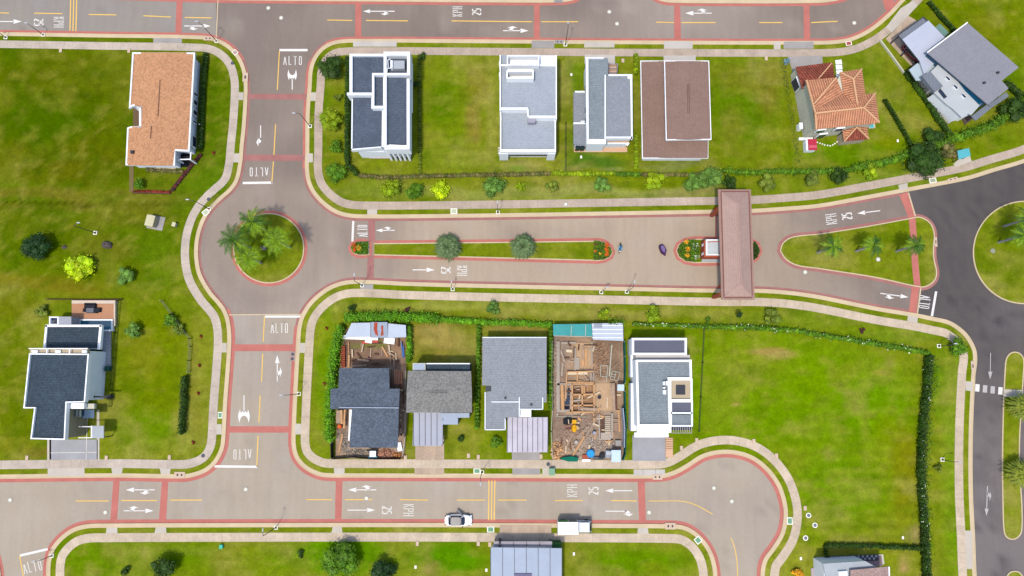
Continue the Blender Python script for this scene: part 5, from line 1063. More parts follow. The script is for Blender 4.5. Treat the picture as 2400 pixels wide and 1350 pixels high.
# flower beds
bed('flower_bed', 'bushy orange and green flower bed at the roundabout end of the median', [(864,568),(864,597),(840,597),(828,592),(823,582),(828,572),(840,568)], .7, 'mid', 900, [('orange', 833, 577, .35, 60), ('orange', 833, 588, .3, 50), ('yellow', 843, 582, .5, 40)])
bed('flower_bed', 'flower bed with an orange band at the far end of the long median', [(1391,566),(1405,566),(1419,571),(1430,580),(1434,591),(1429,602),(1415,609),(1391,610)], .5, 'mid', 1000, [('orange', 1421, 576, .4, 70), ('orange', 1421, 587, .45, 80), ('orange', 1420, 597, .4, 70), ('yellow', 1405, 596, .25, 22), ('red', 1394, 575, .2, 20), ('orange', 1394, 590, .2, 20)])
bed('flower_bed', 'round planting with three orange bushes beside the guard booth', [(1628,562),(1606,565),(1592,574),(1586,588),(1592,602),(1606,612),(1630,615),(1638,600),(1636,575)], .7, 'mid', 1500, [('yellow', 1606, 569, .4, 60), ('orange', 1607, 570, .25, 20), ('yellow', 1609, 586, .42, 70), ('orange', 1609, 587, .25, 20), ('yellow', 1608, 600, .42, 70), ('white', 1628, 580, .7, 26), ('white', 1629, 602, .6, 22)])
bed('flower_bed', 'dark green planting at the east tip of the gate island', [(1765,566),(1772,572),(1779,589),(1773,604),(1764,611)], .6, 'dark', 420)
# ================================================================ FENCES
def fence(name, label, pts, h, m, post=None, gap=2.2, wire=False, group=None, cat='fence', th=.07):
    ln = [Vector(P(x, y)) for x, y in pts]; c = ln[0]; t = thing(name, label, cat, (c.x, c.y, .1), group)
    k = MB()
    for a, b in zip(ln[:-1], ln[1:]):
        if wire:
            for zz in (.35, .75, 1.15): k.bar((a.x, a.y, h * zz / 1.2), (b.x, b.y, h * zz / 1.2), .04)
        else:
            k.bar((a.x, a.y, h / 2 + .1), (b.x, b.y, h / 2 + .1), th, h)
    k.build('wire' if wire else 'panel', m, t)
    if post:
        for a, b in zip(ln[:-1], ln[1:]):
            L = (b - a).length; n = max(1, int(L / gap))
            for i in range(n + 1):
                p = a.lerp(b, i / n); q = MB(); q.box((p.x, p.y, .05), .1, .1, h + .12); q.build('post', post, t)
    return t
M_MESH = mat('fence_wire', A(120, 124, 110), fine=.1); M_POST = mat('pale_fence_post', A(206, 206, 190)); M_NET = mat('teal_netting', A(30, 110, 100), fine=.15)
fence('wire_fence', 'leaning wire fence with white posts on the west lawn', [(384,706),(408,738),(432,770),(449,794),(450,812)], 1.3, M_MESH, M_POST, 3.2, True); fence('wire_fence', 'short run of wire fence above the isolated dark hedge', [(450,812),(447,845),(446,872)], 1.2, M_MESH, M_POST, 2.2, True)
fence('garden_wall', 'low pale wall between the villa lawn and the diagonal house', [(2060,97),(2085,130),(2116,173),(2132,164)], .5, CREAM, th=.22, cat='wall'); fence('wire_fence', 'white-railed fence south-west of the diagonal house', [(2142,192),(2175,240),(2216,294)], 1.1, M_POST, M_POST, 3, True)
fence('wire_fence', 'dark wire fence closing the lot left of the grey-green house', [(1325,292),(1325,405)], 1.3, mat('dark_wire', A(70, 84, 60)), mat('dark_wire', None), 3.0, True); fence('board_fence', 'dark low fence along the west lot edge of the pool deck house', [(110,702),(200,703),(290,702)], .6, WOODD, th=.08)
fence('wire_fence', 'green wire fence east of the pool deck house', [(284,704),(276,780),(266,900),(262,952)], 1.0, mat('green_wire', A(60, 90, 40)), mat('green_wire', None), 3.4, True); fence('garden_wall', 'low dark wall round the foot of the bungalow garden', [(313,453),(402,455)], .45, WOODD, th=.14, cat='wall')
fence('wire_fence', 'wire fence between the white box house and the big empty lot', [(1648,768),(1644,850),(1640,930),(1636,1010)], 1.2, mat('dark_wire', None), mat('dark_wire', None), 3.4, True)
fence('site_fence', 'wavy white-topped fence on the left side of the open site', [(1293,800),(1292,900),(1294,960),(1291,1010),(1294,1075)], 1.6, M_POST, WOOD2, 2.6, True); fence('site_net', 'teal netting fence on the right side of the open site', [(1460,801),(1462,870),(1461,898)], 1.9, M_NET, M_POST, 2.4, th=.1); fence('site_net', 'torn teal netting at the lower right of the open site', [(1461,916),(1462,960),(1464,1000),(1462,1060),(1457,1076)], 1.9, M_NET, M_POST, 2.4, th=.1)
fence('site_sheets', 'upright corrugated sheets leaning inside the right fence of the open site', [(1456,955),(1460,1000),(1459,1046)], 2.0, METAL2, th=.12, cat='sheet metal'); fence('site_fence', 'sagging dark fence closing the south side of the dark-roofed site', [(783,1074),(830,1070),(880,1074),(940,1074)], 1.3, mat('dark_netting', A(60, 60, 50)), WOODD, 2.4, th=.06)
fence('site_fence', 'pale fence on the right side of the dark-roofed site', [(952,866),(952,960),(951,1020),(945,1070)], 1.5, M_POST, WOOD2, 2.4, True); fence('site_net', 'green net panel at the lower left corner of the dark-roofed site', [(781,1036),(782,1072)], 1.8, mat('dark_netting', None), M_POST, 2)
# ================================================================ STREET FURNITURE
M_POLE = mat('dark_pole_metal', A(90, 84, 84), fine=.05); M_HEAD = mat('white_lamp_head', A(206, 208, 214, .5)); M_BASE = mat('white_concrete_base', A(236, 232, 220, .7))
def lamp(label, x, y, ang, h=6.4, arm=.75):
    b = P(x, y, .1); t = thing('street_lamp', label, 'street lamp', b, 'street lamps along the roads')
    ca, sa = math.cos(ang), math.sin(ang); tp = (b[0] + arm * ca, b[1] + arm * sa, h + .15)
    for nm, m, f in (('base', M_BASE, 'r'), ('pole', M_POLE, 'p'), ('arm', M_POLE, 'a'), ('lamp_head', M_HEAD, 'l')):
        k = MB()
        if f == 'r':
            for s in (-1, 1): k.box((b[0] + s * .27, b[1], .08), .12, .66, .16); k.box((b[0], b[1] + s * .27, .08), .42, .12, .16)
        elif f == 'p': k.tube([(b[0], b[1], .1), (b[0], b[1], h * .5), (b[0], b[1], h)], [.08, .06, .045], 8)
        elif f == 'a': k.tube([(b[0], b[1], h - .15), (b[0] + arm * .5 * ca, b[1] + arm * .5 * sa, h + .08), tp], [.05, .045, .04], 6)
        else: k.ell((tp[0] + .25 * ca, tp[1] + .25 * sa, tp[2]), .34 if abs(ca) > .7 else .13, .34 if abs(ca) <= .7 else .13, .07, 10, 5)
        k.build(nm, m, t)
    return t
LH = {'at the very top': 3.5, 'rumble': 3.5, 'north verge of the boulevard': 3.6, 'site hedge': 2.6, 'due north': 2.6, 'bottom-left': 3.2, 'long dark hedge': 3.2, 'east road corner': 3.2}
for a in [('street lamp at the bend where the top road meets the connector', 508, 97, 2.6), ('street lamp beside the connector road west of the navy house', 727, 296, 3.1), ('street lamp on the top verge between the silver and grey-green houses', 1325, 105, 1.57),
 ('tall lamp standing alone on the left lawn', 224, 546, .5), ('street lamp on the north-west rim of the roundabout', 491, 490, 3.0), ('street lamp at the south-east corner of the roundabout', 849, 669, 1.57), ('lamp on the north verge of the boulevard above the left cycad palm', 1167, 498, 1.57),
 ('lamp on the south verge of the boulevard near the site hedge', 1061, 678, 1.57), ('lamp on the south verge of the boulevard due north of the open site', 1409, 685, .7), ('street lamp south of the boulevard just before the gate roof', 1469, 684, 1.3),
 ('street lamp on the lower street by the green utility lid', 1130, 1106, -1.57), ('street lamp on the south verge of the lower street below the junction', 647, 1236, 1.57), ('street lamp on the east verge of the lower connector', 701, 923, 3.14),
 ('lamp on the grass by the long dark hedge near the east road', 2208, 1077, 0), ('short lamp on the bend by the bottom-left stop line', 122, 1302, 3.3), ('lamp on the verge at the very top left', 14, 88, 3.3), ('lamp on the verge near the top-left rumble lines', 102, 82, 2.6), ('thin lamp at the pavement bend under the east road corner', 2200, 811, .3)]:
    lamp(*a, h=next((v for q, v in LH.items() if q in a[0]), 6.4))
def cover(name, label, x, y, r, m, z=.03, ring=None, cat='manhole cover', group='manhole covers', sq=False, ang=0.0, w=None, h=None, bars=0):
    c = P(x, y, z - .01); t = thing(name, label, cat, c, group)
    k = MB()
    if sq: k.box((c[0], c[1], z - .02), w, h, .05, ang)
    else: k.disc(c, r, z - .02, z + .03)
    k.build('frame' if ring else 'lid', ring or m, t)
    if ring:
        k = MB()
        if sq: k.box((c[0], c[1], z), w * .74, h * .74, .055, ang)
        else: k.disc(c, r * .68, z, z + .05)
        k.build('lid', m, t)
    for i in range(bars):
        k = MB(); k.box((c[0] + (i - (bars - 1) / 2) * w * .8 / bars * math.cos(ang), c[1] + (i - (bars - 1) / 2) * w * .8 / bars * math.sin(ang), z + .03), w * .3 / bars, h * .34, .03, ang); k.build('grate_slot', mat('grate_slot', A(90, 86, 84)), t)
    return t
M_MH = mat('pale_manhole', A(226, 224, 206, .6), fine=.1, fs=3); M_MHD = mat('dark_cast_iron', A(96, 100, 108), fine=.2, fs=6); M_MHR = mat('manhole_ring', A(186, 182, 172)); M_LIDG = mat('green_utility_lid', A(128, 176, 142), fine=.08); M_WF = mat('white_utility_frame', A(240, 236, 224, .7)); M_PF = mat('pinkish_concrete', A(226, 200, 176))
for l, x, y, m in [('pale manhole cover highest in the top junction', 629, 19, M_MH), ('pale manhole cover right of the highest one in the top junction', 659, 42, M_MH), ('small pale manhole at the top of the road, right of the middle', 1428, 28, M_MH), ('pale manhole south-east of the small one on the top road', 1446, 56, M_MH),
 ('pale manhole at the east bend of the top road', 2002, 54, M_MH), ('pale manhole just off the nose of the triangular island', 1887, 638, M_MH), ('pale manhole by the left edge of the lower street', 24, 1172, M_MH), ('pale manhole left of the first red crossing band', 247, 1201, M_MH),
 ('pale manhole in the middle of the lower junction', 576, 1147, M_MH), ('pale manhole on the yellow dash near the slip arrow', 859, 1168, M_MH), ('pale manhole just right of the red band by the cul-de-sac', 1521, 1201, M_MH), ('pale manhole in the upper cul-de-sac', 1673, 1144, M_MH), ('pale manhole in the centre of the cul-de-sac', 1715, 1175, M_MH)]:
    cover('manhole_cover', l, x, y, .42, m, ring=M_MHR)
cover('manhole_cover', 'pale round cover set in the grass of the triangular island', 2058, 608, .42, M_MH, .14, ring=M_MHR); cover('manhole_cover', 'white crescent-like cover on the boulevard north pavement', 1326, 479, .36, M_BASE, .16, ring=M_MHR); cover('manhole_cover', 'grey cover in the grass of the right round island', 2327, 588, .42, mat('grey_lid', A(166, 170, 150)), .14)
for l, x, y in [('dark cover on the pavement bend by the top junction', 545, 148), ('dark cover on the pavement north-west of the roundabout', 489, 467), ('dark cover on the pavement south of the silver carport', 1285, 1088), ('dark cover at the corner of the west pavement bend', 476, 1068)]: cover('manhole_cover', l, x, y, .32, M_MHD, .16)
for l, x, y in [('upper of the three ringed tank lids by the cul-de-sac', 1895, 1208), ('rightmost of the three ringed tank lids by the cul-de-sac', 1910, 1231), ('lowest of the three ringed tank lids by the cul-de-sac', 1888, 1261)]: cover('tank_hatch', l, x, y, .44, mat('blue_grey_lid', A(128, 136, 146)), .14, ring=M_WF, cat='tank lid', group='ringed tank lids')
for l, x, y, w_, h_, a, m, f in [('green utility lid west of the lower connector', 516, 973, .75, 1.1, 0, M_LIDG, M_WF), ('green utility lid on the north verge of the lower street', 1118, 1104, 1.2, .85, 0, M_LIDG, M_WF), ('green utility lid on the south verge of the lower street', 1150, 1241, 1.2, .95, 0, M_LIDG, M_WF),
 ('green utility lid on the inner bend south of the cul-de-sac', 1636, 1266, 1.1, 1.05, -.9, M_LIDG, M_WF), ('green utility lid on the east verge of the cul-de-sac', 1851, 1221, .95, 1.2, 0, M_LIDG, M_WF), ('pale lid on the boulevard north verge above the median', 1064, 495, 1.2, 1.0, 0, mat('pale_green_lid', A(206, 214, 180)), M_WF),
 ('pale lid on the verge at the north-west rim of the roundabout', 482, 498, 1.1, 1.0, .7, mat('pale_green_lid', None), M_WF), ('red utility lid on the verge by the east bend of the top road', 1989, 102, 1.1, .8, .15, mat('red_lid', A(186, 90, 88)), M_WF), ('pale lid on the verge before the dark east road', 2186, 423, 1.3, .9, .15, mat('grey_green_lid', A(176, 186, 158)), M_WF),
 ('pinkish lid on the verge at the top junction corner', 551, 123, 1.0, .9, -.8, mat('pink_lid', A(204, 174, 160)), M_WF)]: cover('utility_hatch', l, x, y, 1, m, .15, ring=f, cat='utility lid', group='utility lids on the verges', sq=True, w=w_, h=h_, ang=a)
for l, x, y, w_, h_, a, m, nb in [('storm drain slab on the west kerb of the upper connector', 575, 181, 1.0, 1.7, 0, M_PF, 1), ('storm drain slab on the kerb beside the junction lamp at the top', 488, 90, 1.7, .8, 0, M_PF, 2), ('storm drain slab at the bend left of the lower junction', 421, 1113, 1.8, 1.0, 0, M_PF, 2), ('storm drain slab south of the white box house', 1541, 1118, 1.7, .9, 0, M_PF, 2),
 ('storm drain slab on the south kerb near the cul-de-sac', 1571, 1233, 1.8, 1.1, 0, M_PF, 2), ('dark twin-cover drain in the lower connector road', 685, 835, 1.0, 1.7, 0, mat('rose_slab', A(186, 158, 150)), 0), ('storm drain grate on the east nose of the triangular island', 2193, 567, .5, 1.7, 0, M_PF, 1), ('storm drain slab on the kerb by the dark east road', 2233, 420, 1.9, .5, .25, M_PF, 2),
 ('storm drain slab on the verge at the south-east road bend', 2197, 751, 1.8, .6, -.25, M_PF, 1), ('storm drain slab on the kerb east of the big lot', 2280, 858, .6, 1.8, 0, M_PF, 1), ('storm drain slab on the kerb at the top right of the middle', 1311, 98, 1.7, .7, 0, M_CONC2, 2), ('grated drain on the top kerb above the side road', 1309, 3, 1.7, .6, 0, M_CONC2, 3)]:
    cover('storm_drain', l, x, y, 1, m, .16 if 'road' not in l or 'kerb' in l else .03, cat='storm drain', group='storm drains on the kerbs', sq=True, w=w_, h=h_, ang=a, bars=nb)
k = MB(); c = P(686, 830, .06); k.disc(c, .27, .04, .09); tag(k.build('manhole_cover', M_MHD, loc=c), 'upper dark disc of the twin drain in the connector road', 'manhole cover', 'manhole covers'); k = MB(); c = P(685, 841, .06); k.disc(c, .27, .04, .09); tag(k.build('manhole_cover', M_MHD, loc=c), 'lower dark disc of the twin drain in the connector road', 'manhole cover', 'manhole covers')
for l, x, y in [('meter stub on the left of the top-left pavement', 142, 118), ('meter stub just west of the bungalow on the top pavement', 302, 119), ('meter stub at the left lawn south of the pool deck house', 63, 1073), ('meter stub right of the pool deck house driveway', 249, 1073), ('meter stub near the south-west bend of the left lawn', 397, 1072), ('meter stub left of the speckled-roof house lawn corner', 1098, 1068), ('meter stub right beside the lawn corner one', 1121, 1071), ('meter stub right of the silver carport drive', 1268, 1070),
 ('meter stub on the cul-de-sac pavement nearest the white house', 1597, 1050), ('meter stub on the upper left of the cul-de-sac ring', 1633, 1032), ('meter stub at the top right of the cul-de-sac ring', 1767, 1034), ('meter stub further right on the cul-de-sac ring', 1820, 1068), ('meter stub at the east side of the cul-de-sac ring', 1887, 1191), ('meter stub below the white car lawn', 978, 1274), ('meter stub left of the metal-roofed house', 1121, 1274), ('meter box right against the metal-roofed house', 1148, 1276), ('meter stub on the top pavement left of the villa lot', 1796, 137), ('pale stone slab on the grey-green house lawn', 1460, 142), ('meter stub on the dark-roofed site corner', 950, 1072)]:
    cover('meter_stub', l, x, y, 1, M_PF, .22, cat='meter box', group='concrete meter stubs by the pavements', sq=True, w=.5, h=.75)
# small boxes and cabinets
def boxy(name, label, cat, x, y, w_, d, h, m, ang=0.0, parts=(), z0=.1, group=None):
    c = P(x, y, z0); t = thing(name, label, cat, c, group); k = MB(); k.box(c, w_, d, h, ang); k.build('body', m, t)
    for nm, mm, dx, dy, zz, ww, dd, hh in parts:
        k = MB(); k.box((c[0] + dx * math.cos(ang) - dy * math.sin(ang), c[1] + dx * math.sin(ang) + dy * math.cos(ang), zz), ww, dd, hh, ang); k.build(nm, mm, t)
    return t
boxy('utility_cabinet', 'beige utility cabinet on a concrete pad on the left lawn', 'cabinet', 361, 521, 1.4, 1.9, 1.4, mat('beige_cabinet', A(206, 196, 160)), -.2, [('pad', M_CONC2, .4, 0, .08, 2.9, 2.5, .12), ('lid', mat('cream_cabinet_lid', A(222, 214, 176)), 0, 0, 1.5, 1.5, 2.0, .08)])
boxy('utility_cabinet', 'tiny beige cabinet near the roundabout pavement', 'cabinet', 412, 528, .6, .7, .8, mat('beige_cabinet', None), -.3, [('lid', mat('cream_cabinet_lid', None), 0, 0, .9, .66, .76, .05)])
boxy('transformer_box', 'green transformer box on the verge south of the silver carport', 'transformer', 1293, 1104, .9, 1.1, 1.0, mat('transformer_green', A(110, 160, 124)), 0, [('lid', mat('transformer_lid', A(140, 180, 150)), 0, 0, 1.1, .96, 1.16, .05), ('pad', M_CONC, -.5, 0, .08, 2.2, 1.3, .1)])
boxy('turquoise_box', 'tiny turquoise box on the lawn south of the lower street', 'box', 520.5, 1280, .5, .6, .5, mat('turquoise_plastic', A(90, 210, 170)), 0, [('lid', mat('turquoise_plastic', None), 0, 0, .6, .55, .65, .05)])
boxy('play_house', 'red and white play house south-west of the tiled villa', 'play house', 1893, 345, 1.7, 2.0, 1.3, PALE, 0, [('roof', mat('red_play_roof', A(206, 60, 84)), .25, 0, 1.4, 1.5, 2.0, .25), ('awning', mat('pink_play_roof', A(226, 110, 124)), .25, -.4, 1.66, 1.4, .5, .05)])
boxy('garden_bin', 'dark green bin beside the pool deck house', 'bin', 258, 864, .7, .8, 1.0, mat('bin_green', A(40, 90, 80)), 0, [('lid', mat('bin_green', None), 0, 0, 1.1, .76, .86, .06)])
boxy('wall_box', 'white water heater box west of the tiled villa', 'water heater', 1870, 301, .6, 1.1, 1.4, WHT2, 0, [('lid', PALE, 0, 0, 1.5, .64, 1.14, .05)])
boxy('sofa_set', 'dark outdoor sofa on the pool deck', 'sofa', 214, 718, 1.9, .8, .5, mat('dark_rattan', A(48, 48, 56)), 0, [('backrest', mat('dark_rattan', None), 0, .4, .6, 2.0, .25, .5), ('cushion', mat('sofa_cushion', A(96, 96, 108)), 0, -.05, .6, 1.6, .6, .12)], z0=.6)
boxy('sofa_set', 'dark outdoor daybed in front of the deck sofa', 'sofa', 218, 728, 1.9, .9, .5, mat('dark_rattan', None), 0, [('cushion', mat('sofa_cushion2', A(120, 122, 132)), -.2, 0, 1.1, 1.3, .8, .12), ('armrest', mat('dark_rattan', None), -1.2, .05, .6, .5, .6, .6), ('armrest', mat('dark_rattan', None), 1.2, .05, .6, .6, .7, .6)], z0=.6)
boxy('paddling_pool', 'small turquoise pool with a pale rim by the villa porch', 'pool', 2041, 297, 1.2, .8, .4, mat('pool_rim', A(222, 208, 180)), .1, [('water', mat_glass('turquoise_water', A(70, 200, 210)), -.1, 0, .45, .8, .6, .08)])
for i, (x, y) in enumerate([(1953,148),(1955,160),(1957,172),(1958,181)]): boxy('stepping_slab', ('northernmost', 'second', 'third', 'southernmost')[i] + ' pale slab of the stepping path to the tiled villa', 'paving slab', x + 12 - i, y - 2, 1.15, .85, .1, PALE, .1, group='stepping slabs to the villa')
for i, (x, y) in enumerate([(1915,334),(1921,336),(1927,338),(1932,340),(1939,341),(1945,342),(1951,340),(1956,337),(1961,333)]):
    c = P(x, y, .1); k = MB(); k.ell((c[0], c[1], .2), .16, .16, .14, 7, 5); tag(k.build('garden_stone', M_BASE, loc=c), 'white stone in the curved row on the lawn south of the villa', 'stone', 'curved row of white stones')
def rock(label, x, y, r, m):
    c = P(x, y, .1); k = MB(); k.ell((c[0], c[1], r * .3), r, r * .8, r * .7, 9, 6, jit=.22); tag(k.build('boulder', m, loc=c), label, 'boulder', 'boulders on the lawns')
rock('large dark boulder on a bare patch of the left lawn', 252, 575, .95, mat('basalt', A(104, 96, 90), fine=.4, fs=3)); rock('small dark boulder left of the large one on the left lawn', 151, 579, .45, mat('basalt', None)); rock('grey boulder at the centre of the roundabout', 618, 581, .55, mat('grey_boulder', A(150, 140, 136), fine=.4, fs=3))
for l, x, y in (('white litter piece on the lawn below the metal-roofed house left side', 974, 1329), ('white pipe end left of the metal-roofed house', 1140, 1336), ('white litter piece on the lawn right of the metal-roofed house', 1345, 1298), ('white stake near the hedge above the corner house', 2116, 1260), ('white garden light on the villa lawn east side', 2104, 330), ('white square marker left of the grey-green house', 1339, 175), ('small white marker behind the grey-green house terrace', 1362, 368), ('white marker at the cul-de-sac lawn edge', 1877, 1309)):
    cover('lawn_marker', l, x, y, 1, M_BASE, .2, cat='marker', sq=True, w=.35, h=.5, group='small white markers on the lawns')
# entrance barriers
def barrier(label, x, y0, y1, m):
    b = P(x, y0, .05); t = thing('gate_barrier', label, 'barrier', b, 'entrance barriers'); k = MB(); k.box((b[0], b[1], .05), .5, .5, 1.1); k.build('housing', mat('barrier_orange', A(224, 100, 50)), t)
    e = P(x + 2, y1, 1.0); k = MB(); k.bar((b[0], b[1], 1.0), (e[0], e[1], 1.0), .12); k.build('arm', m, t)
    k = MB(); k.tube([(e[0], e[1], .05), (e[0], e[1], .95)], .05, 6); k.build('rest', m, t)
barrier('red barrier arm across the boulevard north lane', 1676, 492, 560, mat('barrier_red', A(196, 96, 90))); barrier('red barrier arm across the boulevard south lane', 1688, 672, 618, mat('barrier_red', None))
k = MB(); c = P(1735, 711, .1); k.box(c, .22, .7, .35); tag(k.build('kerb_stub', M_PF, loc=c), 'low pale block under the south end of the gate roof', 'concrete block')
# ================================================================ VEHICLES
def outline(L, Wd, z, ang, c, e=3.2, ins=0.0, n=36, nose=0.0):
    out = []
    for i in range(n):
        a = 2 * math.pi * i / n; ca, sa = math.cos(a), math.sin(a)
        x = math.copysign(abs(ca) ** (2 / e), ca) * (L / 2 - ins); y = math.copysign(abs(sa) ** (2 / e), sa) * (Wd / 2 - ins)
        if x > 0: y *= 1 - nose * (x / (L / 2)) ** 3
        out.append((c[0] + x * math.cos(ang) - y * math.sin(ang), c[1] + x * math.sin(ang) + y * math.cos(ang), z))
    return out
def loft(k, layers):
    n = len(layers[0]); i0 = len(k.v)
    for l in layers: k.v += l
    for a in range(len(layers) - 1):
        for b in range(n): p, q = i0 + a * n + b, i0 + a * n + (b + 1) % n; k.f.append((p, q, q + n, p + n))
    k.f.append(tuple(range(i0, i0 + n))[::-1]); k.f.append(tuple(range(i0 + (len(layers) - 1) * n, i0 + len(layers) * n)))
TYRE = mat('tyre_rubber', A(36, 36, 38)); RIM = mat('wheel_rim', A(180, 184, 190))
def local(c, ang, x, y, z): return (c[0] + x * math.cos(ang) - y * math.sin(ang), c[1] + x * math.sin(ang) + y * math.cos(ang), z)
def car(name, label, x, y, ang, L, Wd, paint_m, roof_m, door_open=False):
    c = P(x, y, .02); t = thing(name, label, 'car', c); T = lambda a, b, z: local(c, ang, a, b, z)
    k = MB(); loft(k, [outline(L, Wd, .22, ang, c, 3.4, .12, nose=.1), outline(L, Wd, .42, ang, c, 3.6, .0, nose=.1), outline(L, Wd, .68, ang, c, 3.6, .01, nose=.12), outline(L, Wd, .86, ang, c, 3.2, .10, nose=.14), outline(L, Wd, .93, ang, c, 3.0, .24, nose=.16)]); k.build('body', paint_m, t, True)
    cc = T(-.28, 0, 0)
    k = MB(); loft(k, [outline(L * .63, Wd * .86, .88, ang, cc, 4.5), outline(L * .55, Wd * .80, 1.12, ang, T(-.3, 0, 0), 4.5), outline(L * .40, Wd * .70, 1.38, ang, T(-.36, 0, 0), 4.5)]); k.build('glasshouse', GLASS, t)
    k = MB(); loft(k, [outline(L * .37, Wd * .69, 1.37, ang, T(-.38, 0, 0), 4.5), outline(L * .36, Wd * .66, 1.43, ang, T(-.38, 0, 0), 4.5)]); k.build('roof', roof_m, t)
    for nm, sx in (('front_pillar', 1), ('rear_pillar', -1)):
        for s in (-1, 1): k = MB(); k.bar(T(-.3 + sx * L * .29 if sx > 0 else -.28 - L * .30, s * Wd * .39, .95), T(-.37 + sx * L * .19, s * Wd * .33, 1.38), .07); k.build('pillar', paint_m if door_open else roof_m, t)
    for s in (-1, 1):
        k = MB(); k.ell(T(L * .15, s * (Wd / 2 + .07), .95), .12, .12, .09, 8, 5); k.build('mirror', DGREY, t)
        k = MB(); k.ell(T(L / 2 - .18, s * Wd * .36, .66), .16, .16, .07, 8, 5); k.build('headlight', mat_glass('lamp_glass', A(220, 226, 230, .7)) if 'lamp_glass' not in MATS else MATS['lamp_glass'], t)
        k = MB(); k.ell(T(-L / 2 + .12, s * Wd * .36, .72), .1, .14, .07, 8, 5); k.build('tail_light', mat('tail_red', A(160, 30, 30)), t)
        for fx in (L * .31, -L * .30):
            p = T(fx, s * (Wd / 2 - .13), .33); a2 = ang + math.pi / 2; d = Vector((math.cos(a2), math.sin(a2), 0)) * .11
            k = MB(); k.tube([Vector(p) - d, Vector(p) + d], .33, 16); w_ = k.build('tyre', TYRE, t)
            k = MB(); k.tube([Vector(p) - d * 1.06, Vector(p) + d * 1.06], .2, 12); k.build('rim', RIM, t)
    if door_open:
        a0, a1 = T(L * .13, Wd / 2 - .04, .3), T(-L * .07, Wd / 2 + .62, .3)
        k = MB(); k.bar((a0[0], a0[1], .62), (a1[0], a1[1], .62), .1, .62); dr = k.build('door', paint_m, t)
        k = MB(); k.bar((a0[0], a0[1], 1.12), (a1[0], a1[1], 1.12), .05, .34); k.build('door_glass', GLASS, t)
    return t
WCAR = mat('white_car_paint', A(250, 250, 252, .8), rough=.25, spec=.6, fine=.01, broad=.02)
car('parked_car', 'white hatchback with a black glass roof and its driver door open', 1075, 1217.5, 0, 4.7, 1.95, WCAR, mat('glossy_black_roof', A(70, 70, 82), rough=.15, spec=.7, fine=.02, broad=.05), True)
car('parked_car', 'dark red car half under the diagonal house carport', 2134, 127, -math.radians(47), 4.4, 1.85, mat('dark_red_paint', A(140, 16, 34), rough=.2, spec=.6, fine=.02), mat('dark_red_paint', None))
c = P(1346, 1230, .02); t = thing('box_truck', 'small white box truck with a green side panel parked on the lower street', 'truck', c)
T = lambda a, b, z: (c[0] + a, c[1] + b, z)
def tb(nm, m, x0, x1, y0, y1, z0, z1): k = MB(); k.prism([T(x0, y0, 0)[:2], T(x1, y0, 0)[:2], T(x1, y1, 0)[:2], T(x0, y1, 0)[:2]], z1, z0); return k.build(nm, m, t)
tb('chassis', DGREY, -2.8, 2.7, -.5, .5, .5, .75); bx = tb('cargo_box', WHT2, -2.95, .45, -1.0, 1.0, .8, 2.75); tb('side_panel', mat('green_panel', A(110, 170, 96)), -2.85, -1.2, 1.0, 1.03, .95, 2.6); tb('side_panel', mat('grey_panel', A(150, 146, 130)), -1.1, .3, 1.0, 1.03, .95, 2.6)
k = MB(); k.v = [T(*p) for p in [(.62,-.85,.45),(2.75,-.85,.45),(2.75,.85,.45),(.62,.85,.45),(.62,-.85,1.3),(2.8,-.85,1.3),(2.8,.85,1.3),(.62,.85,1.3),(.66,-.78,2.05),(2.35,-.78,2.05),(2.35,.78,2.05),(.66,.78,2.05)]]
k.f = [(3,2,1,0),(0,1,5,4),(1,2,6,5),(2,3,7,6),(3,0,4,7),(4,5,9,8),(5,6,10,9),(6,7,11,10),(7,4,8,11),(8,9,10,11)]; k.build('cab', mat('truck_cab_paint', A(222, 230, 238, .7), rough=.35), t)
k = MB(); k.face([T(2.79, -.74, 1.36), T(2.79, .74, 1.36), T(2.39, .7, 2.0), T(2.39, -.7, 2.0)]); k.build('windscreen', GLASS, t)
for s in (-1, 1):
    tb('side_window', GLASS, .9, 2.3, s * .8 - .06, s * .8 + .06, 1.4, 1.9); k = MB(); k.box(T(2.55, s * 1.0, 1.3), .12, .2, .35); k.build('mirror', DGREY, t)
    for fx in (-2.0, 2.0): k = MB(); k.tube([T(fx, s * .92, .38), T(fx, s * .66, .38)], .38, 14); k.build('wheel', TYRE, t)
    k = MB(); k.box(T(2.74, s * .6, .6), .12, .3, .16); k.build('headlight', MATS['lamp_glass'], t)
# motorcycle ridden down the boulevard, and one wrapped in a purple cover
c = P(1452, 582, .02); A0 = math.radians(-97); t = thing('motorcycle', 'blue motorcycle with a rider, off the end of the long median', 'motorcycle', c); T = lambda a, b, z: local(c, A0, a, b, z)
MBL = mat('blue_bike_paint', A(30, 110, 150), rough=.3, spec=.6)
for fx in (-.66, .68): k = MB(); d = Vector(T(fx, .06, .3)) ; e = Vector(T(fx, -.06, .3)); k.tube([d, e], .3, 16); k.build('wheel', TYRE, t)
k = MB(); loft(k, [outline(1.1, .26, .45, A0, T(.1, 0, 0), 2.4), outline(1.25, .34, .65, A0, T(.15, 0, 0), 2.4), outline(.7, .26, .92, A0, T(.3, 0, 0), 2.2)]); k.build('fuel_tank', MBL, t, True)
k = MB(); loft(k, [outline(.85, .3, .72, A0, T(-.4, 0, 0), 2.6), outline(.8, .24, .82, A0, T(-.4, 0, 0), 2.6)]); k.build('saddle', DGREY, t); k = MB(); k.bar(T(.55, -.38, 1.0), T(.55, .38, 1.0), .05); k.build('handlebar', DGREY, t); k = MB(); k.ell(T(.72, 0, .88), .13, .13, .13, 8, 6); k.build('headlight', MATS['lamp_glass'], t); k = MB(); k.bar(T(.68, 0, .3), T(.52, 0, .98), .08); k.build('fork', RIM, t)
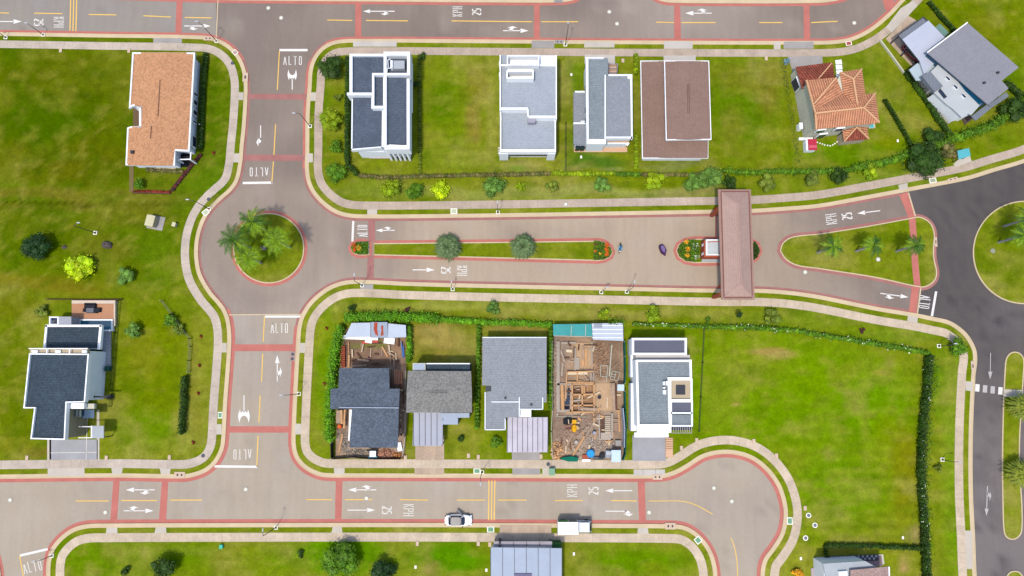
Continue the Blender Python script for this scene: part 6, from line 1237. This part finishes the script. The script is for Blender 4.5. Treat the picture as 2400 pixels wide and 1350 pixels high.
def person(label, base, ang, jacket, trousers, hat, loc_joints):
    t0 = thing('person', label, 'person', base); me = bpy.data.meshes.new('body'); J = loc_joints; names = list(J)
    vs = [tuple(Vector(local(base, ang, *J[n][0])) - Vector(base)) for n in names]; es = [(names.index(J[n][1]), names.index(n)) for n in names if J[n][1]]
    me.from_pydata(vs, es, []); me.update(); o = bpy.data.objects.new('body', me); COL.objects.link(o); o.parent = t0; me.materials.append(jacket)
    sk = o.modifiers.new('skin', 'SKIN'); 
    for i, n in enumerate(names): r = J[n][2]; me.skin_vertices[0].data[i].radius = (r, r); me.skin_vertices[0].data[i].use_root = (n == 'pelvis')
    s_ = o.modifiers.new('sub', 'SUBSURF'); s_.levels = 1; s_.render_levels = 1
    for nm, m, cen, rad in hat:
        k = MB(); k.ell(local(base, ang, *cen), rad[0], rad[1], rad[2], 12, 8); k.build(nm, m, t0, True)
    return t0
J = {'pelvis': ((-.25,0,.95), None, .15), 'chest': ((-.05,0,1.3), 'pelvis', .17), 'neck': ((.05,0,1.5), 'chest', .07), 'head': ((.1,0,1.66), 'neck', .1)}
for s, q in ((1, 'l'), (-1, 'r')):
    J['sh' + q] = ((0, .2 * s, 1.42), 'chest', .075); J['el' + q] = ((.22, .34 * s, 1.18), 'sh' + q, .055); J['wr' + q] = ((.48, .3 * s, 1.06), 'el' + q, .04); J['pa' + q] = ((.54, .3 * s, 1.05), 'wr' + q, .035)
    for i in range(4): J['f%s%d' % (q, i)] = ((.60 - .01 * abs(i - 1), .3 * s + (i - 1.5) * .022, 1.04 - .005 * i), 'pa' + q, .009)
    J['th' + q] = ((.55, .24 * s, 1.02), 'pa' + q, .01)
    J['hi' + q] = ((-.2, .1 * s, .9), 'pelvis', .1); J['kn' + q] = ((.2, .24 * s, .78), 'hi' + q, .075); J['an' + q] = ((.0, .22 * s, .38), 'kn' + q, .05); J['to' + q] = ((.14, .22 * s, .34), 'an' + q, .04)
person('person in a light blue jacket and blue helmet riding the blue motorcycle', c, A0, mat('light_blue_jacket', A(120, 190, 230), fine=.1), None, [('helmet', mat('blue_helmet', A(30, 90, 140), rough=.2, spec=.6), (.11,0,1.7), (.15,.13,.15)), ('visor', DGREY, (.2,0,1.68), (.07,.1,.06)), ('bag', mat('teal_backpack', A(40, 110, 150)), (-.2,0,1.3), (.13,.16,.2))], J)
c = P(1552, 587, .02); A1 = math.radians(-68); t = thing('motorcycle', 'motorcycle wrapped in a purple cover, standing between median and guard island', 'motorcycle', c); T = lambda a, b, z: local(c, A1, a, b, z)
for fx in (-.7, .75): k = MB(); k.tube([T(fx, .06, .3), T(fx, -.06, .3)], .3, 14); k.build('wheel', TYRE, t)
PUR = mat('purple_cover', A(84, 50, 96), fine=.12, rough=.6)
def kite(sc, z, cx=0): return [T(cx + x * sc, y * sc, z) for x, y in [(-1.0,-.28),(-1.05,0),(-1.0,.28),(-.75,.46),(-.1,.56),(.35,.58),(.55,.4),(1.12,.03),(1.15,0),(1.12,-.03),(.4,-.5),(-.1,-.5),(-.75,-.44)][::-1]]
k = MB(); loft(k, [kite(1.0, .25), kite(1.0, .6), kite(.86, .98), kite(.66, 1.12)][::1]); k.build('cover', PUR, t); k = MB(); loft(k, [kite(.62, 1.12, -.12), kite(.5, 1.2, -.14)]); k.build('seat_panel', mat('lilac_cover_top', A(130, 110, 160), fine=.1), t)
# ================================================================ BUILDING SITES
def dirt(X, Y):
    n1, n2 = fbm(X, Y, 5, 61), fbm(X, Y, 1.9, 65); x, y = to_px(X, Y)
    c = np.ones((len(X), 1)) * L3((172, 146, 126))[None, :]
    k = np.clip((n1 - .5) * 4, 0, 1) * .7; c = c + (L3((206, 174, 142)) - c) * k[:, None]; k = np.clip((.48 - n1) * 4, 0, 1) * .7; c = c + (L3((138, 114, 100)) - c) * k[:, None]
    k = np.clip((n2 - .55) * 5, 0, 1) * .5; c = c + (L3((176, 164, 150)) - c) * k[:, None]
    k = (np.hypot((x - 860) / 40, (y - 810) / 10) < 1 + .8 * (n2 - .5)) * .8; c = c + (L3((110, 150, 40)) - c) * k[:, None]
    k = ((x < 960) & (y < 860)) * .5; c = c + (L3((128, 92, 70)) - c) * k[:, None]
    k = ((x > 1330) & (y < 965)) * .45; c = c + (L3((188, 156, 122)) - c) * k[:, None]; k = ((x > 1400) & (x < 1456) & (y < 895)) * .6; c = c + (L3((126, 102, 86)) - c) * k[:, None]
    return c
M_DIRT = mat_tint('site_dirt', .28, 2.4)
for oo in (W([(786,1074),(800,800),(806,770),(950,775),(956,960),(948,1074)]), W([(1294,1077),(1296,800),(1296,765),(1461,765),(1463,1077)])): sheet('dirt_ground', oo, .14, M_DIRT, dirt, side=.12, step=.8)
H = House('unfinished_house', 'unfinished house with slate-blue stepped roof on the fenced dark-roofed site', 'house', 870, 960)
S1_ = [(795,863),(912,863),(913,911),(937,911),(935,957),(932,1049),(819,1049),(825,959),(774,959),(775,911),(793,910)]
zs = lambda x, y: 5.6 + (0 if y < 957 else -.15) - abs(y - 957) * .004
H.faces('roof', SH_SLATE, [[(x, y, zs(x, y)) for x, y in [(795,863),(912,863),(913,911),(937,911),(935,955),(774,959),(775,911),(793,910)]], [(x, y, zs(x, y + 3)) for x, y in [(825,957),(935,956),(932,1049),(819,1049)]]], .14)
H.bars('ridge_flashing', METAL2, [((795,954.5,5.75),(935,956,5.75))], .14); k = MB(); k.prism(H.inset(S1_, 5.4, .9), 4.9, .1); k.build('wall', mat('bare_block', A(150, 144, 138), fine=.15, rows='v', pitch=.4, ramp=.05), H.r)
H.p('gutter', WHT2, [(819,960),(825,960),(819,1033),(816,1033)], 3.6, 3.4)
for i in range(8): k = MB(); a = 913 + i * 4; k.bar(P(a, 866, 3.2), P(a + 1, 912, 3.0), .14); k.build('roof_joist', WOODD, H.r)
def plank(label, x0, y0, x1, y1, w_, m, z=.25, z1=None, name='timber_plank', th=.1, group='timber on the open site', cat='timber'):
    a, b = P(x0, y0, z), P(x1, y1, z if z1 is None else z1); k = MB(); k.bar(a, b, w_, th); o = k.build(name, m, loc=a); return tag(o, label, cat, group)
def flat(name, label, cat, pts, z, zb, m, group=None, ribn=0, rm=None, vert=False):
    H_ = House(name, label, cat, sum(p[0] for p in pts) / len(pts), sum(p[1] for p in pts) / len(pts), group); H_.p('roof' if zb > 1 else 'body', m, pts, z, zb)
    if zb > 1:
        for q in (0, 1, 2, 3): x, y = pts[q][0] * .94 + H_px(pts)[0] * .06, pts[q][1] * .94 + H_px(pts)[1] * .06; H_.b('post', WOOD2, x - .8, y - .8, x + .8, y + .8, zb - .02)
    for i in range(ribn):
        f = (i + .5) / ribn
        if vert: H_.bars('seam', rm or SEAM, [((pts[0][0] + (pts[1][0] - pts[0][0]) * f, pts[0][1] + 1, z + .03), (pts[0][0] + (pts[1][0] - pts[0][0]) * f, pts[2][1] - 1, z + .03))], .12, .08)
        else: H_.bars('seam', rm or SEAM, [((pts[0][0] + 1, pts[0][1] + (pts[3][1] - pts[0][1]) * f, z + .03), (pts[1][0] - 1, pts[0][1] + (pts[3][1] - pts[0][1]) * f, z + .03))], .16, .08)
    return H_
def H_px(pts): return sum(p[0] for p in pts) / len(pts), sum(p[1] for p in pts) / len(pts)
TEAL = mat('teal_tarp', A(80, 170, 168), fine=.06, broad=.14, bs=.6)
hh = flat('site_shed', 'site shed under a rumpled teal tarp on the open site', 'shed', [(1296,760),(1386,759),(1389,790),(1297,787)], 2.5, 2.35, TEAL, 'site sheds'); hh.bars('batten', M_POST, [((1340,763,2.56),(1338,786,2.56)),((1373,760,2.56),(1372,789,2.56)),((1298,787,2.56),(1388,789,2.56))], .1); hh.wall(mat('shed_board', A(190, 196, 190)), [(1296,760),(1386,759),(1389,790),(1297,787)], 2.3, .3)
hh = flat('site_shed', 'site shed with a white corrugated roof beside the teal one', 'shed', [(1387,758),(1460,757),(1461,799),(1390,796)], 2.6, 2.45, mat('white_sheet', A(206, 216, 230, .5), broad=.05), 'site sheds', 4, mat('sheet_rib', A(240, 242, 248, .6))); hh.wall(mat('shed_board', None), [(1387,758),(1460,757),(1461,799),(1390,796)], 2.4, .3); hh.b('patch', mat('grey_patch', A(170, 176, 190)), 1392, 758, 1411, 768, 2.72, 2.55)
hh = flat('site_shed', 'left white site shed roof half hidden by the bright hedge', 'shed', [(824,757),(868,756),(868,789),(808,790)], 2.5, 2.35, mat('white_sheet', None), 'site sheds'); hh.wall(mat('shed_board', None), [(824,757),(868,756),(868,789),(808,790)], 2.3, .3)
hh = flat('site_shed', 'grey sheet roof with rusty red stains between the two white site sheds', 'shed', [(869,755),(908,755),(909,792),(869,791)], 2.4, 2.25, mat('grey_sheet', A(172, 184, 200)), 'site sheds')
RUST = mat('rust_stain', A(190, 84, 60), fine=.3, fs=3)
for pts in ([(877,756),(885,756),(884,770),(886,788),(880,784),(876,772)], [(893,763),(898,763),(898,775),(899,786),(892,787),(894,775)]): hh.p('rust_patch', RUST, pts, 2.43, 2.39)
hh = flat('site_shed', 'right white site shed roof beside the narrow side yard', 'shed', [(910,758),(951,762),(952,790),(909,792)], 2.5, 2.35, mat('white_sheet', None), 'site sheds'); hh.wall(mat('shed_board', None), [(910,758),(951,762),(952,790),(909,792)], 2.3, .3)
GD = 'loose material on the dark-roofed site'
for a in [('long white panel under the left white shed', 804, 790, 886, 793, .7, WHT2, .9), ('red plastic strip lying below the white panel', 848, 803, 886, 801, .45, mat('coral_plastic', A(230, 96, 86)), .3), ('white sheet heap next to the red strip', 856, 797, 872, 800, .8, WHT2, .4), ('white board leaning by the right white shed', 900, 797, 925, 800, 1.1, WHT2, .6),
 ('orange plank lying diagonally on the weeds', 895, 812, 909, 836, .3, WOOD, .3), ('grey steel beam across the upper yard', 838, 843, 865, 846, .35, WOOD2, .6), ('brown plank in front of the slate roof', 824, 858, 860, 856, .3, WOOD2, .4), ('thin upright plank at the left fence', 817, 802, 818, 830, .12, WOOD, .5), ('blue-tipped pale board by the left fence', 818, 832, 817, 861, .3, WOOD, .5),
 ('first blue pipe at the right fence', 941, 803, 944, 838, .14, mat('blue_pvc', A(60, 130, 210)), .7), ('second blue pipe at the right fence', 945, 810, 947, 838, .14, mat('blue_pvc', None), .7), ('white sheet strip at the right fence corner', 940, 800, 944, 838, .1, METAL2, .6), ('cream beam sticking out south of the slate roof wing', 800, 961, 801, 994, .35, WOOD, 1.4), ('grey board stack left of the cream beam', 793, 962, 793, 992, .8, WOOD2, 1.2), ('long tan plank lying at the lower left fence', 803, 1017, 794, 1060, .28, WOOD, .3), ('pale plank beside the long cream beam', 808, 960, 806, 1004, .3, WOOD, 1.2),
 ('white sheet at the lower right corner of the slate roof', 934, 1037, 938, 1057, .8, WHT2, .5), ('brown board at the right side passage', 948, 925, 947, 947, .5, WOODD, 1.0)]: plank(*a[:7], z=a[7], group=GD, cat='building material', name='loose_board')
for i in range(12):
    y = 812 + i * 4.3; p = P(805, y, .2); k = MB(); k.box(p, .8, .2, .5, -.12); tag(k.build('brick_stack', BRICK, loc=p), 'row of red bricks stacked against the left fence of the dark-roofed site', 'bricks', 'rows of stacked red bricks')
def lumps(name, label, cat, x, y, rx, ry, n, m, s=(.1, .28), h=.5, kind=None, group=None):
    c = P(x, y, .14); k = MB()
    for i in range(n):
        a, q = random.uniform(0, 6.28), math.sqrt(random.random()); X, Y = c[0] + rx * q * math.cos(a), c[1] + ry * q * math.sin(a); r = random.uniform(*s)
        k.ell((X, Y, .14 + h * (1 - q) * random.random()), r, r * random.uniform(.5, 1), r * .7, 5, 4, jit=.3)
    o = k.build(name, m, loc=c, uv=False); tag(o, label, cat, group); o['kind'] = 'stuff'
ISL = lambda n, c: mat(n, c, fine=.2, fs=5, isl=.45)
lumps('rubble', 'pinkish rubble at the lower right corner of the dark-roofed site', 'rubble', 905, 1064, 1.4, .9, 160, ISL('pink_rubble', A(206, 150, 124)), h=.7); lumps('rubble', 'orange-brown rags and sacks beside the pink rubble', 'rubble', 930, 1068, 1.5, .5, 90, ISL('orange_rubble', A(190, 130, 80)), h=.6); lumps('rubble', 'grey gravel heap at the front of the dark-roofed site', 'gravel', 838, 1060, 2.2, .6, 200, ISL('grey_gravel', A(160, 152, 142)), (.05, .16), .35); lumps('rubble', 'gravel strewn beside the slate roof lower left wing', 'gravel', 808, 1040, .8, 2.2, 160, ISL('grey_gravel', None), (.05, .15), .25)
lumps('rubble', 'loose stones along the left foundation of the open site', 'rubble', 1305, 880, .35, 7.5, 260, ISL('pale_rubble', A(196, 184, 172)), (.06, .2), .3); lumps('rubble', 'broad gravel spread at the lower right of the open site', 'gravel', 1405, 1040, 2.6, 1.3, 420, ISL('pale_rubble', None), (.04, .14), .3); lumps('rubble', 'split firewood-like timber scraps at the lower left of the open site', 'timber scraps', 1306, 1056, 1.1, 1.5, 130, ISL('wood_scrap', A(226, 176, 128)), (.1, .28), .6); lumps('rubble', 'debris scattered across the middle of the open site', 'rubble', 1365, 1020, 4.5, 3.5, 420, ISL('brown_rubble', A(160, 138, 120)), (.04, .15), .15); lumps('rubble', 'crumbled earth in the upper right yard of the open site', 'earth', 1408, 845, 1.4, 3.4, 240, ISL('earth_rubble', A(176, 140, 110)), (.06, .22), .2)
def drum(name, label, x, y, r, h, m, cat='barrel', z=.15, lid=None, group=None):
    c = P(x, y, z); t = thing(name, label, cat, c, group); k = MB(); k.disc(c, r, z, z + h, 16); k.build('body', m, t); k = MB(); k.disc(c, r * .82, z + h, z + h + .03, 16); k.build('lid', lid or mat('drum_inside', A(60, 60, 66)), t)
drum('barrel', 'bright orange barrel on the left of the dark-roofed site', 798, 999, .36, .8, mat('orange_plastic', A(236, 90, 40)), lid=mat('orange_plastic2', A(240, 120, 60))); drum('barrel', 'small dark barrel right of the timber formwork', 1404, 931, .3, .7, mat('grey_plastic', A(90, 96, 106))); drum('barrel', 'blue-grey barrel standing in the mud right of the timbers', 1392, 1014, .33, .7, mat('bluegrey_plastic', A(130, 130, 150)), lid=mat('pale_water', A(180, 180, 196))); drum('barrel', 'pale round tub by the long diagonal timbers', 1350, 1036, .34, .5, mat('pale_tub', A(176, 168, 160)), lid=mat('pale_tub2', A(200, 192, 180)))
drum('barrel', 'black barrel near the south fence of the open site', 1410, 1066, .42, .8, mat('black_plastic', A(40, 44, 50))); drum('water_tank', 'round blue water tank by the south fence of the open site', 1383, 1062, .7, .9, mat('blue_tank', A(20, 140, 214), rough=.4), 'water tank', lid=mat('blue_tank2', A(60, 170, 230))); drum('bucket', 'white bucket south-west under the slate roof', 865, 838, .25, .4, mat('pink_helmet', A(226, 150, 150)), 'bucket')
mat('cream_board', A(240, 220, 186))
# foundations, formwork and timbers of the open site
H = House('concrete_foundation', 'grey concrete foundation strips and brick walls laid out on the open site', 'foundation', 1350, 870)
CF = mat('fresh_concrete', A(188, 174, 160), fine=.15, fs=4, broad=.12)
for r_ in (rect(1304,800,1312,960), rect(1346,815,1350,868), rect(1305,960,1340,966), rect(1306,898,1345,903), rect(1336,904,1341,966), rect(1383,872,1387,896), rect(1390,872,1393,900), rect(1403,970,1406,1030), rect(1432,968,1437,1031), rect(1406,1028,1437,1031), rect(1315,801,1350,806), rect(1350,838,1358,866), rect(1386,800,1389,866)): H.p('wall_strip', CF, r_, .55)
for i in range(9): H.b('step', mat('step_concrete', A(206, 188, 166), fine=.1), 1418, 975 + i * 4.6, 1431, 978.6 + i * 4.6, .5 + i * .06)
H.b('landing', CF, 1408, 1014, 1433, 1028, .6); H.b('pit_floor', mat('dark_pit', A(110, 84, 72), fine=.2), 1407, 980, 1417, 1013, .2); H.p('slab', mat('tan_slab', A(206, 172, 136), fine=.12, broad=.12), rect(1349,803,1387,862), .3); H.p('slab', mat('tan_slab', None), rect(1394,898,1446,962), .24)
H = House('formwork_frame', 'orange timber formwork frame with crossbars in the middle of the open site', 'formwork', 1366, 933)
for s in [(1341,900,1392,900),(1341,925,1392,924),(1341,950,1392,950),(1341,966,1392,966),(1341,900,1341,966),(1392,900,1392,966),(1364,903,1365,965)]: k = MB(); k.bar(P(s[0], s[1], .9), P(s[2], s[3], .9), .26, .3); k.build('beam', WOOD, H.r)
H.b('base', mat('brown_earth', A(168, 132, 100), fine=.2), 1342, 901, 1391, 965, .22)
H = House('formwork_frame', 'smaller upper formwork frame with pale boards on the open site', 'formwork', 1360, 885)
for s in [(1329,872,1392,870),(1329,896,1392,896),(1329,872,1324,940),(1353,872,1353,896)]: k = MB(); k.bar(P(s[0], s[1], .8), P(s[2], s[3], .8), .2, .25); k.build('beam', WOOD, H.r)
for i, r_ in enumerate((rect(1330,872,1352,878), rect(1354,872,1377,878))): H.p('board', mat('cream_board', None), r_, .7, .5)
for a in [('thick orange timber along the left foundation', 1317, 902, 1319, 960, .5, WOOD, .6), ('longest diagonal timber pointing at the green net', 1403, 972, 1372, 1024, .26, WOOD2, .5), ('lower diagonal timber ending at the green net', 1370, 1022, 1341, 1070, .3, WOOD, .5), ('grey plank parallel to the long diagonal timber', 1381, 999, 1353, 1024, .4, WOOD2, .35), ('short diagonal plank below the yellow mixer', 1343, 1015, 1328, 1045, .22, WOOD2, .3),
 ('pair of pale planks on the tan slab, left one', 1367, 818, 1366, 858, .42, WOOD, .5), ('pair of pale planks on the tan slab, right one', 1373, 816, 1373, 860, .36, WOOD, .5), ('short cream pallet left of the concrete post', 1327, 822, 1341, 823, .5, mat('cream_board', None), .5), ('thin diagonal batten on the upper slab', 1330, 846, 1343, 838, .12, WOOD2, .5), ('long thin pale pole in the right yard', 1434, 808, 1428, 882, .18, M_POST, .4), ('thin bent pole by the right net, upper leg', 1451, 803, 1452, 848, .09, WOOD2, .4), ('thin bent pole by the right net, lower leg', 1452, 848, 1430, 868, .1, WOOD2, .4),
 ('stacked grey boards along the right of the tan slab', 1431, 898, 1433, 930, .3, WOOD2, .7), ('long pale board stack right of the tan slab', 1437, 898, 1439, 963, .5, WOOD2, .8), ('brown board beside the long pale stack', 1443, 900, 1444, 960, .35, WOODD, .6), ('tan plank lying over the bottom of the formwork', 1360, 958, 1398, 960, .5, WOOD2, 1.2), ('post standing along the right fence pit', 1450, 965, 1452, 1012, .25, WOOD, .5), ('cream beam above the right fence pit', 1443, 963, 1452, 963, .25, WOOD, .6), ('thin string line board across the lower site', 1302, 976, 1378, 977, .07, M_POST, .4)]: plank(*a[:7], z=a[7])
for nm, lb, segs in (('rebar_frame', 'small square timber frame lying in the right yard', [(1408,857,1425,857),(1408,857,1407,881),(1407,881,1421,883),(1425,857,1421,895)]), ('ladder_frame', 'ladder-like grid frame at the lower right of the right yard', [(1435,869,1453,873),(1453,873,1448,892),(1448,892,1430,888),(1430,888,1435,869),(1444,871,1440,888),(1434,876,1442,878),(1433,882,1441,884)])):
    hh = House(nm, lb, 'frame', segs[0][0], segs[0][1])
    for s in segs: k = MB(); k.bar(P(s[0], s[1], .35), P(s[2], s[3], .35), .1); k.build('bar', M_POST, hh.r)
hh = House('concrete_mixer', 'yellow concrete mixer at the left of the lower open site', 'concrete mixer', 1346, 998); YEL = mat('mixer_yellow', A(248, 182, 30), rough=.5)
hh.b('engine_box', YEL, 1341, 984, 1351, 993, 1.2, .3); k = MB(); a, b = P(1346, 995, 1.0), P(1346, 1012, .8); k.tube([a, ((a[0]+b[0])/2, (a[1]+b[1])/2, .95), b], [.3, .52, .28], 14); k.build('drum', YEL, hh.r); k = MB(); k.tube([P(1350, 1000, .9), P(1357, 1004, .95)], [.4, .25], 12); k.build('drum_mouth', mat('tan_dust', A(226, 190, 140)), hh.r)
for x in (1342, 1350): k = MB(); k.tube([P(x, 985, .3), P(x + 1, 985, .3)], .28, 12); k.build('wheel', TYRE, hh.r)
for lb, pts, z_, m in (('black plastic sheeting left of the yellow mixer', [(1319,982),(1330,976),(1340,980),(1339,992),(1330,995),(1320,994)], .5, mat('black_plastic', None)), ('dark blue tarp in the upper bay beside the formwork', [(1323,912),(1335,910),(1336,924),(1324,925)], .4, mat('navy_tarp', A(70, 78, 96), fine=.2)), ('dark tarp in the middle bay beside the formwork', [(1323,928),(1335,927),(1335,948),(1324,949)], .4, mat('navy_tarp', None)), ('very dark tarp in the lowest bay beside the formwork', [(1323,952),(1334,952),(1333,964),(1323,964)], .4, mat('dark_navy_tarp', A(34, 36, 60))),
  ('green safety net bulging at the south fence of the open site', [(1311,1074),(1320,1070),(1340,1068),(1355,1072),(1352,1080),(1330,1080)], 1.0, mat('green_net', A(20, 120, 96), fine=.2)), ('brown sheet lying left of the yellow mixer', [(1322,997),(1338,995),(1340,1004),(1325,1005)], .3, mat('rose_board', A(160, 120, 104)))):
    cc = P(*H_px(pts), .14); k = MB(); k.prism(W(pts), z_, .15); tag(k.build('tarp', m, loc=cc), lb, 'tarp', 'sheets and tarps on the open site')
for lb, r_, z_, m in (('pale blue roof sheet of the hut in the lower right corner of the open site', rect(1433,1055,1455,1083), 2.2, mat('hut_sheet', A(206, 226, 240, .55))), ('small white hut roof on the right fence of the open site', rect(1447,901,1463,916), 2.2, mat('hut_sheet', None))):
    hh = House('site_hut', lb, 'hut', (r_[0][0] + r_[2][0]) / 2, (r_[0][1] + r_[2][1]) / 2, 'site huts'); hh.p('roof', m, r_, z_, z_ - .12); hh.wall(METAL2, r_, z_ - .1, .2)
boxy('brick_pallet', 'pallet of bricks and a white trough by the south fence of the open site', 'pallet', 1372, 1070, 1.1, .7, .5, BRICK, 0, [('trough', WHT2, .1, -.6, .15, 1.4, .4, .5)]); boxy('grey_box', 'grey equipment box left of the blue-roofed hut', 'box', 1424, 1063, .9, 1.2, .9, mat('equipment_grey', A(170, 178, 190)), -.1, [('lid', mat('equipment_lid', A(206, 212, 220)), .05, .2, 1.05, .85, .6, .06)]); boxy('generator', 'dark machinery heap beside the grey equipment box', 'machine', 1403, 1073, 2.0, .5, .5, mat('machine_grey', A(110, 110, 112), fine=.3), .05, [('cowl', DGREY, .3, 0, .6, .8, .4, .2)])
boxy('site_vehicle', 'white and black loader parked under the front edge of the slate roof', 'loader', 876, 1061, 1.1, 1.2, .9, PALE, 0, [('boom', mat('black_plastic', None), 0, .55, 1.0, 2.0, .25, .25), ('arm', mat('black_plastic', None), -.6, .1, .9, .12, 1.0, .12), ('arm', mat('black_plastic', None), .6, .1, .9, .12, 1.0, .12), ('bucket', mat('pale_blue_bucket', A(120, 190, 206)), -.1, -.7, .3, 1.6, .3, .4)])
boxy('gabion', 'pale gabion box at the right side of the lower open site', 'gabion', 1448, 1038, 1.0, 1.0, .6, CF, 0, [('cap', M_CONC2, 0, 0, .7, .9, .9, .05)])

# short boards strewn over both sites: each one is a board of its own
random.seed(21)
def strewn(n, x0, y0, x1, y1, label, group, mats, lmin=8, lmax=30, up=.55):
    for i in range(n):
        x, y, a, l = random.uniform(x0, x1), random.uniform(y0, y1), random.choice((0, 0, 1.57, 1.57, random.uniform(0, 3.1))) + random.uniform(-.12, .12), random.uniform(lmin, lmax)
        z = random.uniform(.25, up); p, q = P(x - l/2 * math.cos(a), y - l/2 * math.sin(a), z), P(x + l/2 * math.cos(a), y + l/2 * math.sin(a), z + random.uniform(-.05, .15))
        k = MB(); k.bar(p, q, random.uniform(.12, .34), .08); tag(k.build('loose_board', random.choice(mats), loc=p), label, 'timber', group)
PB = mat('pale_board', A(234, 210, 178), fine=.12)
strewn(46, 1316, 806, 1392, 968, 'short board among the foundations in the upper half of the open site', 'short boards among the foundations', [WOOD, WOOD2, PB, WOODD, CF], 8, 34, .7)
strewn(22, 1310, 975, 1400, 1060, 'short board strewn on the mud in the lower half of the open site', 'short boards on the lower mud', [WOOD, WOOD2, WOODD, PB], 6, 20)
strewn(16, 1394, 900, 1446, 1050, 'short board strewn along the right side of the open site', 'short boards on the right of the open site', [WOOD, WOOD2, PB], 6, 22)
strewn(22, 822, 800, 936, 858, 'short board lying in the yard north of the slate site roof', 'boards in the yard of the dark-roofed site', [WOOD2, WOODD, PB, WOODD], 6, 24)
strewn(16, 936, 870, 948, 1040, 'short board in the passage right of the slate site roof', 'boards in the side passage', [WOOD2, WOODD, WOODD, PB], 5, 14)
